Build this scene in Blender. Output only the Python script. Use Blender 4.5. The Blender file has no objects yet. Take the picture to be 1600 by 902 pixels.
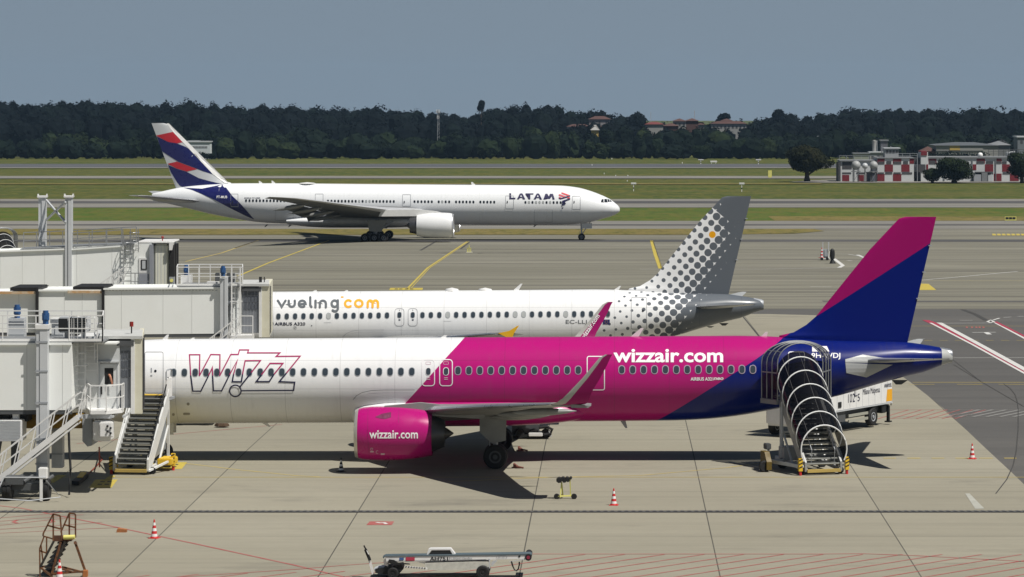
import bpy, bmesh, math, random
from mathutils import Vector, Matrix
from math import radians as R, sin, cos, pi, sqrt, atan2, asin
sc = bpy.context.scene
C = sc.collection
random.seed(7)

# ---------------------------------------------------------------- camera, world, sun, exposure
F, PX, PY, H = 5100.0, 960.0, 145.0, 18.0      # focal length and optical axis in photo pixels, eye height in metres
cam = bpy.data.objects.new('camera', bpy.data.cameras.new('camera'))
C.objects.link(cam); sc.camera = cam
cam.location = (0, 0, H); cam.rotation_euler = (R(90), 0, 0)
cam.data.sensor_width = 36; cam.data.lens = F/1600*36
cam.data.shift_x = -(PX-800)/1600; cam.data.shift_y = -(451-PY)/1600
cam.data.clip_start = 1; cam.data.clip_end = 20000
SUN = Vector((.465, -.34, 1)).normalized()
sun = bpy.data.objects.new('sun', bpy.data.lights.new('sun', 'SUN'))
C.objects.link(sun); sun.data.energy = 5.0; sun.data.angle = R(.53); sun.data.color = (1, .955, .88)
sun.rotation_euler = SUN.to_track_quat('Z', 'Y').to_euler(); sun.location = (0, 0, 60)
wo = bpy.data.worlds.new('World'); sc.world = wo; wo.use_nodes = True
wt = wo.node_tree; wt.nodes.clear()
sky = wt.nodes.new('ShaderNodeTexSky'); sky.sky_type = 'NISHITA'; sky.sun_disc = False
sky.sun_elevation = asin(SUN.z); sky.sun_rotation = atan2(SUN.x, SUN.y)
sky.air_density = 1.2; sky.dust_density = 1.0; sky.ozone_density = 2.0
# the murky grey-blue band of summer haze that lies along the horizon
tc = wt.nodes.new('ShaderNodeTexCoord'); sep = wt.nodes.new('ShaderNodeSeparateXYZ')
wt.links.new(tc.outputs['Generated'], sep.inputs[0])
rmp = wt.nodes.new('ShaderNodeValToRGB'); wt.links.new(sep.outputs['Z'], rmp.inputs[0])
e = rmp.color_ramp.elements
e[0].position = 0.0; e[0].color = (.276, .352, .432, 1)
e[1].position = .45; e[1].color = (1, 1, 1, 1)
n_ = e.new(.035); n_.color = (.270, .346, .428, 1)
mfac = wt.nodes.new('ShaderNodeMapRange'); mfac.inputs['From Min'].default_value = .04; mfac.inputs['From Max'].default_value = .14
mfac.interpolation_type = 'SMOOTHSTEP'
wt.links.new(sep.outputs['Z'], mfac.inputs['Value'])
hz = wt.nodes.new('ShaderNodeVectorMath'); hz.operation = 'SCALE'; hz.inputs['Scale'].default_value = 15.2
wt.links.new(rmp.outputs[0], hz.inputs[0])
mx = wt.nodes.new('ShaderNodeMix'); mx.data_type = 'RGBA'
wt.links.new(mfac.outputs[0], mx.inputs[0]); wt.links.new(hz.outputs[0], mx.inputs[6]); dim = wt.nodes.new('ShaderNodeVectorMath'); dim.operation = 'SCALE'; dim.inputs['Scale'].default_value = .62; wt.links.new(sky.outputs[0], dim.inputs[0]); wt.links.new(dim.outputs[0], mx.inputs[7])   # high haze veils the blue
bg = wt.nodes.new('ShaderNodeBackground'); bg.inputs['Strength'].default_value = .05
wt.links.new(mx.outputs[2], bg.inputs[0])
out = wt.nodes.new('ShaderNodeOutputWorld'); wt.links.new(bg.outputs[0], out.inputs[0])
sc.view_settings.view_transform = 'Standard'; sc.view_settings.look = 'None'
sc.view_settings.exposure = 0.0; sc.view_settings.gamma = 1
sc.render.engine = 'CYCLES'
try:
    sc.cycles.use_denoising = True; sc.cycles.max_bounces = 6; sc.cycles.transparent_max_bounces = 12
    sc.cycles.volume_bounces = 0; sc.cycles.caustics_reflective = False; sc.cycles.caustics_refractive = False
except Exception: pass

# ---------------------------------------------------------------- helpers
PROF = [(-1e5, 0), (165, 0), (206, -.30), (515, -5.3), (1500, -12.3), (4000, -25), (1e5, -25)]
def gz(Y):
    for (a, za), (b, zb) in zip(PROF, PROF[1:]):
        if Y <= b: return za+(zb-za)*(Y-a)/(b-a)
    return -25
def G(px, py):                      # the ground point a pixel of the photo looks at
    Y = F*H/(py-PY)
    for _ in range(40): Y = .5*Y+.5*F*(H-gz(Y))/(py-PY)
    return Vector(((px-PX)*Y/F, Y, gz(Y)))
def P(px, py, Y): return Vector(((px-PX)*Y/F, Y, H-(py-PY)*Y/F))
def XX(px, Y): return (px-PX)*Y/F
def ZZ(py, Y): return H-(py-PY)*Y/F

WL = {}
def wloc(o): return WL.get(o.name, Vector((0, 0, 0))) if o else Vector((0, 0, 0))
def tagp(o, label=None, cat=None, group=None, kind=None):
    if label: o['label'] = label
    if cat: o['category'] = cat
    if group: o['group'] = group
    if kind: o['kind'] = kind
    return o
def thing(name, label, cat, loc=(0, 0, 0), group=None):
    o = bpy.data.objects.new(name, None); C.objects.link(o); o.location = loc; o.empty_display_size = .5
    WL[o.name] = Vector(loc)
    return tagp(o, label, cat, group)
def copy_tree(o, parent=None):
    c = o.copy(); C.objects.link(c); c.parent = parent
    for ch in o.children: copy_tree(ch, c)
    return c
def link_mesh(name, me, parent=None, loc=None):
    o = bpy.data.objects.new(name, me); C.objects.link(o)
    if parent: o.parent = parent
    if loc is not None:
        o.location = Vector(loc)-wloc(parent); WL[o.name] = Vector(loc)
    else: WL[o.name] = wloc(parent).copy()
    return o

class MB:
    def __init__(s): s.v = []; s.f = []; s.m = []; s.mi = 0
    def add(s, vs, fs, mi=None):
        b = len(s.v); s.v += [Vector(p) for p in vs]
        s.f += [tuple(i+b for i in f) for f in fs]; s.m += [s.mi if mi is None else mi]*len(fs)
        return s
    def box(s, x0, x1, y0, y1, z0, z1, mi=None):
        if x0 > x1: x0, x1 = x1, x0
        if y0 > y1: y0, y1 = y1, y0
        if z0 > z1: z0, z1 = z1, z0
        return s.add([(x0,y0,z0),(x1,y0,z0),(x1,y1,z0),(x0,y1,z0),(x0,y0,z1),(x1,y0,z1),(x1,y1,z1),(x0,y1,z1)],
              [(0,3,2,1),(4,5,6,7),(0,1,5,4),(1,2,6,5),(2,3,7,6),(3,0,4,7)], mi)
    def bbox(s, x0, x1, y0, y1, z0, z1, b=.03, mi=None):       # box with chamfered edges
        if x0 > x1: x0, x1 = x1, x0
        if y0 > y1: y0, y1 = y1, y0
        bm = bmesh.new(); bmesh.ops.create_cube(bm, size=1)
        for v in bm.verts: v.co = Vector(((x0+x1)/2+v.co.x*(x1-x0), (y0+y1)/2+v.co.y*(y1-y0), (z0+z1)/2+v.co.z*(z1-z0)))
        bmesh.ops.bevel(bm, geom=bm.edges[:], offset=b, segments=2, affect='EDGES')
        bm.verts.index_update()
        s.add([v.co.copy() for v in bm.verts], [[v.index for v in f.verts] for f in bm.faces], mi); bm.free()
        return s
    def bar(s, p, q, w, h=None, mi=None):
        p, q = Vector(p), Vector(q); h = h or w; d = (q-p)
        if d.length < 1e-6: return s
        d.normalize(); up = Vector((0, 0, 1)) if abs(d.z) < .95 else Vector((0, 1, 0))
        a = d.cross(up).normalized()*w/2; b = a.cross(d).normalized()*h/2
        vs = [p-a-b, p+a-b, p+a+b, p-a+b, q-a-b, q+a-b, q+a+b, q-a+b]
        return s.add(vs, [(0,1,2,3),(7,6,5,4),(0,4,5,1),(1,5,6,2),(2,6,7,3),(3,7,4,0)], mi)
    def tube(s, pts, r, n=6, mi=None, closed=False):
        pts = [Vector(p) for p in pts]; m = len(pts); rings = []
        for i, p in enumerate(pts):
            if closed: d = pts[(i+1) % m]-pts[i-1]
            else: d = (pts[min(i+1, m-1)]-pts[max(i-1, 0)])
            d.normalize(); up = Vector((0, 0, 1)) if abs(d.z) < .9 else Vector((0, 1, 0))
            a = d.cross(up).normalized(); b = a.cross(d)
            rings.append([p+(a*cos(2*pi*k/n)+b*sin(2*pi*k/n))*r for k in range(n)])
        vs = [v for rg in rings for v in rg]; fs = []
        for i in range(m if closed else m-1):
            j = (i+1) % m
            for k in range(n): fs.append((i*n+k, i*n+(k+1) % n, j*n+(k+1) % n, j*n+k))
        if not closed: fs += [tuple(range(n))[::-1], tuple((m-1)*n+k for k in range(n))]
        return s.add(vs, fs, mi)
    def cyl(s, p, q, r0, r1=None, n=20, mi=None): return s.lathe(p, (Vector(q)-Vector(p)), [(0, 0), (0, r0), (1, r0 if r1 is None else r1), (1, 0)], n, mi)
    def lathe(s, o, axis, prof, n=24, mi=None):    # prof: (t along axis vector, radius)
        o = Vector(o); ax = Vector(axis); d = ax.normalized()
        up = Vector((0, 0, 1)) if abs(d.z) < .9 else Vector((1, 0, 0))
        a = d.cross(up).normalized(); b = a.cross(d); vs = []; fs = []
        for t, r in prof:
            for k in range(n): vs.append(o+ax*t+(a*cos(2*pi*k/n)+b*sin(2*pi*k/n))*max(r, 1e-4))
        for i in range(len(prof)-1):
            for k in range(n): fs.append((i*n+k, i*n+(k+1) % n, (i+1)*n+(k+1) % n, (i+1)*n+k))
        return s.add(vs, fs, mi)
    def prism(s, poly, fn, d0, d1, mi=None):        # poly of 2-D points, fn(u, v, d) -> 3-D
        n = len(poly); vs = [fn(u, v, d0) for u, v in poly]+[fn(u, v, d1) for u, v in poly]
        fs = [tuple(range(n)), tuple(range(2*n-1, n-1, -1))]+[(i, i+n, (i+1) % n+n, (i+1) % n) for i in range(n)]
        return s.add(vs, fs, mi)
    def sphere(s, c, r, n=14, mi=None, sz=1):
        prof = [(-cos(pi*i/n)*sz, sin(pi*i/n)*r) for i in range(n+1)]
        return s.lathe(c, (0, 0, r), prof, n*2, mi)
    def build(s, name, mats, parent=None, loc=None, smooth=32):
        me = bpy.data.meshes.new(name); b = Vector(loc) if loc is not None else wloc(parent)
        me.from_pydata([v-b for v in s.v], [], s.f)
        if not isinstance(mats, (list, tuple)): mats = [mats]
        for m in mats: me.materials.append(m)
        me.polygons.foreach_set('material_index', s.m)
        bm = bmesh.new(); bm.from_mesh(me); [bm.verts.remove(v) for v in [v for v in bm.verts if not v.link_faces]]; bmesh.ops.recalc_face_normals(bm, faces=bm.faces); bm.to_mesh(me); bm.free()
        if smooth:
            me.polygons.foreach_set('use_smooth', [True]*len(me.polygons))
            me.set_sharp_from_angle(angle=R(smooth))
        me.update()
        return link_mesh(name, me, parent, loc)

# ---------------------------------------------------------------- materials
MATS = {}
class NT:
    def __init__(s, name):
        s.mat = bpy.data.materials.new(name); s.mat.use_nodes = True; s.t = s.mat.node_tree; s.t.nodes.clear()
        s.o = s.t.nodes.new('ShaderNodeOutputMaterial'); s.p = s.t.nodes.new('ShaderNodeBsdfPrincipled')
        s.t.links.new(s.p.outputs[0], s.o.inputs[0])
    def n(s, ty, **kw):
        nd = s.t.nodes.new('ShaderNode'+ty)
        for k, v in kw.items(): setattr(nd, k, v)
        return nd
    def set(s, nd, i, v):
        if isinstance(v, bpy.types.NodeSocket): s.t.links.new(v, nd.inputs[i])
        else: nd.inputs[i].default_value = v
    def m(s, op, a, b=0.0, c=None):
        nd = s.n('Math', operation=op); s.set(nd, 0, a); s.set(nd, 1, b)
        if c is not None: s.set(nd, 2, c)
        return nd.outputs[0]
    def mix(s, f, a, b, bt='MIX'):
        nd = s.n('Mix', data_type='RGBA', blend_type=bt); s.set(nd, 0, f)
        for i, v in ((6, a), (7, b)): s.set(nd, i, v if isinstance(v, bpy.types.NodeSocket) else (*v, 1))
        return nd.outputs[2]
    def noise(s, co, scale, detail=4, rough=.55, stretch=None):
        nd = s.n('TexNoise'); nd.inputs['Scale'].default_value = scale; nd.inputs['Detail'].default_value = detail
        nd.inputs['Roughness'].default_value = rough
        if stretch:
            mp = s.n('Mapping'); mp.inputs['Scale'].default_value = stretch; s.t.links.new(co, mp.inputs[0]); co = mp.outputs[0]
        s.t.links.new(co, nd.inputs['Vector']); return nd.outputs[0]
    def ramp(s, v, stops):
        nd = s.n('ValToRGB'); s.t.links.new(v, nd.inputs[0]); el = nd.color_ramp.elements
        while len(el) > 1: el.remove(el[-1])
        el[0].position = stops[0][0]; el[0].color = (*stops[0][1], 1)
        for p, c in stops[1:]: q = el.new(p); q.color = (*c, 1)
        return nd.outputs[0]
    def mr(s, v, a, b, c=0.0, d=1.0):
        nd = s.n('MapRange'); s.set(nd, 0, v)
        for i, q in enumerate((a, b, c, d)): nd.inputs[i+1].default_value = q
        return nd.outputs[0]
    def geo(s): return s.n('NewGeometry').outputs['Position']
    def obj(s): return s.n('TexCoord').outputs['Object']
    def xyz(s, co):
        nd = s.n('SeparateXYZ'); s.t.links.new(co, nd.inputs[0]); return nd.outputs
    def col(s, v):
        s.set(s.p, 'Base Color', v if isinstance(v, bpy.types.NodeSocket) else (*v, 1)); return s
def mat(name, col, rough=.5, metal=0.0, dirt=.12, scale=1.5, coat=0.0, spec=.5, stretch=None, tint=None):
    if name in MATS: return MATS[name]
    t = NT(name); co = t.obj()
    n1 = t.noise(co, scale, 5, .6, stretch); f = t.mr(n1, .35, .72, 0, 1)
    d = tint or tuple(c*.55 for c in col)
    t.col(t.mix(t.m('MULTIPLY', f, dirt), col, d))
    t.p.inputs['Roughness'].default_value = rough; t.p.inputs['Metallic'].default_value = metal
    t.p.inputs['Coat Weight'].default_value = coat; t.p.inputs['Specular IOR Level'].default_value = spec
    if rough > .25: t.set(t.p, 'Roughness', t.mr(n1, .3, .7, max(rough-.08, .05), min(rough+.1, 1)))
    MATS[name] = t.mat; return t.mat
WHITE = mat('bridge white paint', (.88, .90, .88), .5, dirt=.10, scale=.8, tint=(.55, .53, .44))
WPAINT = mat('white paint', (.78, .78, .77), .4, dirt=.2, scale=2)
CREAM = mat('cream paint', (.70, .68, .55), .5, dirt=.3, tint=(.5, .45, .3))
GREY = mat('grey steel', (.36, .38, .41), .5, .2)
RIB = mat('grey shutter', (.27, .285, .32), .5)
DGREY = mat('dark grey', (.08, .085, .09), .55)
GALV = mat('galvanised steel', (.32, .33, .34), .45, .5)
BLACK = mat('black rubber', (.012, .012, .013), .75)
DARK = mat('dark void', (.01, .011, .012), .6)
GLASSD = mat('dark glass', (.015, .018, .024), .12, spec=.6, dirt=0)
BLUEM = mat('motor blue', (.03, .10, .26), .45)
YEL = mat('yellow paint', (.72, .47, .03), .5)
PYEL = mat('pale yellow paint', (.72, .68, .20), .5)
RED = mat('red paint', (.55, .03, .03), .5)
ORANGE = mat('orange paint', (.55, .16, .03), .5)
RUST = mat('rusty steel', (.19, .075, .025), .8, dirt=1.0, scale=9, tint=(.05, .03, .02))
ALU = mat('aluminium', (.62, .63, .65), .32, .85, dirt=.1)
SILVER = mat('grey aircraft paint', (.46, .475, .48), .35, .2, dirt=.3)
WINGG = mat('wing grey', (.27, .275, .27), .4, .1, dirt=.35)
NAVY = mat('navy paint', (.008, .010, .085), .3, coat=.4)
TXW = mat('lettering white', (.85, .85, .85), .4, dirt=0)
TXG = mat('lettering grey', (.115, .13, .145), .4, dirt=0)
TXD = mat('lettering dark', (.02, .022, .05), .4, dirt=0)
TXY = mat('lettering amber', (.82, .40, .02), .4, dirt=0)
LINE = mat('panel line grey', (.30, .31, .33), .5, dirt=0)
LINEW = mat('outline white', (.80, .78, .80), .4, dirt=0)
CORAL = mat('coral red', (.62, .03, .05), .4, dirt=0)
LGREY = mat('light grey paint', (.50, .52, .54), .4)

# ---------------------------------------------------------------- 2-D shapes and decals
def ribbon(pts, w, closed=False, lim=3.0):
    n = len(pts); L = []; Rr = []
    V2 = [Vector(p) for p in pts]
    for i in range(n):
        a = V2[i-1] if (closed or i > 0) else None; b = V2[(i+1) % n] if (closed or i < n-1) else None
        d1 = (V2[i]-a).normalized() if a is not None else (b-V2[i]).normalized()
        d2 = (b-V2[i]).normalized() if b is not None else d1
        n1 = Vector((-d1.y, d1.x)); n2 = Vector((-d2.y, d2.x)); m_ = n1+n2
        if m_.length < 1e-4: m_ = n1
        m_.normalize(); k = min(1/max(m_.dot(n1), 1e-3), lim)
        L.append(V2[i]+m_*k*w/2); Rr.append(V2[i]-m_*k*w/2)
    return [[tuple(L[i]), tuple(L[(i+1) % n]), tuple(Rr[(i+1) % n]), tuple(Rr[i])] for i in range(n if closed else n-1)]
def disc(x, y, r, n=16): return [(x+r*cos(2*pi*k/n), y+r*sin(2*pi*k/n)) for k in range(n)]
def arc(x, y, rx, a0, a1, n=14, ry=None):
    ry = ry or rx
    return [(x+rx*cos(R(a0+(a1-a0)*k/n)), y-ry*sin(R(a0+(a1-a0)*k/n))) for k in range(n+1)]
def rrect(x0, y0, x1, y1, r, n=4):
    o = []
    for cx, cy, a in ((x1-r, y0+r, -90), (x1-r, y1-r, 0), (x0+r, y1-r, 90), (x0+r, y0+r, 180)):
        o += [(cx+r*cos(R(a+90*k/n)), cy+r*sin(R(a+90*k/n))) for k in range(n+1)]
    return o
_tc = {}
def text_polys(s, bold=0.0):
    key = (s, bold)
    if key not in _tc:
        cu = bpy.data.curves.new('lettering', 'FONT'); cu.body = s; cu.offset = bold; cu.resolution_u = 3; cu.fill_mode = 'FRONT'
        ob = bpy.data.objects.new('lettering', cu); me = bpy.data.meshes.new_from_object(ob)
        vs = [v.co.copy() for v in me.vertices]
        x0 = min(v.x for v in vs); x1 = max(v.x for v in vs); y0 = min(v.y for v in vs); y1 = max(v.y for v in vs)
        _tc[key] = [[((vs[i].x-x0)/(x1-x0), 1-(vs[i].y-y0)/(y1-y0)) for i in p.vertices] for p in me.polygons]
        bpy.data.objects.remove(ob); bpy.data.curves.remove(cu); bpy.data.meshes.remove(me)
    return _tc[key]
def text_rect(s, x0, y0, x1, y1, bold=0.0, shear=0.0):
    return [[(x0+u*(x1-x0)+shear*(1-v)*(y1-y0), y0+v*(y1-y0)) for u, v in p] for p in text_polys(s, bold)]
def text_aff(s, o, U, V, bold=0.0):          # o: top-left, U: along the line, V: down
    return [[(o[0]+u*U[0]+v*V[0], o[1]+u*U[1]+v*V[1]) for u, v in p] for p in text_polys(s, bold)]
def decal(name, shapes, surf, mats, parent, step=6.0, eps=.012, inc=0.0, loc=None):
    """shapes in photo pixels, laid on the surface Y = surf(X, z)."""
    mb = MB()
    for i, poly in enumerate(shapes):
        bm = bmesh.new(); vs = [bm.verts.new((p[0], p[1], 0)) for p in poly]
        try: fc = bm.faces.new(vs)
        except Exception: bm.free(); continue
        if len(vs) > 4: bmesh.ops.triangulate(bm, faces=[fc])
        for ax in (0, 1):
            lo = min(p[ax] for p in poly); hi = max(p[ax] for p in poly); k = math.ceil(lo/step)*step
            while k < hi:
                nn = (1, 0, 0) if ax == 0 else (0, 1, 0); co = (k, 0, 0) if ax == 0 else (0, k, 0)
                bmesh.ops.bisect_plane(bm, geom=bm.verts[:]+bm.edges[:]+bm.faces[:], plane_co=co, plane_no=nn); k += step
        bm.verts.index_update(); pts = []
        for v in bm.verts:
            Y = surf(None, None)
            for _ in range(5): Y = surf((v.co.x-PX)*Y/F, H-(v.co.y-PY)*Y/F)
            Y -= eps+inc*i; pts.append(P(v.co.x, v.co.y, Y))
        mb.add(pts, [[v.index for v in f.verts] for f in bm.faces]); bm.free()
    return mb.build(name, mats, parent, loc=loc, smooth=0)
def decals(name, shapes, surf, mats, parent, **kw):      # one part per separate mark
    for s_ in shapes: decal(name, [s_], surf, mats, parent, **kw)
def flat(Y): return lambda X, z: Y

# ---------------------------------------------------------------- aircraft
def pchip(xs, ys):
    n = len(xs); h = [xs[i+1]-xs[i] for i in range(n-1)]; d = [(ys[i+1]-ys[i])/h[i] for i in range(n-1)]
    m = [d[0]]+[0 if d[i-1]*d[i] <= 0 else 2*d[i-1]*d[i]/(d[i-1]+d[i]) for i in range(1, n-1)]+[d[-1]]
    def f(x):
        if x <= xs[0]: return ys[0]
        if x >= xs[-1]: return ys[-1]
        i = 0
        while x > xs[i+1]: i += 1
        t = (x-xs[i])/h[i]; t2 = t*t; t3 = t2*t
        return (2*t3-3*t2+1)*ys[i]+(t3-2*t2+t)*h[i]*m[i]+(-2*t3+3*t2)*ys[i+1]+(t3-t2)*h[i]*m[i+1]
    return f
def lerp_tab(tab):
    tab = sorted(tab)
    def f(x):
        if x <= tab[0][0]: return tab[0][1]
        for (a, va), (b, vb) in zip(tab, tab[1:]):
            if x <= b: return va+(vb-va)*(x-a)/(b-a)
        return tab[-1][1]
    return f
class Fuse:
    def __init__(s, Yc, st):        # st: (X, ztop, zbot, halfwidth)
        st = sorted(st); xs = [q[0] for q in st]; s.Yc = Yc; s.x0, s.x1 = xs[0], xs[-1]
        s.top = pchip(xs, [q[1] for q in st]); s.bot = pchip(xs, [q[2] for q in st]); s.hw = pchip(xs, [q[3] for q in st])
        s.xs = xs
    def zc(s, X): return (s.top(X)+s.bot(X))/2
    def surf(s, X, z):
        if X is None: return s.Yc-2
        rz = (s.top(X)-s.bot(X))/2; u = (z-s.zc(X))/max(rz, .05)
        return s.Yc-s.hw(X)*sqrt(max(0, 1-u*u))
    def mesh(s, mb, n=56, dx=.6):
        xs = []; 
        for a, b in zip(s.xs, s.xs[1:]):
            k = max(1, math.ceil((b-a)/dx)); xs += [a+(b-a)*i/k for i in range(k)]
        xs.append(s.xs[-1]); vs = []; fs = []
        for X in xs:
            zc = s.zc(X); rz = (s.top(X)-s.bot(X))/2; hw = s.hw(X)
            for k in range(n):
                a = 2*pi*k/n; vs.append((X, s.Yc+hw*sin(a), zc+rz*cos(a)))
        m = len(xs)
        for i in range(m-1):
            for k in range(n): fs.append((i*n+k, i*n+(k+1) % n, (i+1)*n+(k+1) % n, (i+1)*n+k))
        fs += [tuple(range(n)), tuple((m-1)*n+k for k in range(n))[::-1]]
        mb.add(vs, fs); return mb
def naca(t, n=11):
    pts = []
    for i in range(n+1):
        u = (1-cos(pi*i/n))/2
        y = 5*t*(.2969*sqrt(u)-.126*u-.3516*u*u+.2843*u**3-.1036*u**4); pts.append((u, y))
    return pts
def airloft(secs, camber=.015, n=11, lemat=None, lefrac=.08):
    """secs: (LE point, TE point, thickness ratio, up vector); a closed lofted surface."""
    mb = MB(); N = 2*n; vs = []; fs = []; ms = []
    for le, te, t, up in secs:
        le, te, up = Vector(le), Vector(te), Vector(up).normalized(); c = (te-le).length; pr = naca(t, n)
        cm = lambda u: camber*4*u*(1-u)
        ring = [le.lerp(te, u)+up*c*(cm(u)+y) for u, y in pr]+[le.lerp(te, u)+up*c*(cm(u)-y) for u, y in pr[-2:0:-1]]
        vs += ring
    m = len(secs)
    us = [p[0] for p in naca(.1, n)]; us = us+us[-2:0:-1]
    for i in range(m-1):
        for k in range(N):
            k2 = (k+1) % N; fs.append((i*N+k, i*N+k2, (i+1)*N+k2, (i+1)*N+k))
            ms.append(1 if (lemat and (us[k]+us[k2])/2 < lefrac) else 0)
    fs += [tuple(range(N))[::-1], tuple((m-1)*N+k for k in range(N))]; ms += [0, 0]
    mb.v = [Vector(v) for v in vs]; mb.f = fs; mb.m = ms
    return mb
def wheel(root, X, Y, z, r, w, tyre=BLACK, rim=GREY, sub=True):
    mb = MB(); pr = [(-.5, r*.55), (-.5, r*.86), (-.38, r*.97), (0, r), (.38, r*.97), (.5, r*.86), (.5, r*.55)]
    mb.lathe((X, Y, z), (0, w, 0), pr, 28); mb.lathe((X, Y, z), (0, w, 0), [(-.42, 0), (-.42, r*.56)], 20); mb.lathe((X, Y, z), (0, w, 0), [(.42, 0), (.42, r*.56)], 20)
    o = mb.build('wheel', tyre, root)
    if sub:
        for s_ in (-1, 1):
            m2 = MB().lathe((X, Y, z), (0, w*s_, 0), [(.36, r*.54), (.47, r*.5), (.47, r*.42), (.40, r*.36), (.40, r*.2), (.5, r*.17), (.5, 0)], 20)
            if s_ < 0: m2.build('rim', rim, o)
    return o
def strut(root, X, Yc, z0, z1, r, name='landing_gear_leg', drag=None, m=LGREY):
    mb = MB(); mb.cyl((X, Yc, z0), (X, Yc, z0+(z1-z0)*.55), r*.75, n=14); mb.cyl((X, Yc, z0+(z1-z0)*.45), (X, Yc, z1), r, n=14)
    if drag: mb.bar((X, Yc, z0+.35), (X+drag, Yc, z1), r*.8)
    mb.bar((X-.28, Yc, z0+.5), (X-.28, Yc, z0+1.0), .05); mb.bar((X, Yc, z0+.2), (X-.3, Yc, z0+.5), .09)
    return mb.build(name, m, root)
def engine(root, Xf, Xb, Yc, zc, rmax, cowlm, dirn=1, lipr=.86, core=(.9, .55, .38), scoop=False, lipm=ALU):
    """Xf lip, Xb fan nozzle; dirn +1 when the aircraft's tail lies towards +X."""
    L = Xb-Xf; A = (L, 0, 0); o = (Xf, Yc, zc)
    cw = MB().lathe(o, A, [(.045, rmax*.925), (.10, rmax*.965), (.22, rmax*.995), (.40, rmax), (.60, rmax*.985), (.80, rmax*.93), (.93, rmax*.865), (1, rmax*.82), (1.0, rmax*.79), (.6, rmax*.80)], 48)
    c = cw.build('engine_cowl', cowlm, root)
    lp = MB().lathe(o, A, [(.047, rmax*.925), (.02, rmax*.90), (.003, rmax*.865), (0, rmax*.84), (.01, rmax*.805), (.05, rmax*.775), (.12, rmax*.77)], 48)
    lp.build('intake_lip', lipm, root)
    MB().lathe(o, A, [(.12, rmax*.77), (.35, rmax*.78), (.35, 0)], 36).build('intake_duct', DGREY, root)
    MB().lathe(o, A, [(.17, 0), (.2, rmax*.08), (.34, rmax*.25)], 24).build('spinner', GREY, root)
    mb = MB().lathe(o, A, [(.5, rmax*.6), (1.0, rmax*core[1]+.06), (1+core[0]*.26, rmax*core[2]+.04), (1+core[0]*.26, rmax*core[2]-.05), (.8, rmax*.3)], 32)
    mb.build('core_cowl', mat('core cowl metal', (.11, .11, .115), .4, .7), root)
    MB().lathe(o, A, [(1.1, rmax*core[2]*.7), (1+core[0]*.30, rmax*.2), (1+core[0]*.44, .03)], 24).build('exhaust_cone', mat('burnt metal', (.10, .095, .09), .45, .7), root)
    return c
def fin_mesh(Yc, le, te, zs, t0=.62, tf=.10):
    LEf, TEf = lerp_tab(le), lerp_tab(te); mb = MB(); n = 14; vs = []; fs = []
    pr = naca(1.0, n)
    def half(X, z):
        a, b = LEf(z), TEf(z); c = b-a
        if abs(c) < 1e-3: return 0
        u = min(max((X-a)/c, 0), 1); t = min(tf*abs(c), t0)
        return 5*t*(.2969*sqrt(u)-.126*u-.3516*u*u+.2843*u**3-.1036*u**4)
    for z in zs:
        a, b = LEf(z), TEf(z)
        ring = [(a+(b-a)*u, Yc-half(a+(b-a)*u, z), z) for u, _ in pr]+[(a+(b-a)*u, Yc+half(a+(b-a)*u, z), z) for u, _ in pr[-2:0:-1]]
        vs += ring
    N = 2*n; m = len(zs)
    for i in range(m-1):
        for k in range(N): fs.append((i*N+k, i*N+(k+1) % N, (i+1)*N+(k+1) % N, (i+1)*N+k))
    fs += [tuple(range(N)), tuple((m-1)*N+k for k in range(N))]
    mb.add(vs, fs)
    return mb, (lambda X, z: Yc if X is None else Yc-half(X, z))
def window_set(root, name, px_list, Y0_, fz, surf, w, h, mats, ring=.045, eps=.012, loc0=None):
    """one window mesh, copied to every place; a frame ring with its dark pane."""
    base = None; outl = []
    for px, py in px_list:
        Y = surf(None, None)
        for _ in range(5): Y = surf((px-PX)*Y/F, H-(py-PY)*Y/F)
        p = P(px, py, Y)
        if base is None:
            mb = MB(); r = w*.45
            def put(poly, e, mi):
                vs = [Vector((p.x+u, surf(p.x+u, p.z+v)-e, p.z+v)) for u, v in poly]; c = sum(vs, Vector())/len(vs)
                mb.add(vs+[c], [(i, (i+1) % len(vs), len(vs)) for i in range(len(vs))], mi)
            put(rrect(-w/2, -h/2, w/2, h/2, r, 4), eps+.006, 1)
            W2, H2 = w/2+ring, h/2+ring; put(rrect(-W2, -H2, W2, H2, r+ring, 4), eps, 0)
            o = mb.build(name, mats, root, loc=p, smooth=0); base = (o, p)
        else:
            o = base[0].copy(); C.objects.link(o); o.parent = root; o.location = p-wloc(root)
        outl.append(o)
    return outl
def blinds(ws, idx):       # cabin blinds pulled down behind some panes
    bl = mat('pulled blind', (.40, .42, .42), .5, dirt=0)
    for i in idx: ws[i].data = ws[i].data.copy(); ws[i].data.materials[1] = bl
def blade(root, px, py0, py1, Y, w=.35, lean=.25, name='antenna', m=WPAINT, top=True):
    X = XX(px, Y); z0, z1 = ZZ(py0, Y), ZZ(py1, Y)
    MB().prism([(X-w/2, z0), (X+w/2, z0), (X+lean+w*.35, z1), (X+lean, z1)], lambda u, v, d: (u, d, v), Y-.03, Y+.03).build(name, m, root)

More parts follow.
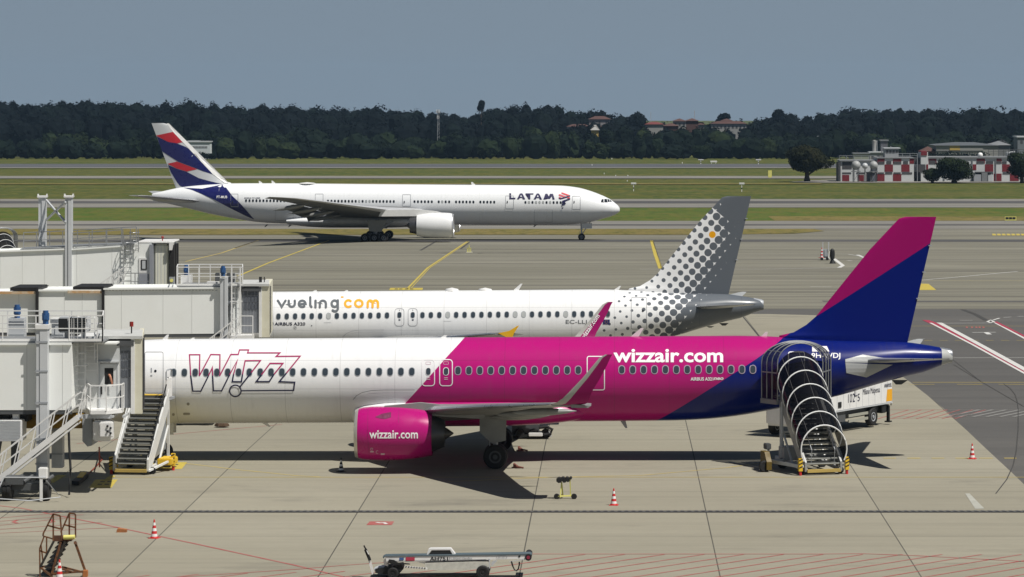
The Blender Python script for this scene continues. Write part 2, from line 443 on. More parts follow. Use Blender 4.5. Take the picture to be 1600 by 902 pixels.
def paint_mat(name, build, rough=.3, coat=.18):
    t = NT(name); t.col(build(t)); t.p.inputs['Roughness'].default_value = rough
    t.p.inputs['Coat Weight'].default_value = coat; t.p.inputs['Coat Roughness'].default_value = .08; t.p.inputs['Specular IOR Level'].default_value = .25
    return t.mat
def curve_of(t, v, pts, lo, hi, olo, ohi):       # piecewise-linear function inside a shader
    x = t.mr(v, lo, hi); nd = t.n('FloatCurve'); t.set(nd, 1, x); cm = nd.mapping; cv = cm.curves[0]
    P_ = [((a-lo)/(hi-lo), (b-olo)/(ohi-olo)) for a, b in sorted(pts)]
    cv.points[0].location = P_[0]; cv.points[1].location = P_[-1]
    for q in P_[1:-1]: cv.points.new(*q)
    for q in cv.points: q.handle_type = 'VECTOR'
    cm.extend = 'EXTRAPOLATED'; cm.update(); return t.mr(nd.outputs[0], 0, 1, olo, ohi)
WHITEA = (.80, .81, .82); MAG = (.43, .007, .165); BLU = (.0012, .009, .14)
def belly_tone(t, co, z, lo, hi, base, tint=(.46, .42, .30), amt=.5):      # tinted darker towards the belly, broken up by noise
    n1 = t.noise(co, .35, 5, .6, (.35, 1, 1.4)); g = t.mr(z, hi, lo); g = t.m('MULTIPLY', g, t.mr(n1, .3, .7, .45, 1)); 
    return t.mix(t.m('MULTIPLY', g, amt), base, tint)

def seams(t, co, x, z, base, z1, z2, p=2.665, k=.30):     # skin joints and faint vertical run-off streaks
    f = t.m('FRACT', t.m('DIVIDE', x, p)); f = t.m('MULTIPLY', t.m('MINIMUM', f, t.m('SUBTRACT', 1, f)), p); a = t.m('LESS_THAN', f, .012)
    for zz in (z1, z2): a = t.m('MAXIMUM', a, t.m('LESS_THAN', t.m('ABSOLUTE', t.m('SUBTRACT', z, zz)), .010))
    c = t.mix(t.m('MULTIPLY', a, k), base, (.02, .02, .025))
    s_ = t.noise(co, 1.0, 4, .7, (5, 1, .35)); s2 = t.noise(co, .6, 5, .7)
    return t.mix(t.m('MULTIPLY', t.mr(s_, .5, .75), t.mr(s2, .4, .7, .02, .16)), c, (.12, .11, .10))

# ---- the three airliners; each root stands on the ground under the main gear
def narrow_tail(Xt, zoff, slope, Yc, visX):
    """stations of the shared narrow-body rear fuselage; Xt is the tip of the tail cone."""
    d = [(0.0, 1.25, .70, .24), (.22, 1.35, .66, .40), (1.48, 1.60, .20, .80), (2.4, 1.72, 0, 1.0), (3.96, 1.78, -.42, 1.35), (5.53, 1.83, -.88, 1.60),
         (7.4, 1.93, -1.28, 1.78), (9.05, 2.03, -1.60, 1.88), (10.63, 2.07, -1.86, 1.94), (12.2, 2.07, -2.01, 1.965), (14.0, 2.07, -2.07, 1.975)]
    o = []
    for dd, zt, zb, hw in d:
        X = Xt-dd; zc = zoff+slope*X
        o.append((X, zc+zt, zc+zb, hw))
    return o
NOSE = [(0, -.50, -.60, .05), (.06, -.28, -.82, .27), (.25, -.02, -1.05, .52), (.6, .27, -1.30, .83), (1.1, .62, -1.52, 1.12), (1.7, 1.05, -1.70, 1.36), (2.4, 1.55, -1.86, 1.57),
        (3.3, 1.88, -1.98, 1.78), (4.5, 2.03, -2.05, 1.91), (6.0, 2.07, -2.07, 1.965), (7.5, 2.07, -2.07, 1.975)]
def ring_shapes(x0, y0, x1, y1, r, w): 
    return ribbon(rrect(x0, y0, x1, y1, r, 5), w, closed=True)

def build_narrow(kind):
    W = kind == 'w'
    if W: Yc, Xt, Xn, zoff, sl, zg = 160.4, 16.6, -27.6, 3.95, .0058, 0.0
    else: Yc, Xt, Xn, zoff, sl, zg = 206.0, 9.41, -28.16, 3.52, .0070, -.30
    if W: root = thing('airliner', 'large pink, white and blue airliner parked in front with stairs at its rear door', 'airliner', (-5.7, Yc, zg))
    else: root = thing('airliner', 'white airliner with grey dotted tail, half hidden behind the pink one', 'airliner', (-12, Yc, zg))
    rl = wloc(root); s = F/Yc
    zc = lambda X: zoff+sl*X
    st = [(Xn+a, zc(Xn+a)+t, zc(Xn+a)+b, hw) for a, t, b, hw in NOSE]+narrow_tail(Xt, zoff, sl, Yc, 0)
    fu = Fuse(Yc, st)
    # fuselage paint
    def body(t):
        co = t.obj(); X_, Y_, Z_ = t.xyz(co); x = t.m('ADD', X_, rl.x); z = t.m('ADD', Z_, rl.z)
        base = belly_tone(t, co, z, zoff-2.1, zoff-1.0, t.mix(0, WHITEA, WHITEA))
        if W:
            b1 = curve_of(t, z, [(1.0, -11.75), (1.75, -11.2), (3.22, -9.88), (5.2, -8.1), (6.0, -7.34), (6.4, -7.0)], 1, 6.4, -12, -6)
            b2 = curve_of(t, z, [(1.0, .6), (2.06, 2.25), (4.18, 5.5), (5.03, 6.87), (6.0, 8.3), (6.4, 8.9)], 1, 6.4, 0, 9)
            c = t.mix(t.m('GREATER_THAN', x, b1), base, t.mix(t.m('MULTIPLY', t.noise(co, 1.2), .12), MAG, (.38, .005, .14)))
            c = t.mix(t.m('GREATER_THAN', x, b2), c, BLU)
            return t.mix(t.m('GREATER_THAN', x, 16.05), seams(t, co, x, z, c, 4.98, 3.62), (.42, .43, .42))
        return seams(t, co, x, z, dots(t, co, x, z, base, True), 4.55, 3.15)
    def dots(t, co, x, z, base, fus):
        if fus:
            zz = t.m('SUBTRACT', z, t.m('MULTIPLY_ADD', x, sl, zoff)); q = t.m('DIVIDE', zz, 2.08)
            q = t.m('MAXIMUM', t.m('MINIMUM', q, 1), -1); z = t.m('ADD', t.m('MULTIPLY', t.m('ARCSINE', q), 2.08), t.m('MULTIPLY_ADD', x, sl, zoff-.62))
        k = 1/(3.609*24.757); dx = t.m('SUBTRACT', x, 2.767); dz = t.m('SUBTRACT', z, 5.777)
        e1 = (36*k, -30*k); e2 = (-30*k, -35.7*k); l1 = e1[0]**2+e1[1]**2; l2 = e2[0]**2+e2[1]**2
        u = t.m('ADD', t.m('MULTIPLY', dx, e1[0]/l1), t.m('MULTIPLY', dz, e1[1]/l1)); v = t.m('ADD', t.m('MULTIPLY', dx, e2[0]/l2), t.m('MULTIPLY', dz, e2[1]/l2))
        ru = t.m('ROUND', u); rv = t.m('ROUND', v)
        fu_ = t.m('SUBTRACT', u, ru); fv = t.m('SUBTRACT', v, rv)
        d = t.m('SQRT', t.m('ADD', t.m('MULTIPLY', fu_, fu_), t.m('MULTIPLY', fv, fv)))
        lin = t.m('ADD', t.m('MULTIPLY_ADD', ru, .055, .234), t.m('MULTIPLY', rv, -.0126))
        w_ = t.m('MAXIMUM', t.m('SUBTRACT', -9.5, rv), 0); lin = t.m('ADD', lin, t.m('MULTIPLY', t.m('MULTIPLY', w_, w_), .027))
        du = t.m('MAXIMUM', t.m('SUBTRACT', lin, .36), 0)
        r_ = t.m('ADD', lin, t.m('MULTIPLY', t.m('MULTIPLY', du, du), 3.8)); r_ = t.m('MAXIMUM', r_, .165)
        on = t.m('MULTIPLY', t.m('LESS_THAN', d, r_), t.m('GREATER_THAN', lin, .055))
        if fus: on = t.m('MULTIPLY', on, t.m('GREATER_THAN', x, -3.2)); on = t.m('MAXIMUM', on, t.m('GREATER_THAN', lin, .62)); on = t.m('MAXIMUM', on, t.m('GREATER_THAN', x, 6.2))
        g = t.mix(0, (.115, .13, .15), (.115, .13, .15))
        if not fus:
            o_ = t.m('MULTIPLY', t.m('COMPARE', ru, 1, .1), t.m('COMPARE', rv, -9, .1)); g = t.mix(o_, g, (.78, .36, .01))
        return t.mix(on, base, g)
    bm_ = paint_mat('fuselage paint '+kind, body)
    fu.mesh(MB()).build('fuselage', bm_, root, smooth=60)
    surf = fu.surf
    # fin
    rel = [(6.07, 8.49), (6.22, 7.8), (6.59, 7.17), (7.0, 6.7), (10.30, 4.04), (11.62, 2.80), (11.82, 2.60), (11.9, 2.3)]
    dz = 0 if W else -.43
    le = [(z+dz, Xt-d) for z, d in rel]; te = [(5.5+dz, Xt-2.25), (11.9+dz, Xt-.78)]
    zs = [z+dz for z in (5.2, 5.6, 6.0, 6.07, 6.15, 6.22, 6.35, 6.45, 6.59, 6.8, 7.0, 7.8, 8.8, 9.6, 10.3, 11.0, 11.4, 11.62, 11.75, 11.82, 11.88, 11.9)]
    le = [(5.0+dz, Xt-8.9)]+le
    fm, fsurf = fin_mesh(Yc, le, te, zs, .60, .095)
    def finp(t):
        co = t.obj(); X_, Y_, Z_ = t.xyz(co); x = t.m('ADD', X_, rl.x); z = t.m('ADD', Z_, rl.z)
        if W:
            b = t.m('MULTIPLY_ADD', t.m('SUBTRACT', x, 9.9), .641, 7.0)
            return t.mix(t.m('GREATER_THAN', z, b), BLU, (.30, .004, .115))  # fin magenta darker than the fuselage's: weak light on upright skin painted in
        return dots(t, co, x, z, t.mix(0, WHITEA, WHITEA), False)
    FM = paint_mat('fin paint '+kind, finp, .45, 0); FM.node_tree.nodes['Principled BSDF'].inputs['Specular IOR Level'].default_value = .12
    fin = fm.build('tail_fin', FM, root, smooth=40)
    for hz_ in (.30, .55, .8):
        zz = 6.3+dz+hz_*5.2; xx = lerp_tab(te)(zz)
        MB().box(xx-.06, xx+.10, Yc-.05, Yc+.05, zz, zz+.05).build('static_wick', GREY, fin)
    MB().lathe((Xt-.62, Yc, fu.zc(Xt-.62)+.08), (1, 0, 0), [(0, .40), (.5, .30), (.62, .24), (.62, .16), (.45, .14), (.45, 0)], 24).build('exhaust_outlet', ALU if W else GREY, root)
    # tailplane, both sides
    zt_ = 4.93 if W else 4.55
    for sd in (-1, 1):
        secs = []
        for yl in (.7, 1.5, 3.0, 4.6, 5.9, 6.15, 6.25):
            u = (yl-.9)/5.35; xl = Xt-4.55+3.35*u; xt = Xt-1.95+1.12*u
            if yl > 6: xl += .12 if yl < 6.2 else .45
            z = zt_+.095*(yl-1)+ (0 if yl < 6 else .01)
            secs.append(((xl, Yc+sd*yl, z), (xt, Yc+sd*yl, z-.03), .10 if yl < 6.2 else .03, (0, -.0, 1)))
        airloft(secs, 0, lemat=True, lefrac=.06).build('tailplane', [SILVER, ALU], root, smooth=40)
    # wings
    dxw = 0 if W else -3.86; dzw = 0 if W else -.42
    if W: wt_ = [(1.2, -12.0, -3.7, 2.30, .12), (2.2, -10.9, -3.85, 2.46, .115), (4.2, -9.9, -3.9, 2.74, .11), (6.4, -8.72, -3.9, 3.03, .105), (9, -7.28, -3.32, 3.37, .10), (12, -5.63, -2.62, 3.74, .095), (15, -3.98, -1.85, 4.08, .095), (16.6, -3.1, -1.38, 4.26, .10)]
    else: wt_ = [(a, b+dxw, c+dxw, d+dzw+.012*a, e_) for a, b, c, d, e_ in [(1.2, -12.0, -3.7, 2.55, .15), (2.2, -10.9, -3.85, 2.72, .14), (6.4, -8.72, -3.9, 3.18, .115), (9, -7.28, -3.32, 3.44, .105), (12, -5.63, -2.62, 3.76, .10), (15, -3.98, -1.85, 4.08, .10), (16.9, -3.1, -1.38, 4.24, .09)]]
    for sd in (-1, 1):
        secs = [((xl, Yc+sd*yl, z), (xt, Yc+sd*yl, z-.10+.004*yl), t_, (0, 0, 1)) for yl, xl, xt, z, t_ in wt_]
        if W: secs += [((-2.85, Yc+sd*17.0, 4.31), (-1.25, Yc+sd*17.0, 4.25), .09, (0, -sd*.2, 1))]
        wg = airloft(secs, .012, lemat=True, lefrac=.07).build('wing', [WINGG, ALU], root, smooth=40)
        for yl in (4.9, 8.6, 12.4):        # flap track fairings
            i = lerp_tab([(a[0], a[2]) for a in wt_])(yl); zz = lerp_tab([(a[0], a[3]) for a in wt_])(yl)
            MB().lathe((i-2.1, Yc+sd*yl, zz-.30), (2.9, 0, .08), [(0, .01), (.1, .10), (.3, .17), (.6, .17), (.85, .10), (1, .01)], 14).build('flap_track_fairing', WINGG, wg)
        if W:
            sec = []
            for yl, xl, xt, z, up in [(16.9, -2.9, -1.3, 4.30, (0, -sd*.3, 1)), (17.25, -2.55, -1.18, 4.40, (0, -sd*.8, 1)), (17.45, -2.25, -1.10, 4.62, (0, -sd*2.2, 1)), (17.56, -1.96, -.98, 4.92, (0, -sd, .3)),
                                      (17.7, -1.40, -.62, 5.52, (0, -sd, .22)), (17.82, -.92, -.32, 6.10, (0, -sd, .22)), (17.88, -.66, -.18, 6.42, (0, -sd, .2)), (17.9, -.40, -.09, 6.57, (0, -sd, .2))]:
                sec.append(((xl, Yc+sd*yl, z), (xt, Yc+sd*yl, z+.0), .075, up))
            sk = airloft(sec, 0, lemat=True, lefrac=.24).build('winglet', [mat('winglet shaded magenta', (.30, .004, .115), .5, spec=.2, dirt=.05), mat('winglet edge', (.42, .42, .39), .5, dirt=.2)], root, smooth=40)  # winglet shade put into the paint, a darker copy of the fuselage magenta
            if sd == 1:
                ysurf = lerp_tab([(4.6, 17.45), (4.92, 17.56), (5.52, 17.7), (6.1, 17.82), (6.57, 17.9)])
                decal('winglet_lettering', text_aff('wizzair.com', (906.5, 527.5), (25.5, -37.5), (5.5, 4.2), .02), lambda X, z: Yc+17.7 if X is None else Yc+ysurf(z)-.045, TXW, sk)
            MB().prism([(-1.9, 4.16), (-1.15, 4.16), (-1.02, 4.25), (-1.9, 4.32)], lambda u, v, d: (u, d, v), Yc+sd*15.9, Yc+sd*17.1).build('wing_tip_fairing', WINGG, wg)
        else:
            xe, ze = -6.62, 4.10
            MB().prism([(xe-.1, ze-.03), (xe+.45, ze-.30), (xe+.72, ze-.27), (xe+.80, ze-.05), (xe+1.10, ze+.42), (xe+.98, ze+.38), (xe+.52, ze+.10)], lambda u, v, d: (u, d, v), Yc+sd*16.88, Yc+sd*17.0).build('winglet', mat('winglet amber', (.80, .45, .02), .35, dirt=.05), root)
    # belly fairing that carries the wing roots
    xa, xb = (-12.95, -1.2) if W else (-17.0, -5.2)
    def fst(u): return [(0, 0, 0), (.03, .55, .5), (.10, .85, .8), (.2, 1, 1), (.62, 1, 1), (.8, .8, .85), (.93, .4, .45), (1, 0, 0)]
    fs_ = []
    for u, kz, kw in fst(0):
        X = xa+(xb-xa)*u; z0 = zc(X); top = z0-.85-.55*(1-kz)-.25*max(0, (u-.35)); bot = z0-1.75-.56*kz
        top = z0-.66-.32*(1-kz); bot = z0-1.90-.36*kz; fs_.append((X, top, bot, 1.12+1.16*kw))
    fr = Fuse(Yc, fs_)
    fr.mesh(MB(), 40).build('belly_fairing', bm_, root, smooth=50)
    # engines
    if W:
        MAGE = mat('engine magenta', (.43, .007, .165), .3, coat=.3, spec=.25, dirt=.08)
        for sd in (-1, 1):
            c = engine(root, -12.27, -8.62, Yc+sd*5.75, 1.86, 1.27, MAGE, core=(.62, .64, .46), lipm=mat('lip metal', (.62, .60, .54), .35, .5, dirt=.1))
            MB().prism([(-10.6, 2.9), (-8.6, 2.7), (-6.2, 2.55), (-6.0, 3.0), (-9.2, 3.32), (-10.9, 3.16)], lambda u, v, d: (u, d, v), Yc+sd*5.75-.17, Yc+sd*5.75+.17).build('engine_pylon', WINGG, root)
            if sd < 0:
                YE = Yc-5.75
                def es(X, z):
                    if X is None: return YE-1.25
                    u = (X+12.27)/3.65; r = 1.27*lerp_tab([(0, .88), (.1, .965), (.22, .995), (.4, 1), (.6, .985), (.8, .93), (1, .83)])(u)
                    return YE-sqrt(max(.01, r*r-(z-1.86)**2))
                decal('engine_lettering', text_rect('wizzair.com', 577, 672.5, 653, 685.5, .018), es, TXW, c, step=5, eps=.012)
                decal('engine_decal', [rrect(578.3, 705, 584, 707, .3, 1), rrect(595, 708.5, 601, 711, .3, 1)]+ribbon(arc(580.8, 702, 1.8, 0, 340, 10), .7)+text_rect('C', 587.3, 704, 591, 709), es, mat('faded decal', (.62, .42, .52), .5, dirt=0), c, eps=.012)
                decal('engine_vent', [[(586, 651.8), (597, 646.5), (611, 644), (611, 652), (603, 654.5), (597, 654.5)]], es, mat('vent dark magenta', (.14, .005, .06), .5), c, eps=.012)  # dark magenta patch on the upper cowl
                decal('cowl_seam', ribbon([(575, 640), (574.5, 680), (577, 715)], .5)+ribbon([(623, 636), (623, 660)], .5), es, mat('seam magenta', (.25, .01, .10), .5), c, eps=.012)
    else:
        for sd in (-1, 1):
            engine(root, -16.5, -12.9, Yc+sd*5.75, 1.45, 1.15, mat('engine white', WHITEA, .3, coat=.3))
    # gear
    xm = -5.7 if W else -11.2; xnz = -22.1 if W else -23.1
    for sd in (-1, 1):
        for q in (-.46, .46): wheel(root, xm, Yc+sd*3.8+q, zg+.585, .585, .40, rim=DGREY)  # rims dark grey: the shade around the main gear put into their colour
        strut(root, xm, Yc+sd*3.8, zg+.5, zg+3.0, .15)
        MB().prism([(xm-.75, zg+2.95), (xm+.55, zg+2.95), (xm+.50, zg+1.35), (xm-.15, zg+1.2), (xm-.75, zg+1.75)], lambda u, v, d: (u, d, v), Yc+sd*4.15-.03, Yc+sd*4.15+.03).build('gear_door', WINGG, root)
    for q in (-.27, .27): wheel(root, xnz, Yc+q, zg+.38, .38, .22)
    strut(root, xnz, Yc, zg+.35, zg+2.2, .10, drag=-1.1)
    for q in (-.5, .5): MB().box(xnz-.9, xnz+.5, Yc+q-.02, Yc+q+.02, zg+1.25, zg+1.85).build('gear_door', MATS['white paint'], root)
    # cockpit glass
    for a0, a1, z0_, z1_ in ((1.45, 2.0, .42, .95), (2.1, 2.75, .45, 1.0), (2.85, 3.3, .5, .98)):
        X0, X1 = Xn+a0, Xn+a1; mbp = MB()
        for a, b in ((X0, X1),): mbp.add([(x, surf(x, zc(x)+q)-.01, zc(x)+q) for x, q in ((a, z0_), (b, z0_), (b, z1_), (a+.15, z1_))], [(0, 1, 2, 3)])
        mbp.build('cockpit_window', GLASSD, root, smooth=0)
    WPANE = mat('cabin pane', (.045, .06, .075), .15, dirt=0, spec=.6)
    if W:
        wl_ = [(271.2+i*16.92, 582.4-.094*i*.8) for i in range(23)]
        wr = [(715.6+i*17.08, 579.2-.07*i) for i in range(12)]+[(971.5+i*17.07, 577.9-.06*i) for i in range(13)]
        window_set(root, 'cabin_window', wl_, 0, 0, surf, .25, .35, [mat('window rim', (.42, .45, .48), .4), WPANE], .03)
        window_set(root, 'cabin_window', wr, 0, 0, surf, .25, .35, [mat('pale window rim', (.40, .33, .42), .4), WPANE], .04)
        for (x0, y0, x1, y1), m_ in (((659.5, 562, 679, 603), LINEW), ((687, 562, 706.8, 603), LINEW), ((917.5, 557, 944.5, 609.5), LINEW), ((1232, 550, 1257, 605), LINEW)):
            d = decal('door', ring_shapes(x0, y0, x1, y1, 5 if x1-x0 < 21 else 3, 1.4), surf, m_, root)
            if x0 < 700: window_set(d, 'door_window', [((x0+x1)/2, 580.5)], 0, 0, surf, .22, .33, [LINEW, WPANE], .03); decal('door_marking', [rrect((x0+x1)/2-3, 590+q, (x0+x1)/2+3, 591+q, .3, 1) for q in (0, 2.4)]+ribbon(rrect((x0+x1)/2-4, 565.5, (x0+x1)/2+4, 569.5, 1.5), .5, True), surf, mat('door marking', (.65, .45, .52), .5), d)
            else: decal('door_window', [disc((x0+x1)/2, 574, 2.2)], surf, GLASSD, d)
        d = decal('door', ring_shapes(226.5, 550, 255, 614.5, 3, .9), surf, LINE, root); decal('door_window', [disc(242.8, 579.8, 2.0)], surf, GLASSD, d)
        decal('door_marking', [rrect(235.5, 575, 237.5, 582, .3, 1), rrect(235, 586, 238, 588, .3, 1)], surf, LINE, d)
        # outline logo
        k = 8.0; q = lambda L_: [(285+a/k, 535+b/k) for a, b in L_]
        up1 = q([(104, 415), (88, 155), (218, 155), (212, 420)]); pink = [up1,
            q([(212, 420), (355, 152), (470, 155), (466, 420)]), q([(466, 420), (605, 152), (698, 152), (714, 95), (828, 95), (815, 132), (1218, 132), (1172, 176), (1472, 173), (1300, 385)]),
            q([(328, 415), (374, 318), (378, 415)]), q([(590, 405), (686, 228), (640, 400)]), q([(752, 400), (785, 230), (976, 228), (862, 378)]),
            q([(990, 405), (1095, 263), (1257, 263), (1145, 400)])]
        navy = [q([(104, 415), (130, 612), (230, 612), (328, 415)]), q([(378, 415), (388, 608), (490, 608), (590, 405)]), q([(640, 400), (624, 492), (738, 494), (752, 400)]),
                q([(862, 378), (712, 565)]), q([(990, 405), (922, 492), (1085, 492), (1145, 400)]), q([(1300, 385), (1210, 492), (1404, 500), (1390, 603), (725, 607)])]
        logo = decal('emblem', [p for L_ in pink for p in ribbon(L_, 1.9, lim=4)], surf, mat('emblem crimson', (.36, .018, .11), .35, dirt=0), root, inc=.0004)
        decal('emblem', [p for L_ in navy for p in ribbon(L_, 2.1, lim=4)]+ribbon(disc(285+661/k, 535+608/k, 8.9, 28), 2.1, True), surf, mat('emblem navy', (.012, .012, .05), .35, dirt=0), root, eps=.016, inc=.0004)
        decal('lettering', text_rect('wizzair.com', 958.5, 545.5, 1130, 566.5, .024), surf, TXW, root)
        decal('lettering', text_rect('AIRBUS A321', 1079, 589.7, 1114.5, 595, .03), surf, TXW, root)
        decal('lettering', text_rect('neo', 1115, 589.9, 1130, 594, .03, .25), surf, TXW, root)
        decal('registration', text_rect('9H-WDJ', 1268, 551.5, 1313, 562, .01), surf, TXW, root)
        decals('flag_marking', [[(1269, 541), (1278, 549.5), (1269, 549.5)]]+[[(1282, 541), (1292, 541), (1296, 549.5), (1282, 549.5)]], surf, LINEW, root)
        decals('port_marking', [disc(294, 631.5, 2.4, 10), disc(271, 648, 2.2, 8)]+[rrect(286, 645.3, 297, 648.8, 1.5)], surf, mat('port grey', (.30, .29, .26), .5), root)  # grey dots and slot low on the front fuselage
        decal('fairing_seam', ribbon([(551.5, 625), (557, 618.5), (566, 613.5), (580, 610.5), (601.5, 609.6), (648, 609.6)], .6), lambda X, z: (surf(None, None) if X is None else min(surf(X, z), fr.surf(X, z)))-.01, DGREY, root, step=2)
        # trim plates of the tailplane
        decals('tailplane_plate', [[(1320.8, 561.5), (1348, 554.2), (1397, 562), (1388, 567), (1321, 566.6)], [(1321, 567.2), (1395, 570), (1354, 590), (1322.5, 583)]], surf, mat('bare plate', (.40, .41, .41), .45, .2), root, eps=.02)
        blade(root, 256, 533, 523, Yc, .3, .15); blade(root, 298, 531.5, 528, Yc, .3, .1); blade(root, 691, 529, 524, Yc, .35, .1); blade(root, 990, 528, 513, Yc, .42, .35); blade(root, 1192, 528.5, 519, Yc, .35, .12)
        blade(root, 412, 660, 667, Yc, .3, .25); blade(root, 972, 655, 669, Yc, .30, .16, m=GREY)
        blade(root, 1406, 594, 601, Yc, .8, -.2, m=DGREY)
    else:
        wl_ = [(435+i*13.05, 494.7-.13*i) for i in range(14)]; wr = [(660.1+i*13.17, 492.6-.09*i) for i in range(23)]
        ws = window_set(root, 'cabin_window', wl_+wr, 0, 0, surf, .25, .35, [mat('window rim', (.42, .45, .48), .4), WPANE], .03)
        blinds(ws, (6, 17, 25, 26, 31))
        for x0 in (617, 637.8):
            d = decal('door', ring_shapes(x0, 482.3, x0+14.2, 509.5, 4.5, .7), surf, LINE, root); window_set(d, 'door_window', [(x0+7.1, 492.4)], 0, 0, surf, .22, .33, [LINE, WPANE], .03)
            decal('door_marking', [rrect(x0+5.6, 499+q, x0+8.8, 499.7+q, .2, 1) for q in (0, 1.3)]+[disc(x0+7.1, 484.8, .7, 8)], surf, TXD, d)
        d = decal('door', ring_shapes(986.4, 464.8, 1010.3, 514.5, 2, .8), surf, LINE, root); decal('door_window', [disc(1004.5, 486, 1.7)], surf, GLASSD, d)
        # rounded lettering drawn stroke by stroke
        cs = 3.8095; q = lambda L_: [(410+a/cs, 420+b/cs) for a, b in L_]; t_ = 14/cs
        S = [q([(94, 190), (118, 226), (142, 190)]), q([(157, 190), (157, 215)])+[], ]
        S = [q([(92, 190), (115, 227), (138, 190)]),
             q([(157, 190), (157, 209)]+arc(175, 209, 18, 180, 360, 8, 18)+[(193, 190)]),
             q([(218, 212), (256, 209)]+arc(237, 209, 20, 0, 310, 14, 19)),
             q([(285, 170), (285, 218), (292, 227)]), q([(316, 190), (316, 229)]),
             q([(342, 229), (342, 207)]+arc(360, 207, 18, 180, 0, 8, 17)+[(378, 229)]),
             q(arc(430, 208, 18, 0, 360, 16, 19)), q([(449, 188), (449, 236)]+arc(432, 238, 17, 0, -140, 8, 15))]
        Cc = [q(arc(512, 208, 20, 50, 310, 14, 20)), q(arc(574, 207, 22, 0, 360, 18, 20)), q([(627, 229), (627, 204)]+arc(642, 204, 14, 180, 0, 7, 15)+[(656, 229)]), q([(658, 204)]+arc(673, 204, 15, 180, 0, 7, 15)+[(688, 229)])]
        caps = lambda L_: [disc(p_[0][0], p_[0][1], t_/2, 10) for p_ in L_]+[disc(p_[-1][0], p_[-1][1], t_/2, 10) for p_ in L_]
        decal('lettering', [p for L_ in S for p in ribbon(L_, t_)]+caps(S), surf, TXG, root, inc=.0002)
        decal('lettering', [p for L_ in Cc for p in ribbon(L_, t_)]+caps(Cc)+[rrect(532.5, 463.2, 537, 465.3, 1)], surf, TXY, root, inc=.0002)
        decal('lettering', text_rect('AIRBUS A320', 429, 503.8, 477, 508.8, .02), surf, TXD, root)
        decal('roundel', ribbon(disc(424, 506, 3.2, 14), .8, True)+ribbon([(421, 506), (427, 505)], .8), surf, TXG, root)
        decal('registration', text_rect('EC-LLJ', 884, 500, 917, 507.8, .005), surf, mat('registration grey', (.14, .15, .16), .5, dirt=0), root)
        fl = decal('flag_marking', [rrect(942, 499.5, 952.8, 507.2, .2, 1)], surf, mat('flag blue', (.01, .02, .12), .4, dirt=0), root)
        decal('star_ring', [disc(947.4+2.3*cos(k*pi/6), 503.3+2.3*sin(k*pi/6), .32, 5) for k in range(12)], surf, TXY, fl, eps=.018)
        decal('port_marking', ribbon(disc(461, 512.3, 2.2, 12), .4, True)+[disc(461, 512.3, .7, 8), disc(487, 509, 1, 8)], surf, TXG, root)
        decal('fairing_seam', ribbon([(535, 527), (541, 521.5), (550, 517.6), (562, 516), (600, 515.8)], .5), lambda X, z: (surf(None, None) if X is None else min(surf(X, z), fr.surf(X, z)))-.01, GREY, root, step=2)
        blade(root, 806, 454, 443.5, Yc, .35, .3); blade(root, 963, 453, 447, Yc, .3, .2)
        for px in (491, 540): blade(root, px, 456, 453.5, Yc, .3, .05)
        for px in (706, 758):
            MB().lathe((XX(px, Yc), Yc, ZZ(455, Yc)), (0, 0, .22), [(0, .45), (.6, .4), (1, 0)], 12).build('antenna_dome', WPAINT, root)
        decal('cargo_seam', ribbon([(506, 504.5), (517, 504)], .4)+ribbon([(693, 502), (705, 502)], .4), surf, LINE, root)
        blade(root, 1131, 505, 509, Yc, .6, -.1, m=DGREY); blade(root, 1110, 510, 512, Yc, .5, -.1, m=DGREY)
    return root
pink_plane = build_narrow('w')
dot_plane = build_narrow('v')

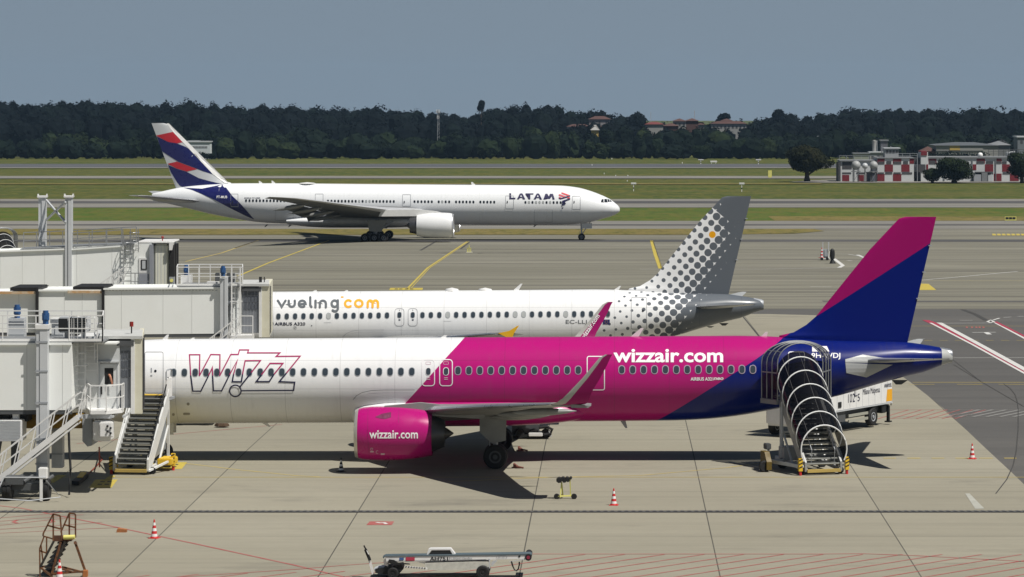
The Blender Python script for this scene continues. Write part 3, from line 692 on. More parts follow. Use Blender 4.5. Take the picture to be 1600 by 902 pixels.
# ---- the wide-body rolling past behind them, nose to the right
def build_wide():
    Yc = 515.0; zg = gz(Yc); root = thing('airliner', 'long white airliner with a navy and red tail taxiing past in the background', 'airliner', (-37, Yc, zg)); rl = wloc(root)
    zp = lambda py: ZZ(py, Yc); xp = lambda px: XX(px, Yc)
    hw = 3.1
    T = [(968.4, 326, 329.5, .12), (967.6, 324, 331.3, .4), (965.5, 321, 333, .8), (960, 316.4, 336.2, 1.35), (952.7, 311, 339, 1.85), (942, 305.8, 342, 2.3), (931.7, 301.7, 345, 2.6), (918, 297, 348.2, 2.85), (905.5, 293.7, 350, 3.0),
         (890, 291.3, 351.2, 3.08), (876.6, 290.2, 351.6, hw), (816, 289.4, 351.8, hw), (700, 288.6, 351.4, hw), (560, 287.6, 350.7, hw), (460, 286.7, 350, hw), (420, 286.5, 348.6, hw), (394, 286.5, 346.2, 3.05), (357.5, 286.8, 340, 2.85),
         (330, 288, 334.6, 2.55), (305, 290, 328.6, 2.1), (285, 292.5, 323.6, 1.6), (265, 296.5, 319, 1.05), (250, 300, 316, .6), (240, 302, 314, .25), (237.5, 303.5, 312, .12)]
    fu = Fuse(Yc, [(xp(a), zp(b), zp(c), d) for a, b, c, d in T]); surf = fu.surf
    def body(t):
        co = t.obj(); X_, Y_, Z_ = t.xyz(co); z = t.m('ADD', Z_, rl.z)
        return seams(t, co, t.m('ADD', X_, rl.x), t.m('ADD', Z_, rl.z), belly_tone(t, co, z, -2.9, -1.2, t.mix(0, (.80, .82, .84), (.80, .82, .84)), (.42, .42, .42), .5), 1.9, -.6, 5.3, .2)
    bm_ = paint_mat('wide body paint', body)
    fu.mesh(MB(), 56, 1.2).build('fuselage', bm_, root, smooth=60)
    # fin
    le = [(zp(300), xp(372)), (zp(286), xp(362)), (zp(283.5), xp(352)), (zp(281), xp(347)), (zp(196.5), xp(264.5)), (zp(194), xp(262)), (zp(192.6), xp(255))]
    te = [(zp(303), xp(277)), (zp(294), xp(275)), (zp(192.6), xp(236.8))]
    zs = [zp(q) for q in (300, 294, 288, 285.5, 283.5, 281, 270, 255, 240, 225, 210, 200, 196.5, 194, 192.6)]
    fm, fsurf = fin_mesh(Yc, [(z, x) for z, x in le], te, zs, 1.1, .1)
    finm = mat('fin grey white', (.58, .60, .62), .35, dirt=.05)
    fin = fm.build('tail_fin', finm, root, smooth=40)
    q = lambda L_: [(200+a/3.81, 180+b/3.81) for a, b in L_]
    f2 = lambda X, z: (fsurf(X, z) if X is None else min(fsurf(X, z), Yc-.02))
    REDM = mat('tail red', (.50, .02, .035), .35, dirt=0); NV = mat('tail navy', (.008, .010, .10), .3, coat=.3, dirt=0)
    decals('tail_stripe', [q([(166, 122), (268, 100), (326, 162), (290, 168), (240, 160)]), q([(235, 290), (290, 277), (412, 322), (350, 336), (290, 318)])], f2, REDM, fin, step=8, eps=.03)
    decals('tail_stripe', [q([(172, 128), (240, 160), (290, 168), (345, 190), (400, 228), (450, 282), (503, 352), (450, 335), (380, 308), (300, 278), (240, 240), (203, 215), (188, 175)]),
                          q([(238, 298), (290, 320), (350, 338), (420, 375), (480, 392), (548, 408), (575, 412), (574, 435), (440, 440), (330, 432), (300, 415), (280, 380), (258, 345)])], f2, NV, fin, step=8, eps=.03)
    decal('tail_stripe', [q([(262, 350), (290, 432), (330, 432), (310, 425), (280, 385)])], f2, LGREY, fin, step=8, eps=.035)
    decal('leading_edge', [q([(236, 48), (244, 50), (600, 404), (575, 404), (505, 352), (420, 245), (326, 162), (268, 100), (230, 52)])], f2, WPAINT, fin, step=8, eps=.04)
    decal('tail_sweep', [q([(330, 432), (440, 438), (555, 414), (570, 412), (620, 480), (662, 520), (700, 562), (752, 622), (700, 600), (600, 550), (510, 502), (430, 465), (380, 445)])], surf, NV, root, step=6, eps=.05)
    decal('registration', text_rect('PT-MUB', 338.5, 306, 355, 310, .02), surf, TXW, root, eps=.08)
    # wings
    wt_ = [(2.2, -28.0, -45.5, -1.2, .13), (3.2, -29.6, -45.2, -.9, .125), (9.6, -35.0, -45.4, -.15, .11), (16, -39.2, -46.0, .65, .10), (24, -44.0, -48.6, 1.65, .095), (29.5, -47.4, -50.3, 2.3, .09), (31.5, -49.3, -51.1, 2.5, .08), (32.4, -50.9, -51.7, 2.6, .06)]
    for sd in (-1, 1):
        secs = [((xl, Yc+sd*yl, z), (xt, Yc+sd*yl, z-.25), t_, (0, 0, 1)) for yl, xl, xt, z, t_ in wt_]
        wg = airloft(secs, .012, lemat=True, lefrac=.10).build('wing', [mat('wide body shaded wing grey', (.15, .155, .16), .5), mat('bright wing edge', (.6, .61, .63), .4, .4)], root, smooth=40)  # underside shade put into the wing paint, darker than the other wings
        for y0, y1, x0, z0_, c in ((4.2, 9.2, -45.0, -1.0, 2.9), (10.8, 17.0, -45.6, -.45, 2.2), (17.4, 24.0, -46.6, .35, 1.8)):      # flaps out
            x1 = x0-(.3 if y0 < 10 else 1.6); dz = .8
            airloft([((x0, Yc+sd*y0, z0_+.15), (x0-c, Yc+sd*y0, z0_-c*.42), .14, (0, 0, 1)), ((x1, Yc+sd*y1, z0_+dz), (x1-c*.85, Yc+sd*y1, z0_+dz-c*.36), .13, (0, 0, 1))], .03).build('flap', mat('wide body shaded wing grey', (.15, .155, .16), .5), wg)
        for yl in (6.5, 13.5, 19.5, 25.0):
            i = lerp_tab([(a[0], a[2]) for a in wt_])(yl); zz = lerp_tab([(a[0], a[3]) for a in wt_])(yl)
            MB().lathe((i+2.8, Yc+sd*yl, zz-.55), (-5.2, 0, -.9), [(0, .02), (.12, .22), (.4, .34), (.7, .3), (1, .02)], 14).build('flap_track_fairing', WINGG, wg)
    for sd in (-1, 1):
        secs = []
        for yl, xl, xt, z in ((1.0, -64.3, -71.6, .95), (2.0, -65.0, -71.8, 1.0), (6, -68.6, -73.0, 1.5), (9.8, -72.0, -74.6, 2.0), (10.7, -73.6, -75.1, 2.12)):
            secs.append(((xl, Yc+sd*yl, z+.0), (xt, Yc+sd*yl, z), .09, (0, 0, 1)))
        airloft(secs, 0, lemat=True, lefrac=.05).build('tailplane', [SILVER, ALU], root, smooth=40)
    # belly fairing
    xs = [(xp(657), 0, 0), (xp(650), .5, .5), (xp(635), .85, .85), (xp(600), 1, 1), (xp(520), 1, 1), (xp(480), .7, .7), (xp(450), 0, 0)]
    Fuse(Yc, [(X, -1.1-.5*(1-k), -2.75-.55*k, 2.6+.75*k2) for X, k, k2 in xs]).mesh(MB(), 40, 1.2).build('belly_fairing', bm_, root, smooth=50)
    for sd in (-1, 1):
        c = engine(root, -24.85, -30.55, Yc+sd*9.8, -2.55, 1.98, mat('engine white', WHITEA, .3, coat=.3), core=(.75, .66, .56), lipm=mat('bright lip', (.55, .56, .58), .3, .6))
        MB().prism([(-26.2, -.75), (-30.6, -1.1), (-36.5, -1.15), (-36, -.2), (-31, -.05), (-27.5, -.35)], lambda u, v, d: (u, d, v), Yc+sd*9.8-.3, Yc+sd*9.8+.3).build('engine_pylon', WPAINT, root)
    for sd in (-1, 1):
        for X in (-38.9, -37.42, -35.95):
            for q_ in (-.7, .7): wheel(root, X, Yc+sd*5.5+q_, zg+.67, .67, .5)
        MB().bar((-39.1, Yc+sd*5.5, zg+.72), (-35.7, Yc+sd*5.5, zg+.72), .34).build('gear_beam', GREY, root)
        mb = MB(); mb.cyl((-37.4, Yc+sd*5.5, zg+.7), (-37.0, Yc+sd*5.0, zg+3.6), .28, n=12); mb.bar((-37.4, Yc+sd*5.5, zg+1.4), (-34.6, Yc+sd*4.6, zg+3.2), .22); mb.build('landing_gear_leg', GREY, root)
        MB().prism([(-38.6, zg+3.4), (-35.5, zg+3.4), (-36.3, zg+1.6), (-38.2, zg+1.7)], lambda u, v, d: (u, d, v), Yc+sd*6.2-.04, Yc+sd*6.2+.04).build('gear_door', WINGG, root)
    for q_ in (-.36, .36): wheel(root, xp(908.7), Yc+q_, zg+.55, .55, .36)
    strut(root, xp(908.7), Yc, zg+.5, zg+3.1, .17, drag=1.5)
    for q_ in (-.6, .6): MB().box(xp(909), xp(925), Yc+q_-.03, Yc+q_+.03, zg+1.9, zg+2.7).build('gear_door', WPAINT, root)
    # windows, doors, lettering
    wy = lambda px: 313.6+(px-385)*.0064
    L_ = [384.5+i*5.42 for i in range(18)]+[512.5+i*5.41 for i in range(20)]+[647.7+i*5.4 for i in range(6)]+[685.5+i*5.45 for i in range(4)]+[712.6+i*5.42 for i in range(6)]+[750.6+i*5.4 for i in range(5)]
    L2 = [821+i*5.5 for i in range(12)]
    ws = window_set(root, 'cabin_window', [(x, wy(x)) for x in L_+L2][:99], 0, 0, surf, .27, .40, [mat('window rim', (.42, .45, .48), .4), GLASSD], .04, eps=.02)
    blinds(ws, (27, 29, 30, 45, 60, 62, 63, 64, 66))
    for x0, y0, x1, y1 in ((360.6, 303, 372, 323.5), (492.7, 303, 505, 325), (629, 304, 641.7, 323), (790, 306, 802.6, 327), (894.4, 306.5, 906.8, 328)):
        d = decal('door', ring_shapes(x0, y0, x1, y1, .8, .45), surf, LINE, root, eps=.06); decal('door_window', [rrect(x0+2, 314, x0+3.4, 317.6, .4, 1)], surf, GLASSD, d, eps=.06)
        decal('door_sill', [rrect(x0+.4, y1-.9, x1-.4, y1+.1, .1, 1)], surf, GREY, d, eps=.07)
    decal('cargo_door', ring_shapes(834.8, 328.3, 863, 347.5, .8, .35), surf, LINE, root, eps=.06); decal('cargo_door', ring_shapes(430, 326.5, 458, 345, .8, .3), surf, LINE, root, eps=.06)
    q8 = lambda L_: [(580+a/3.81, 260+b/3.81) for a, b in L_]
    for i, p_ in enumerate(([(1366, 213), (1372, 197), (1383, 194), (1384, 216)], [(1388, 195), (1402, 194), (1408, 214), (1388, 214)], [(1406, 195), (1416, 197), (1420, 212), (1410, 212)], [(1418, 198), (1424, 201), (1433, 211), (1422, 211)])):
        decal('cockpit_window', [q8(p_)], surf, GLASSD, root, step=3, eps=.03)
    k = 11.43; q = lambda L_: [(780+a/k, 290+b/k) for a, b in L_]
    let = [q([(182, 138), (213, 138), (213, 218), (290, 218), (290, 242), (182, 242)]),
           q([(318, 243), (365, 150), (385, 140), (405, 140), (420, 150), (465, 245), (425, 245), (412, 220), (370, 220), (358, 243)]),
           q([(470, 140), (612, 140), (612, 160), (557, 160), (557, 245), (528, 245), (528, 160), (470, 160)]),
           q([(615, 245), (665, 150), (680, 142), (700, 142), (715, 150), (765, 248), (727, 248), (713, 222), (668, 222), (655, 245)]),
           q([(790, 246), (825, 148), (860, 146), (885, 195), (908, 148), (960, 148), (992, 248), (955, 248), (940, 190), (910, 235), (870, 235), (848, 185), (825, 246)])]
    holes = [q([(376, 202), (391, 168), (405, 202)]), q([(674, 204), (689, 170), (705, 204)])]
    decal('lettering', let, surf, mat('letter navy', (.015, .012, .07), .4, dirt=0), root, step=5, eps=.06)
    decal('lettering', holes, surf, mat('letter gap white', (.80, .82, .84), .3, dirt=0), root, step=5, eps=.075)
    em = [('r', [(1112, 122), (1140, 128), (1265, 172), (1232, 190), (1112, 142)]), ('p', [(1065, 155), (1095, 158), (1200, 195), (1165, 212), (1065, 180)]), ('p', [(1065, 202), (1090, 205), (1130, 222), (1100, 236), (1065, 222)]),
          ('n', [(1065, 232), (1100, 245), (1268, 198), (1268, 172), (1235, 182), (1105, 225), (1065, 220)]), ('r', [(1195, 215), (1228, 200), (1268, 216), (1240, 232)]), ('n', [(1125, 272), (1268, 225), (1268, 250), (1180, 280), (1125, 296)]),
          ('n', [(1130, 278), (1190, 285), (1180, 300), (1118, 320)]), ('n', [(1115, 335), (1190, 310), (1190, 332), (1115, 362)]), ('n', [(1113, 398), (1145, 385), (1142, 410), (1118, 425)])]
    for c_, m_ in (('r', CORAL), ('p', mat('emblem coral', (.62, .10, .13), .4, dirt=0)), ('n', mat('letter navy', (.015, .012, .07), .4))):
        decal('emblem', [q(p_) for c2, p_ in em if c2 == c_], surf, m_, root, step=5, eps=.06 if c_ != 'n' else .075, inc=.001)
    decal('type_lettering', text_rect('BOEING 777-300ER', 382, 308.5, 407, 310.3, .02), surf, TXD, root, eps=.06)
    for px, a, b in ((408, 287, 283), (428, 287, 282.5), (740, 289, 284.5)): blade(root, px, a, b, Yc, .6, -.4)
    MB().lathe((xp(480), Yc, zp(287)), (0, 0, .22), [(0, 1.4), (.5, 1.1), (1, 0)], 14).build('antenna_dome', WPAINT, root)
    for px in (418, 455, 573, 838): blade(root, px, 351, 355, Yc, .4, -.5, m=DGREY)
    return root
wide_plane = build_wide()

# ---------------------------------------------------------------- ground, pavement, markings
def ground_mat(name, cols, streak=(.02, 1, 1), sc_=1.0, fine=14, joints=False, streaks=0.0, rough=.85, patch=0.25, sdark=(.05, .05, .05)):
    t = NT(name); co = t.geo(); x, y, z = t.xyz(co)
    n1 = t.noise(co, .05*sc_, 5, .6, (.5, 1, 1)); n2 = t.noise(co, .9*sc_, 4, .65); n3 = t.noise(co, fine, 3, .7)
    c = t.ramp(n1, [(.3, cols[0]), (.5, cols[1]), (.7, cols[2])])
    c = t.mix(t.mr(n2, .3, .75, 0, patch), c, tuple(v*.72 for v in cols[1]))
    c = t.mix(t.mr(n3, .35, .65, .12, -.0), c, tuple(v*1.25 for v in cols[2]))
    if 'grass' in name:
        mo = t.noise(co, 1.0, 4, .7, (.35, .07, 1)); c = t.mix(t.mr(mo, .42, .66, 0, .75), c, (.12, .115, .02)); mo2 = t.noise(co, 1.7, 3, .7, (.4, .08, 1)); c = t.mix(t.mr(mo2, .5, .7, 0, .6), c, (.018, .036, .006))
    if streaks:
        s1 = t.noise(co, 1.0, 5, .65, streak); c = t.mix(t.m('MULTIPLY', t.mr(s1, .46, .68), streaks), c, sdark)
        s2 = t.noise(co, 3.0, 3, .6, streak); c = t.mix(t.m('MULTIPLY', t.mr(s2, .5, .75), streaks*.6), c, sdark)
    if joints:
        def line(v, off, p, w):
            f = t.m('FRACT', t.m('DIVIDE', t.m('SUBTRACT', v, off), p)); f = t.m('MULTIPLY', t.m('MINIMUM', f, t.m('SUBTRACT', 1, f)), p)
            return t.m('LESS_THAN', f, w)
        jx = line(x, -3.54, 7.47, .024); jy = line(y, 124.85, 7.47, .03)
        g = t.mr(t.noise(co, .15, 2), .35, .6, .45, 1)
        c = t.mix(t.m('MULTIPLY', jy, t.m('MULTIPLY', g, .62)), c, (.06, .055, .05)); c = t.mix(t.m('MULTIPLY', jx, .85), c, (.035, .035, .033))
        # each slab was cast a shade apart from the next
        cx = t.m('FLOOR', t.m('DIVIDE', t.m('SUBTRACT', x, -3.54), 7.47)); cy = t.m('FLOOR', t.m('DIVIDE', t.m('SUBTRACT', y, 124.85), 7.47))
        wn = t.n('TexWhiteNoise', noise_dimensions='2D'); cb = t.n('CombineXYZ'); t.set(cb, 0, cx); t.set(cb, 1, cy); t.t.links.new(cb.outputs[0], wn.inputs[0])
        c = t.mix(t.m('MULTIPLY', wn.outputs[0], .20), c, tuple(v*.6 for v in cols[1]))
        # oil and tyre marks
        st = t.noise(co, .22, 6, .7, (.45, 1, 1)); c = t.mix(t.mr(st, .56, .76, 0, .55), c, (.10, .095, .085))
        vo = t.noise(co, .8, 5, .8, (.25, 1.3, 1)); c = t.mix(t.mr(vo, .66, .74, 0, .55), c, (.09, .085, .075))
    t.col(c); t.p.inputs['Roughness'].default_value = rough; t.p.inputs['Specular IOR Level'].default_value = .25
    return t.mat
def sheet(name, polys, m, lift, kind='structure', label=None):
    """flat polygons (X, Y) laid on the ground profile, cut where the ground changes slope"""
    mb = MB()
    for poly in polys:
        bm = bmesh.new(); vs = [bm.verts.new((p[0], p[1], 0)) for p in poly]; fc = bm.faces.new(vs)
        if len(vs) > 4: bmesh.ops.triangulate(bm, faces=[fc])
        for Yk, _ in PROF[1:-1]: bmesh.ops.bisect_plane(bm, geom=bm.verts[:]+bm.edges[:]+bm.faces[:], plane_co=(0, Yk, 0), plane_no=(0, 1, 0))
        bm.verts.index_update(); mb.add([(v.co.x, v.co.y, gz(v.co.y)+lift) for v in bm.verts], [[v.index for v in f.verts] for f in bm.faces]); bm.free()
    o = mb.build(name, m, None, smooth=0); me = o.data
    for p in me.polygons:
        if p.normal.z < 0: p.flip()
    o['kind'] = kind
    return o
def YG(py): return G(PX, py).y
def gp(L_): return [(G(a, b).x, G(a, b).y) for a, b in L_]
GRA = ground_mat('mown grass', [(.027, .056, .004), (.042, .074, .006), (.082, .082, .014)], sc_=.9, fine=3, patch=.5, streaks=.6, streak=(.02, .18, 1), sdark=(.14, .11, .035))
GRB = ground_mat('lush grass', [(.030, .085, .005), (.048, .11, .008), (.10, .11, .02)], sc_=1.5, fine=3, patch=.5, streaks=.6, streak=(.05, .35, 1), sdark=(.15, .11, .03))
GRD = ground_mat('dry grass', [(.14, .12, .035), (.20, .155, .05), (.10, .11, .03)], sc_=1.5, fine=3, patch=.5, streaks=.4, streak=(.05, .8, 1), sdark=(.22, .16, .06))
CON = ground_mat('pale apron concrete', [(.262, .246, .190), (.292, .273, .213), (.322, .302, .240)], joints=True, patch=.22, streaks=.20, streak=(.02, .9, 1), sdark=(.13, .125, .10))
OLD = ground_mat('worn apron concrete', [(.175, .168, .13), (.205, .197, .155), (.24, .23, .185)], streaks=.78, streak=(.012, .33, 1), sdark=(.075, .070, .062), patch=.2)
ASP = ground_mat('apron asphalt', [(.085, .083, .080), (.10, .097, .093), (.118, .113, .105)], streaks=.25, streak=(.03, .5, 1), patch=.25)
TWY = ground_mat('taxiway concrete', [(.17, .165, .15), (.205, .198, .178), (.25, .24, .212)], streaks=.5, streak=(.006, .35, 1), sdark=(.12, .11, .10))
RUB = ground_mat('tyre rubber film', [(.065, .065, .066), (.085, .083, .083), (.12, .115, .11)], streaks=.3, streak=(.008, .8, 1))
FAR = ground_mat('far asphalt', [(.075, .08, .09), (.09, .095, .10), (.11, .11, .115)])
sheet('ground', [[(-2500, -300), (2500, -300), (2500, 5000), (-2500, 5000)]], GRA, -.12)
def band(name, y0, y1, m, lift, x0=-900, x1=900): return sheet(name, [[(x0, YG(y1)), (x1, YG(y1)), (x1, YG(y0)), (x0, YG(y0))]], m, lift)
band('runway', 256.3, 261.8, FAR, .05); band('runway_shoulder', 261.8, 262.9, TWY, .05)
band('taxiway', 275.3, 279.2, TWY, .05)
band('dry_verge', 286.5, 288.2, GRD, .03, -900, 60)
band('taxiway', 311.3, 324.6, TWY, .03); band('rubber_streak', 314.6, 318.2, RUB, .06)
band('grass_verge', 325, 345.5, GRB, .02); band('dry_verge', 338.5, 345.4, GRD, .05, 30, 900)
band('taxiway', 345.5, 358.2, TWY, .03); band('rubber_streak', 351, 352.8, RUB, .06)
dry = sheet('dry_verge', [gp([(-1600, 358.2), (1270, 358.2), (1288, 361.5), (1240, 365.5), (1100, 367.2), (-1600, 367.4)])], GRD, .05)
sheet('apron', [[(-400, -200), (400, -200), (400, YG(358.3)), (-400, YG(358.3))]], OLD, 0)
band('rubber_streak', 374.6, 378.2, RUB, .02, -400, 400)
sheet('apron_asphalt', [gp([(900, 483.5), (2400, 483.5), (2400, 902), (1413, 902), (900, 491)]), [(G(1413, 902).x-8, -150), (110, -150), (110, YG(902)), (G(1413, 902).x, YG(902))]], ASP, .006)
cedge = [(1200, 491), (1275, 493), (1330, 520), (1413, 591), (1450, 619), (1476, 640), (1497, 660), (1540, 701), (1580, 738), (1640, 796), (1760, 902)]
sheet('apron_concrete', [gp([(-1400, 491)]+cedge+[(-1400, 902)]), [(-70, -150), (25, -150), (G(1760, 902).x, YG(902)), (-70, YG(902))]], CON, .012)
band('tyre_mark_band', 470, 472, RUB, .004, 20, 150)
# painted markings
PW = mat('marking white', (.62, .62, .60), .7, dirt=.35, scale=3); PY_ = mat('marking yellow', (.50, .38, .09), .75, dirt=.7, scale=1.3, tint=(.34, .30, .18))
PYB = mat('marking bright yellow', (.52, .41, .07), .7, dirt=.5, scale=4); PR = mat('marking red', (.36, .06, .06), .75, dirt=.55, scale=1.2, tint=(.33, .22, .18)); PRB = mat('marking crimson', (.36, .035, .07), .7, dirt=.4)
CRK = mat('tar seam', (.05, .048, .045), .8, dirt=.3)
MK = {}
def mark(name, polys, m, lift=.02):
    sheet(name, polys, m, lift)
def gline(pts, w, px=True):         # a painted line w metres wide through ground points
    P2 = gp(pts) if px else pts
    return ribbon(P2, w)
mark('yellow_line', gline([(-300, 746.4), (1800, 746.4)], .13)+gline([(291, 725), (330, 729.5), (374.6, 735), (420, 739.5), (460, 743.7), (500, 746)], .12)+gline([(700, 753), (740, 751.8), (798, 749), (860, 746.6), (1000, 743.7), (1020, 742), (1136, 731.4), (1200, 722.7), (1300, 711)], .12), PY_)
mark('yellow_line', gline([(1380, 510), (1700, 510)], .2)+gline([(1426, 598), (1750, 598)], .22)+gline([(1420, 601.2), (1460, 601.2)], .18)+gline([(1495, 601.2), (1535, 601.2)], .18)+gline([(1560, 601.2), (1600, 601.2)], .18), PY_)
mark('dashed_line', [p for a, b in ((1380.6, 1400), (1417.6, 1438), (1455.7, 1475.3), (1493, 1520), (1530, 1551), (1569, 1588)) for p in gline([(a, 716.6), (b, 716.6)], .28)]+[p for k in range(12) for p in gline([(1420+k*24, 532.4), (1433+k*24, 532.4)], .22)], PY_)
mark('yellow_line', gline([(369, 433), (420, 411), (514, 376)], .30)+gline([(636, 452), (668, 419), (731, 377)], .24)+gline([(641, 452), (671, 419.5), (733, 377.5)], .1)+gline([(1018, 376), (1024, 398), (1032, 420)], .5)+gline([(1430, 439), (1700, 439)], .18), PYB)
mark('faded_yellow_line', gline([(290, 409), (345, 396), (403.5, 376)], .3), PY_)
mark('tar_seam', gline([(657, 391.6), (682, 377)], .35)+gline([(367, 388), (400, 377)], .4)+gline([(720, 389), (733, 379)], .3)+gline([(1020.5, 377), (1034, 420)], .16)+gline([(324, 396), (353, 395.5)], .5)+gline([(443, 395.5), (477, 395.5)], .4)+gline([(688, 395.6), (720, 395.6)], .5)+gline([(746, 396), (754, 396)], .8), CRK)
mark('yellow_bar', [gp([(610, 450.2), (661, 450.2), (660, 453.6), (608, 453.6)])], PYB); mark('yellow_bar', [gp([(1437, 443.5), (1451, 444), (1463, 453.6), (1437, 453.6)])], PYB)
mark('bar_lettering', [gp([(a, 451.4), (a+5, 451.4), (a+4.5, 452.6), (a-.5, 452.6)]) for a in (617, 624, 633, 641)], CRK, .024)
mark('yellow_text_marking', [gp([(1550+k*7.5, 365.6), (1555+k*7.5, 365.6), (1557+k*7.5, 368.2), (1551+k*7.5, 368.2)]) for k in range(7)], PYB)
mark('white_line', gline([(1000, 421), (1190, 421), (1316, 418.5)], .25)+gline([(1311, 418.6), (1317, 415.2), (1303, 404.5)], .5)+gline([(1298, 397), (1325, 397.5), (1352, 402)], .2)+gline([(1440, 438), (1500, 433), (1590, 424.5)], .28)+gline([(1266, 448.5), (1300, 448.8)], .35)+gline([(1324, 407.5), (1331, 408)], .4)
     +gline([(1340, 398.5), (1364, 409)], .5)+gline([(1465, 505.5), (1550, 505.2)], .25)+gline([(1490, 559.6), (1700, 559)], .16)+gline([(1519, 520), (1556, 519.6)], .35)+gline([(1540, 519.6), (1546, 523)], .4)+gline([(1500, 501), (1520, 501)], .2), PW)
mark('white_line', gline([(1543, 503), (1548, 500.5), (1553, 503), (1547, 505), (1543, 503)], .25)+gline([(1552, 500.5), (1562, 497.5)], .2)+gline([(1568, 496.6), (1580, 495.8)], .2)+gline([(1590, 495), (1600, 494.6)], .2), PW, .023)
mark('white_band', [gp([(1463, 504.5), (1472, 504.8), (1520, 530.5), (1600, 574), (1640, 596), (1640, 602), (1600, 580), (1520, 535.5)])], PW); mark('white_band', gline([(1454, 505), (1520, 539.3), (1600, 583.5), (1640, 606)], .22), PW, .024)
mark('red_band', [gp([(1441, 500.5), (1452, 500.8), (1463, 504.8), (1520, 536), (1600, 580.6), (1640, 602.6), (1640, 604.6), (1600, 582.4), (1520, 538.3)])], PRB, .022)
mark('red_band', [gp([(1553, 503.6), (1558, 503), (1600, 524.3), (1640, 545), (1640, 547.5), (1600, 526.8)])], PRB, .022); mark('white_band', [gp([(1552, 504.4), (1555, 504.2), (1600, 527.4), (1640, 548), (1640, 551), (1600, 530)])], PW)
mark('red_text_marking', [gp([(a, 511), (a+3, 511), (a+3.4, 512.8), (a+.2, 512.8)]) for a in (1509, 1517, 1524, 1529, 1535)], PR)
mark('white_dash', [gp([(1508, 772), (1515, 772), (1538, 795.5), (1524, 796)])], mat('worn marking', (.42, .42, .37), .8, dirt=.5))
mark('tar_seam', gline([(1490, 570), (1535, 598), (1600, 636)], .05)+gline([(1568, 600), (1579, 608), (1586, 617), (1589.5, 628), (1591, 640), (1591, 670), (1588, 705), (1583, 728), (1573, 750), (1556, 772)], .055)+gline([(1504, 484), (1525, 492), (1541, 501)], .45)+gline([(1157, 492), (1160, 494), (1186, 526)], .12)+gline([(1488, 562), (1532, 596)], .05), CRK)
mark('chevron_marking', [p for k in range(7) for p in gline([(1478+k*21, 651.8), (1530+k*21, 641)], .24)]+gline([(1482, 641), (1660, 640)], .12)+gline([(1492, 652.5), (1660, 653)], .12), mat('faded grey marking', (.22, .215, .205), .8, dirt=.4))
mark('red_line', [p for k in range(7) for p in gline([(1372+k*20, 655), (1420+k*20, 641)], .09)]+gline([(1370, 641), (1482, 641)], .08)+gline([(1390, 654.5), (1494, 653)], .08), PR)
mark('red_line', gline([(120, 694), (250, 681), (345, 672.5), (440, 664)], .09)+gline([(-20, 789), (31.5, 794.6), (160, 820), (300, 849.5), (460, 884), (540, 903), (600, 917)], .12)+gline([(240, 905), (304, 901), (460, 890.7), (540, 884), (600, 880), (810, 866.6)], .09)
     +gline([(800, 866.5), (1280, 866.6), (1347, 866), (1430, 869), (1580, 877), (1700, 885)], .11), PR)
hat = []                                # 45-degree hatching behind the red border
for k in range(-9, 22):
    xb = -3.76+1.545*k; a = (xb-6, 115.3); top = 127.1 if k < 12 else 127.1-(k-12)*.10
    if k > -3: hat += ribbon([a, (xb+top-121.3-.1, top)], .10)
    else: hat += ribbon([a, (xb+2.6+k*.25, 123.9+k*.25)], .10)
mark('red_hatching', hat, PR)
mark('red_hatching', [p for a in ([(-20, 812), (98, 801.5)], [(-20, 817), (130, 805)], [(-20, 824), (110, 809.5)], [(-20, 829.5), (160, 817)], [(-20, 835), (185, 825)]) for p in gline(a, .07)]+gline([(28, 813), (20, 816.5), (27, 818)], .14)+gline([(80, 813), (84, 816), (76, 817.5)], .14), PR)
mark('red_patch', [gp([(577.5, 815.6), (616, 815.6), (612, 821.2), (572.5, 821.2)])], PR); mark('patch_lettering', gline([(588, 817), (594, 818), (600, 817.6), (604, 819.8)], .15), PW, .024)
for L_ in ([(90, 743), (104, 743), (84, 755), (64, 755)], [(125, 743), (139, 743), (128, 752), (113, 752)], [(149, 750), (184, 750), (174, 763), (139, 763)], [(172, 744), (181, 744), (172, 751), (162, 751)], [(238, 721), (256, 721), (248, 735), (222, 735)], [(256, 723), (292.5, 723), (284, 733.5), (246, 733.5)]):
    mark('stand_marking', [gp(L_)], PYB)
mark('stand_lettering', [gp([(a, b), (a+7, b), (a+6, b+1.4), (a-1, b+1.4)]) for a, b in ((157, 753), (168, 753), (153, 757), (164, 757), (261, 726), (272, 726), (259, 729.5), (269, 729.5))], CRK, .025)
# slotted drain that crosses the whole stand
mb = MB(); Yd = YG(800.4)
mb.box(-80, 60, Yd-.28, Yd+.28, 0, .03); dr = mb.build('drain_channel', mat('drain iron', (.035, .035, .036), .7), None); dr['kind'] = 'structure'
mb = MB()
for i in range(-260, 200):
    x = i*.3; mb.box(x, x+.13, Yd-.25, Yd-.03, .034, .05); mb.box(x+.15, x+.28, Yd+.03, Yd+.25, .034, .05)
o = mb.build('drain_grating', mat('grating iron', (.11, .11, .11), .6), None, smooth=0); o['kind'] = 'structure'

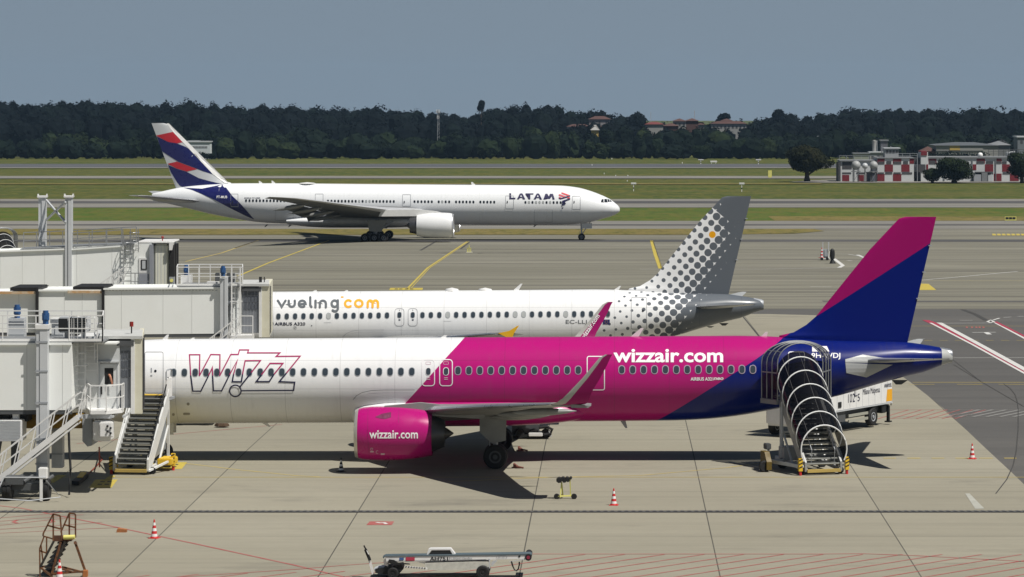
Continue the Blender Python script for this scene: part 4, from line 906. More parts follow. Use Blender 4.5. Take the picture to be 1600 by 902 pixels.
# ---------------------------------------------------------------- woods, fields' far edge
def leaf_mat(name, cols, val=.5):
    t = NT(name); co = t.geo(); n1 = t.noise(co, .12, 4, .6); n2 = t.noise(co, .9, 2)
    c = t.ramp(n1, [(.3, cols[0]), (.5, cols[1]), (.72, cols[2])]); c = t.mix(t.mr(n2, .3, .7, 0, .5), c, tuple(v*.5 for v in cols[0]))
    t.col(c); t.p.inputs['Roughness'].default_value = .9; t.p.inputs['Specular IOR Level'].default_value = .1
    return t.mat
LEAF1 = leaf_mat('wood foliage', [(.004, .009, .007), (.006, .013, .008), (.011, .019, .009)])
LEAF1B = leaf_mat('wood foliage light', [(.009, .018, .009), (.016, .027, .011), (.028, .040, .014)])
LEAF1C = leaf_mat('wood foliage deep', [(.003, .007, .006), (.004, .010, .007), (.007, .013, .008)])
LEAF2 = leaf_mat('dark pine foliage', [(.0015, .004, .005), (.002, .005, .006), (.004, .008, .008)])
LEAF2B = leaf_mat('dark oak foliage', [(.0025, .006, .006), (.004, .009, .008), (.006, .012, .009)])
LEAF3 = leaf_mat('bush foliage', [(.011, .020, .009), (.016, .027, .011), (.028, .038, .014)])
LEAF4 = leaf_mat('copper foliage', [(.014, .018, .008), (.022, .026, .011), (.038, .034, .014)])
BARK = mat('bark', (.06, .045, .035), .9)
def crown(mb, cx, cy, z0, z1, r, n, leaf, rnd, lobes=6, mi=0, flat_=.75):
    """leaf clumps spread through several overlapping lobes"""
    L_ = [(cx, cy, (z0+z1)/2, r*.72, (z1-z0)/2*.85)]
    for k in range(lobes):
        a = rnd.uniform(0, 2*pi); q = rnd.uniform(.35, .65)*r; zz = z0+(z1-z0)*rnd.uniform(.25, .8)
        L_.append((cx+q*cos(a), cy+q*sin(a), zz, r*rnd.uniform(.32, .5), (z1-z0)*rnd.uniform(.16, .26)))
    for i in range(n):
        x0, y0, zz, rr, rz = L_[rnd.randrange(len(L_))] if rnd.random() > .35 else L_[0]
        a = rnd.uniform(0, 2*pi); u = rnd.uniform(-1, 1); q = sqrt(1-u*u); k = rnd.uniform(.72, 1.06)
        p = Vector((x0+rr*q*cos(a)*k, y0+rr*q*sin(a)*k, zz+rz*u*k))
        nrm = Vector((q*cos(a), q*sin(a), u*1.0))+Vector((rnd.uniform(-.7, .7), rnd.uniform(-.7, .7), rnd.uniform(-.5, .7))); nrm.normalize()
        s_ = leaf*rnd.uniform(.6, 1.3); up = Vector((0, 0, 1)) if abs(nrm.z) < .9 else Vector((1, 0, 0)); A = nrm.cross(up).normalized()*s_; B = A.cross(nrm).normalized()*s_
        th = rnd.uniform(0, pi); A2 = A*cos(th)+B*sin(th); B2 = B*cos(th)-A*sin(th)
        mb.v += [p-A2*.6, p+B2*.5-A2*.1, p+A2*.7+B2*.1, p-B2*.55+A2*.05]; b = len(mb.v)-4; mb.f.append((b, b+1, b+2, b+3)); mb.m.append(mi)
def build_raw(mb, name, mats, parent=None):
    me = bpy.data.meshes.new(name); b = wloc(parent); me.from_pydata([v-b for v in mb.v], [], mb.f)
    for m_ in (mats if isinstance(mats, list) else [mats]): me.materials.append(m_)
    me.polygons.foreach_set('material_index', mb.m); me.update(); return link_mesh(name, me, parent)
SKY_ = lerp_tab([(-900, 158), (-300, 150), (0, 155), (150, 153), (300, 157), (380, 163), (450, 160), (560, 166), (640, 165), (690, 168), (735, 176), (760, 168), (785, 160), (860, 160), (885, 172), (925, 166), (960, 172), (990, 184), (1020, 189), (1050, 188), (1075, 190), (1110, 186), (1150, 187), (1180, 185), (1200, 176), (1225, 172), (1245, 178), (1290, 174), (1330, 168), (1420, 166), (1500, 170), (1560, 166), (1640, 168), (2600, 160)])
rnd = random.Random(3)
def forest(name, rows, m_, seed, core=True, label=None):
    rr = random.Random(seed); mb = MB()
    for Y, sp, rad, pyf, h, n, leaf in rows:
        px = -260.0
        while px < 1860:
            Yt = Y+rr.uniform(-14, 14); x = XX(px, Yt)+rr.uniform(-1, 1); top = ZZ(pyf(px)+rr.gauss(1.5, 3.2), Yt); r_ = rad*rr.uniform(.75, 1.5)
            z0 = max(gz(Yt)+.3, top-h)
            if top-z0 > 3:
                mi_ = rr.choice((0, 0, 1, 2)); i0 = len(mb.m); crown(mb, x, Yt, z0, top, r_, n, leaf, rr, 5, mi_)
                if core:
                    b0 = len(mb.v); mb.lathe((x, Yt, z0), (0, 0, top-z0), [(0, r_*.35), (.12, r_*.62), (.3, r_*.74), (.5, r_*.76), (.68, r_*.64), (.8, r_*.42), (.88, .1)], 9)
                    mb.m[-9*6:] = [mi_]*54
                    for v in mb.v[b0:]: v.x += rr.uniform(-.7, .7); v.y += rr.uniform(-.7, .7); v.z += rr.uniform(-.6, .6)
            px += sp*F/Yt*rr.uniform(.7, 1.2)
    o = build_raw(mb, name, m_); o['kind'] = 'stuff'
    tagp(o, label, 'wood'); return o
f1 = lambda px: min(225, 212+6*sin(px*.013)+5*sin(px*.041+1)+3*sin(px*.11))
f2 = lambda px: min(215, 203+6*sin(px*.009+2)+4*sin(px*.05))
mid = lambda px: (SKY_(px)+203)/2+3*sin(px*.03)
# the rise the back wood stands on
mb = MB(); xs = [-1400+i*80 for i in range(36)]; rows_ = [(1560, 0), (1640, .25), (1760, .6), (1950, 1), (2300, 1.0), (2700, .3), (3200, 0)]
for Y, k in rows_:
    for x in xs: mb.v.append(Vector((x, Y, gz(Y)-.3+k*max(0, ZZ(SKY_(PX+x*F/Y), Y)-16-gz(Y)))))
nx = len(xs)
for j in range(len(rows_)-1):
    for i in range(nx-1): mb.f.append((j*nx+i, j*nx+i+1, (j+1)*nx+i+1, (j+1)*nx+i)); mb.m.append(0)
o = build_raw(mb, 'hill', LEAF2B); o['kind'] = 'structure'
forest('wood', [(1500, 6.5, 5.4, f1, 14, 420, .8), (1530, 7, 5.6, f2, 17, 380, .9)], [LEAF1, LEAF1B, LEAF1C], 11, label='long band of mixed green trees along the far edge of the airfield')
forest('wood', [(1650, 8, 6, mid, 18, 320, 1.1), (1760, 8, 6.5, lambda p: SKY_(p)+9, 17, 340, 1.1), (1880, 7, 6, lambda p: SKY_(p)+2, 18, 420, 1.0), (1960, 7.5, 6.5, SKY_, 18, 360, 1.1)], [LEAF2, LEAF2B, LEAF2], 12, label='dark wood rising behind the green trees up to the skyline')
def tree(name, label, px, pyb, pyt, wpx, m_, n, leaf, Y=None, trunk_=True, seed=1, group=None, low=.25, lobes=9):
    Yt = Y or YG(pyb); g = gz(Yt); x = XX(px, Yt); top = ZZ(pyt, Yt); r_ = wpx/2*Yt/F; rr = random.Random(seed)
    if Y: g = min(ZZ(pyb, Yt), top-4)
    root = thing(name, label, 'tree' if trunk_ else 'bush', (x, Yt, g), group)
    z0 = g+(top-g)*low; mb = MB(); crown(mb, x, Yt, z0, top, r_, n, leaf, rr, lobes); build_raw(mb, 'crown', m_, root)
    tb = MB(); tb.lathe((x, Yt, g-.1), (0, 0, top-g), [(0, r_*.13+.12), (.15, r_*.08+.1), (.5, r_*.05+.06), (.8, .04)], 9)
    for k in range(5):
        a = k*1.26; tb.tube([(x, Yt, g+(top-g)*(.16+.05*k)), (x+r_*.3*cos(a), Yt+r_*.3*sin(a), g+(top-g)*(.32+.05*k)), (x+r_*.6*cos(a), Yt+r_*.6*sin(a), g+(top-g)*(.5+.04*k))], r_*.03+.04, 5)
    tb.build('trunk', BARK, root); return root
tree('broadleaf_tree', 'round dark broadleaf tree standing alone on the grass left of the checkered building', 1261, 284, 227, 78, LEAF4, 12000, .42, low=.20, seed=5)
tree('evergreen_bush', 'large rounded bush in front of the checkered building', 1491, 286, 244.5, 76, LEAF3, 8000, .40, trunk_=False, low=.02, seed=6, lobes=12)
tree('evergreen_bush', 'small pointed bush at the left foot of the large rounded bush', 1457, 286, 262, 38, LEAF3, 3000, .36, trunk_=False, low=.02, seed=7)
tree('evergreen_tree', 'dark evergreen cut by the right edge of the photo', 1597, 286, 235, 50, LEAF3, 5000, .40, low=.03, seed=8)
tree('tall_tree', 'thin fork-shaped tree poking above the skyline over the long white airliner', 752, 200, 155, 13, LEAF2, 700, .8, Y=1850, low=.55, seed=9, lobes=3)
tree('broadleaf_tree', 'broad dome-shaped tree in the dip of the skyline right of the pale house', 996, 205, 175.5, 36, LEAF2, 2600, .9, Y=1850, low=.2, seed=10)
tree('broadleaf_tree', 'tall round tree on the skyline above the lone airfield tree', 1217, 205, 169, 24, LEAF2, 1800, .9, Y=1820, low=.2, seed=12)
tree('broadleaf_tree', 'small round tree on the skyline left of the two mast poles', 1130, 203, 176, 26, LEAF2, 1600, .9, Y=1900, low=.2, seed=13)
tree('broadleaf_tree', 'pale green tree in front of the far factory sheds', 1339, 240, 214, 22, LEAF1, 1500, .55, Y=1440, low=.1, seed=14)

# bushes at the foot of the white warehouse
rr = random.Random(8); mb = MB()
for k in range(9): crown(mb, XX(284+k*6, 1474), 1474, gz(1474), ZZ(237+rr.uniform(-2, 3), 1474), 2.4, 220, .6, rr, 3)
o = build_raw(mb, 'shrubbery', LEAF1); o['kind'] = 'stuff'; tagp(o, 'low green shrubs in front of the white warehouse', 'shrubs')
# summer haze: one even volume round the whole scene, sky outside
HAZE = bpy.data.materials.new('haze'); HAZE.use_nodes = True; ht = HAZE.node_tree; ht.nodes.clear()
ho = ht.nodes.new('ShaderNodeOutputMaterial'); hv = ht.nodes.new('ShaderNodeVolumePrincipled'); ht.links.new(hv.outputs[0], ho.inputs['Volume'])
hv.inputs['Density'].default_value = .00004; hv.inputs['Color'].default_value = (.45, .70, 1, 1); hv.inputs['Anisotropy'].default_value = .1
mb = MB().box(-2600, 2600, -310, 5100, -27, 62); o = mb.build('haze', HAZE, None, smooth=0); o['kind'] = 'stuff'; tagp(o, 'thin bluish summer haze over the airfield', 'haze')

# ---------------------------------------------------------------- jet bridges
def railing(mb, pts, h=1.1, sp=1.3, r=.028, mid_=1, toe=False):
    pts = [Vector(p) for p in pts]; up = Vector((0, 0, h))
    done = []
    for a, b in zip(pts, pts[1:]):
        mb.bar(a+up, b+up, r*2)
        for k in range(1, mid_+1): mb.bar(a+up*k/(mid_+1), b+up*k/(mid_+1), r*1.5)
        n = max(1, round((b-a).length/sp))
        for i in range(n+1):
            p = a.lerp(b, i/n)
            if all((p-q).length > .05 for q in done): done.append(p); mb.bar(p, p+up, r*1.8)
        if toe: mb.bar(a+Vector((0, 0, .06)), b+Vector((0, 0, .06)), .02, .12)
    return mb
def caged_ladder(root, X, Y, z0, z1, w=.5, m_=None, cage=True, name='ladder'):
    m_ = m_ or WPAINT; mb = MB()
    for s_ in (-1, 1): mb.bar((X+s_*w/2, Y, z0), (X+s_*w/2, Y, z1), .05)
    n = int((z1-z0)/.3)
    for i in range(n): mb.bar((X-w/2, Y, z0+.15+i*.3), (X+w/2, Y, z0+.15+i*.3), .035)
    o = mb.build(name, m_, root)
    if cage:
        mb = MB(); k = 0; z = z0+2.0 if z1-z0 > 3 else z0+.3; zs = []
        while z <= z1: zs.append(z); z += .55
        ang = [R(q) for q in (180, 210, 240, 270, 300, 330, 360)]
        for z in zs: mb.tube([(X+.36*cos(a), Y+.1+.62*sin(a)*1.0, z) for a in ang], .022, 5)
        for a in ang[1:-1]: mb.bar((X+.36*cos(a), Y+.1+.62*sin(a), zs[0]), (X+.36*cos(a), Y+.1+.62*sin(a), zs[-1]), .022)
        mb.build('safety_cage', m_, o)
    return o
def motor(root, X, Y, z):
    mb = MB(); mb.cyl((X, Y, z), (X, Y, z+.16), .13, n=14); mb.cyl((X, Y, z+.16), (X, Y, z+.50), .15, n=16); mb.cyl((X, Y, z+.50), (X, Y, z+.60), .12, n=14)
    for k in range(8): mb.box(X+.15*cos(k*pi/4)-.012, X+.15*cos(k*pi/4)+.012, Y+.15*sin(k*pi/4)-.012, Y+.15*sin(k*pi/4)+.012, z+.18, z+.48)
    mb.box(X-.04, X+.10, Y-.24, Y-.14, z+.22, z+.40); return mb.build('lift_motor', BLUEM, root)
def tunnel_box(root, x0, x1, y0, y1, z0, z1, dz=0, seams=(), name='tunnel', m_=WHITE, rust=False):
    """a corridor segment: walls with sheet seams, roof edge, floor beam; dz raises its right end"""
    f = lambda x: dz*(x-x0)/(x1-x0)
    mb = MB(); mb.prism([(x0, z0), (x1, z0+dz), (x1, z1+dz), (x0, z1)], lambda u, v, d: (u, d, v), y0, y1); o = mb.build(name, m_, root)
    mb = MB()
    for x in seams: mb.bar((x, y0-.003, z0+f(x)+.05), (x, y0-.003, z1+f(x)-.05), .022, .014)
    if seams: mb.build('wall_seam', mat('seam grey', (.64, .65, .63), .6), o)
    mb = MB(); mb.bar((x0, y0-.05, z1+.02), (x1, y0-.05, z1+dz+.02), .14, .10); mb.build('roof_edge', m_, o); mb = MB(); mb.bar((x0, y1+.05, z1+.02), (x1, y1+.05, z1+dz+.02), .14, .10); mb.build('roof_edge', m_, o)
    mb = MB(); mb.bar((x0, y0+.1, z0-.09), (x1, y0+.1, z0+dz-.09), .16, .20); mb.bar((x0, y1-.1, z0-.09), (x1, y1-.1, z0+dz-.09), .16, .20)
    k = 0
    while x0+1+k*2.4 < x1: mb.bar((x0+1+k*2.4, y0+.1, z0-.1+f(x0+1+k*2.4)), (x0+1+k*2.4, y1-.1, z0-.1+f(x0+1+k*2.4)), .10); k += 1
    mb.build('floor_beam', DGREY, o)
    return o
def bogie(root, X, Y, zg, w=3.0):
    for s_ in (-1, 1):
        mb = MB(); mb.lathe((X+s_*w/2, Y, zg+.5), (.4, 0, 0), [(-.5, 0), (-.5, .30), (-.5, .44), (-.40, .49), (-.12, .5), (-.1, .48), (.1, .48), (.12, .5), (.40, .49), (.5, .44), (.5, .30), (.5, 0)], 24); mb.build('wheel', BLACK, root)
    b = MB(); b.bar((X-w/2-.2, Y, zg+.62), (X+w/2+.2, Y, zg+.62), .26, .3); b.bar((X-w/2+.3, Y+.3, zg+.95), (X+w/2-.3, Y+.3, zg+.95), .2, .2)
    for i in range(5): b.cyl((X-1+i*.45, Y-.2, zg+.85+.1*(i % 2)), (X-.7+i*.45, Y+.3, zg+1.05), .09, n=10)
    b.bbox(X-.9, X-.1, Y-.35, Y+.2, zg+.72, zg+1.12); b.build('bogie_frame', DGREY, root)
    b = MB(); pts = [(X+w/2+.1, Y-.45, zg+.95), (X+w/2+.75, Y-.5, zg+.22), (X+.3, Y-1.0, zg+.12), (X-w/2-.3, Y-.9, zg+.2), (X-w/2-.4, Y-.4, zg+.9)]
    b.tube(pts, .03, 6); b.tube([(X-.9, Y-.6, zg+1.1), (X-1.3, Y-.85, zg+.15)], .03); b.tube([(X-.9, Y-.6, zg+1.1), (X+w/2+.1, Y-.5, zg+1.08)], .03); b.build('guard_bar', LGREY, root)
    b = MB(); b.bbox(X+w/2-.25, X+w/2+.15, Y-.45, Y-.1, zg+1.0, zg+1.5, .04); b.bar((X+w/2-.1, Y-.5, zg+1.0), (X+w/2-.1, Y-.5, zg+.05), .12, .1); b.build('drive_box', WPAINT, root)
def cab_front(root, x0, x1, x2, y0, y1, z0, z1, m_post=CREAM, lean=.7):
    """grey roller shutter and the pale hood post; depth leans with the aircraft side"""
    def slab(a, b, ya, yb, l0, l1, za, zb, m_, nm):
        mb = MB(); mb.add([(a, ya, za), (b, ya, za), (b-l1, yb, za), (a-l0, yb, za), (a, ya, zb), (b, ya, zb), (b-l1, yb, zb), (a-l0, yb, zb)], [(0,3,2,1),(4,5,6,7),(0,1,5,4),(1,2,6,5),(2,3,7,6),(3,0,4,7)])
        return mb.build(nm, m_, root)
    s_ = slab(x0, x1, y0+.12, y1, 0, lean*.6, z0+.15, z1-.35, RIB, 'roller_shutter')
    mb = MB(); n = 12
    for i in range(n): x = x0+(x1-x0)*(i+.5)/n; mb.box(x-.012, x+.012, y0+.09, y0+.125, z0+.15, z1-.35)
    mb.build('shutter_rib', GREY, s_)
    mb = MB()
    for r_ in range(3):
        for c_ in range(4):
            xa = x0+(x1-x0)*(.12+.2*c_); mb.box(xa, xa+(x1-x0)*.15, y0+.07, y0+.10, z0+1.55+r_*.42, z0+1.88+r_*.42)
    mb.build('shutter_window', mat('smoked pane', (.10, .11, .13), .3), s_)
    slab(x0-.12, x1+.08, y0-.05, y1, 0, lean*.6, z1-.36, z1-.12, DGREY, 'shutter_box')
    slab(x1, x2, y0, y1+.3, lean*.6, lean, z0-.1, z1+.02, m_post, 'hood_post')
    slab(x1-.05, x1+.12, y0-.03, y0+.25, 0, 0, z0-.1, z1+.05, WPAINT, 'hood_edge')
    mb = MB()
    for i in range(4):
        ya_, yb_ = y0+.1+i*.9, y0+.9+i*.9; xa_ = x2*ya_/y0+.02; xb_ = x2*yb_/y0+.10*(i % 2); mb.add([(xa_, ya_, z0), (xb_, yb_, z0+.05), (xb_, yb_, z1-.15), (xa_, ya_, z1-.1)], [(0, 1, 2, 3)])
    mb.build('bellows', BLACK, root, smooth=0)

# --- bridge A, docked at the pink airliner
rA = thing('jet_bridge', 'nearest jet bridge, serving the pink airliner, with blue motors and long stairs', 'jet bridge', (-25.5, 145.6, 0))
s1, y1A = 35.1, 145.3
tunnel_box(rA, -48, XX(112, y1A), y1A, 148.6, ZZ(641, y1A), ZZ(538, y1A), seams=[XX(q, y1A) for q in (-160, -90, -40, 42, 98)])
for nm, a, b, y0, yb, z0, z1 in (('cab', 110, 187, 147.2, 152.5, 3.72, 6.80),):
    xa, xb = XX(a, y0), XX(b, y0); mb = MB(); mb.add([(xa, y0, z0), (xb, y0, z0), (xb-.4, yb, z0), (xa-.3, yb, z0), (xa, y0, z1), (xb, y0, z1), (xb-.4, yb, z1), (xa-.3, yb, z1)], [(0,3,2,1),(4,5,6,7),(0,1,5,4),(1,2,6,5),(2,3,7,6),(3,0,4,7)])
    cabA = mb.build(nm, mat('cab white', (.70, .71, .70), .5), rA)
Yf = 147.2
mb = MB(); xa, xb = XX(157, Yf), XX(183, Yf); xw0, xw1, zw0, zw1 = XX(163.5, Yf), XX(177.5, Yf), ZZ(600.5, Yf), ZZ(575, Yf)
zd0, zd1 = ZZ(638, Yf), ZZ(569, Yf)
mb.box(xa, xw0, Yf-.05, Yf-.005, zd0, zd1); mb.box(xw1, xb, Yf-.05, Yf-.005, zd0, zd1); mb.box(xw0, xw1, Yf-.05, Yf-.005, zd0, zw0); mb.box(xw0, xw1, Yf-.05, Yf-.005, zw1, zd1)
dA = mb.build('door', mat('door white', (.66, .68, .68), .45), rA)
mb = MB(); mb.box(xw0, xw1, Yf-.02, Yf-.004, zw0, zw1); mb.build('window_opening', DARK, dA)
mb = MB(); mb.box(xa+.03, xa+.09, Yf-.11, Yf-.05, zw0-.45, zw0-.05); mb.build('handle', DARK, dA)
mb = MB(); mb.box(xa-.07, xa, Yf-.07, Yf-.002, zd0, zd1+.08); mb.box(xb, xb+.05, Yf-.07, Yf-.002, zd0, zd1+.08); mb.box(xa-.2, xb+.1, Yf-.18, Yf-.002, zd1+.08, zd1+.14); mb.build('door_frame', LGREY, dA)
mb = MB(); xg = XX(148, Yf); mb.prism([(xg, zd1+.14), (XX(187, Yf), zd1+.14), (XX(187, Yf), 6.65), (xg, 6.65)], lambda u, v, d: (u, d, v), Yf-.012, Yf-.004); mb.build('upper_panel', mat('grey panel', (.55, .57, .58), .5), rA)  # mid-grey sheet above the cab door
mb = MB(); mb.prism([(XX(158, Yf), 6.72), (XX(187, Yf), 6.72), (XX(187, Yf), 6.8), (XX(150, Yf), 6.8)], lambda u, v, d: (u, d, v), Yf-.9, Yf-.05); mb.build('cab_canopy', WHITE, rA)
cab_front(rA, XX(187, Yf), XX(206.5, Yf), XX(222.5, Yf), Yf, 152.5, 3.62, 6.95, lean=.72)
mb = MB(); k_ = 151.2/Yf; mb.prism([(XX(151, Yf), Yf-.08), (XX(223, Yf), Yf-.08), (XX(223, Yf)*k_, 151.2), (XX(151, Yf)*k_, 151.2)], lambda u, v, d: (u, v, d), 6.90, 7.03); mb.build('cab_roof', mat('roof sheet', (.55, .56, .55), .6, dirt=.4), rA)
mb = MB(); mb.cyl((XX(205.5, 148.5), 148.5, 7.05), (XX(205.5, 148.5), 148.5, 7.5), .03, n=8); bc = mb.build('beacon_post', DARK, rA)
mb = MB(); mb.cyl((XX(205.5, 148.5), 148.5, 7.36), (XX(205.5, 148.5), 148.5, 7.58), .09, n=12); mb.build('beacon_lamp', mat('beacon red', (.25, .02, .015), .3), bc)
# balcony
mb = MB(); xa, xb = XX(129, 145.9), XX(187, 145.9); mb.add([(xa, 147.2, 3.62), (xa+.35, 145.9, 3.62), (xb-.6, 145.9, 3.62), (xb, 146.6, 3.62), (xb, 147.2, 3.62), (xa, 147.2, 3.78), (xa+.35, 145.9, 3.78), (xb-.6, 145.9, 3.78), (xb, 146.6, 3.78), (xb, 147.2, 3.78)], [(0, 1, 2, 3, 4), (9, 8, 7, 6, 5), (0, 5, 6, 1), (1, 6, 7, 2), (2, 7, 8, 3), (3, 8, 9, 4), (4, 9, 5, 0)])
bal = mb.build('balcony', WPAINT, rA)
mb = railing(MB(), [(xa, 147.15, 3.78), (xa+.35, 145.9, 3.78), (xb-.6, 145.9, 3.78), (xb, 146.6, 3.78), (xb, 147.15, 3.78)], 1.12, 1.15, .027); mb.build('balcony_railing', WPAINT, bal)
mb = MB(); mb.bar((xa-.1, 146.2, 3.5), (xb-.4, 146.2, 3.5), .14, .18)
for k in range(4): mb.bar((xa+.3+k*.5, 146.1, 3.5), (xa+.3+k*.5, 147.4, 3.5), .1)
mb.build('under_frame', LGREY, bal)
# lift columns
Yc_ = 145.12
for nm, a, b, yc in (('front', 58.5, 76, Yc_), ('rear', 58.5, 76, 149.05)):
    xa, xb = XX(a, Yc_), XX(b, Yc_); mb = MB(); mb.box(xa, xa+.16, yc-.30, yc+.25, .9, 7.5); mb.box(xb-.33, xb, yc-.34, yc+.25, .9, 7.6); mb.box(xa+.16, xb-.33, yc-.20, yc+.20, .9, 7.5)
    c_ = mb.build('lift_column', mat('column paint', (.58, .60, .62), .45, dirt=.25), rA)
    mb = MB(); mb.bbox(xa-.05, xb+.05, yc-.38, yc+.3, 7.5, 7.72, .02); mb.build('column_cap', WPAINT, c_)
    for z in (1.5, 2.6, 4.2, 5.6, 6.9): mb = MB(); mb.box(xa-.03, xb+.02, yc-.36, yc-.34, z, z+.08); mb.build('column_clamp', GREY, c_)
motor(rA, XX(72, Yc_), Yc_-.1, 7.72); motor(rA, XX(27, 149), 149.0, 7.72)
mb = MB(); mb.box(XX(27, 149)-.35, XX(27, 149)+.35, 148.7, 149.4, 6.8, 7.72); mb.build('motor_stand', LGREY, rA)
bogie(rA, -25.93, 144.0, 0, 1.66)
# roof walkway
zr = ZZ(538, y1A)+.06
mb = MB(); mb.box(-48, XX(160, y1A), y1A+.1, 148.4, zr, zr+.06); mb.build('roof_walkway', GALV, rA)
mb = railing(MB(), [(-48, y1A+.05, zr+.06), (XX(160, y1A), y1A+.05, zr+.06)], 1.15, 1.45, .026, 1, True); mb.build('walkway_railing', WPAINT, rA)
mb = railing(MB(), [(-48, 148.5, zr+.06), (XX(162, 148.5), 148.5, zr+.06), (XX(160, y1A), y1A+.05, zr+.06)], 1.15, 1.45, .026); mb.build('walkway_railing', WPAINT, rA)
mb = MB(); xa, xb = XX(97, 147), XX(140, 147); mb.bbox(xa, xb, 146.2, 147.4, 7.25, 7.95, .03); ac = mb.build('air_conditioner', LGREY, rA)
mb = MB()
for k in range(6): mb.box(xa+.45, xb-.05, 146.13, 146.22, 7.30+k*.11, 7.36+k*.11)
mb.build('louvre', DARK, ac); mb = MB(); mb.box(xa-.02, xa+.38, 146.16, 146.3, 7.32, 7.88); mb.build('fan_grille', DARK, ac)
mb = MB(); mb.box(xa+.2, xa+.3, 146.5, 147, 6.85, 7.25); mb.box(xb-.3, xb-.2, 146.5, 147, 6.85, 7.25); mb.build('foot', LGREY, ac)
caged_ladder(rA, XX(124, 146.3), 146.35, 3.8, 8.0, .5)
caged_ladder(rA, XX(141, 146.6), 146.9, 5.35, 7.9, .55, cage=False, name='guard_frame')
mb = railing(MB(), [(XX(133, 146.2), 146.2, 6.0), (XX(148, 146.2), 146.2, 6.0), (XX(148, 147), 147, 6.0)], 1.9, .45, .024, 2); mb.build('guard_frame', WPAINT, rA)
# service stairs down to the left
def long_stairs(root, xt, zt, xb, zb, ya, yb, n, rail=1.0):
    st = thing if False else None
    mb = MB()
    for y in (ya, yb): mb.bar((xt, y, zt-.05), (xb, y, zb-.05), .05, .24); mb.bar((xt, y, zt-.32), (xb, y, zb-.32), .05, .07)
    s_ = mb.build('stairs', WPAINT, root)
    for i in range(n):
        u = (i+.5)/n; x = xt+(xb-xt)*u; z = zt+(zb-zt)*u; mb = MB(); mb.box(x-.15, x+.15, ya+.02, yb-.02, z-.03, z+.01); mb.box(x-.15, x-.12, ya+.02, yb-.02, z-.09, z+.01); mb.build('step', GREY, s_)
    for y in (ya, yb):
        mb = MB(); a, b = Vector((xt, y, zt)), Vector((xb, y, zb)); up = Vector((0, 0, rail))
        mb.bar(a+up, b+up, .055); mb.bar(a+up*.5, b+up*.5, .04)
        d = (b-a).normalized(); nrm = Vector((-.32, 0, 1))
        for i in range(7): p = a.lerp(b, i/6); q = p+up; mb.bar(p, q+Vector((-.28 if xt > xb else .28, 0, 0))*.0-d*.35, .045)
        mb.build('handrail', WPAINT, s_)
    return s_
long_stairs(rA, XX(127, 145.2), 3.70, XX(-30, 144.2), .35, 144.3, 145.1, 22)
# equipment hung below the cab
mb = MB(); mb.prism([(XX(131, 147), 3.35), (XX(146, 147), 3.4), (XX(146, 147), 2.15), (XX(139, 147), 2.1), (XX(131, 147), 2.35)], lambda u, v, d: (u, d, v), 146.6, 148.4); eq = mb.build('power_cabinet', mat('mid grey paint', (.30, .32, .34), .5), rA)  # left part of the cabinet in mid grey
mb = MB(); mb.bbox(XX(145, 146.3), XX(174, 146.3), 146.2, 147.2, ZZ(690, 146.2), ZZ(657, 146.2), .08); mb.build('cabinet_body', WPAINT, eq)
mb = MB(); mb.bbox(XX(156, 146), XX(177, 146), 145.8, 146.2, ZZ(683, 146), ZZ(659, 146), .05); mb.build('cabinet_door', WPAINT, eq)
mb = MB()
for a, b in ((168, 666), (168, 674), (173, 669), (173, 677)): mb.cyl((XX(a, 145.78), 145.79, ZZ(b, 145.78)), (XX(a, 145.78), 145.74, ZZ(b, 145.78)), .05, n=10)
mb.build('socket', DARK, eq)
mb = MB(); mb.box(XX(158, 147), XX(160, 147), 146.8, 147, 3.2, 3.5); mb.box(XX(150, 147), XX(152, 147), 146.8, 147, 3.2, 3.5); mb.build('hanger', GREY, eq)
mb = MB(); mb.cyl((XX(38, 147), 147.4, 3.2), (XX(130, 147), 147.4, 3.2), .36, n=18); mb.build('cable_drum', mat('drum ochre', (.22, .13, .01), .6), rA)
mb = MB(); mb.bbox(XX(-10, 145.2), XX(34, 145.2), 145.2, 146.4, ZZ(690, 145.2), ZZ(657, 145.2), .03); mm = mb.build('machine_box', WPAINT, rA)
mb = MB()
for k in range(14): mb.box(XX(-6, 145.2), XX(34, 145.2)-.06, 145.17, 145.2, ZZ(689, 145.2)+k*.066, ZZ(689, 145.2)+k*.066+.03)
mb.build('grille', LGREY, mm)
mb = MB(); mb.bbox(XX(22, 146), XX(32, 146), 145.6, 146.2, ZZ(655, 146), ZZ(645, 146), .02); mb.build('junction_box', WPAINT, rA)
for a, b in ((0, 18), (30, 45), (-60, -40)): mb = MB(); mb.box(XX(a, 146.2), XX(b, 146.2), 145.9, 147, 3.3, 3.6); mb.build('under_gear', DARK, rA)
mb = MB(); mb.bar((-27, 147, 1.1), (-27, 147, 3.5), .3, .3); mb.build('support_leg', DGREY, rA); mb = MB(); mb.bar((-27.9, 147, 1.1), (-27.5, 147, 3.5), .22, .22); mb.build('support_leg', DGREY, rA)
for k, (a, b, y0) in enumerate(((107, 112, 146.0), (155, 156, 146.5))):
    mb = MB(); x0_, x1_ = XX(a, y0), XX(b, y0)
    if k == 0: mb.tube([(x0_, y0, 3.35), (x0_+.05, y0-.1, 2.2), (x1_, y0-.3, 1.2), (x1_+.05, y0-1, .15)], .055, 8)
    else:
        g1 = G(160, 719); g2 = G(133, 747); mb.tube([(x0_, y0, 2.1), (x0_, y0+.1, 1.2), (g1.x-.1, g1.y-.3, .25), (g1.x, g1.y, .05), (G(150, 731).x, G(150, 731).y, .05), (g2.x, g2.y, .06)], .035, 8)
    mb.build('hanging_cable', DARK if k == 0 else mat('cable red brown', (.22, .04, .02), .6), rA)
g0 = G(124, 753); pl = thing('ground_power_plug', 'yellow topped cable tray lying under the nearest jet bridge', 'cable tray', (g0.x, g0.y, 0))
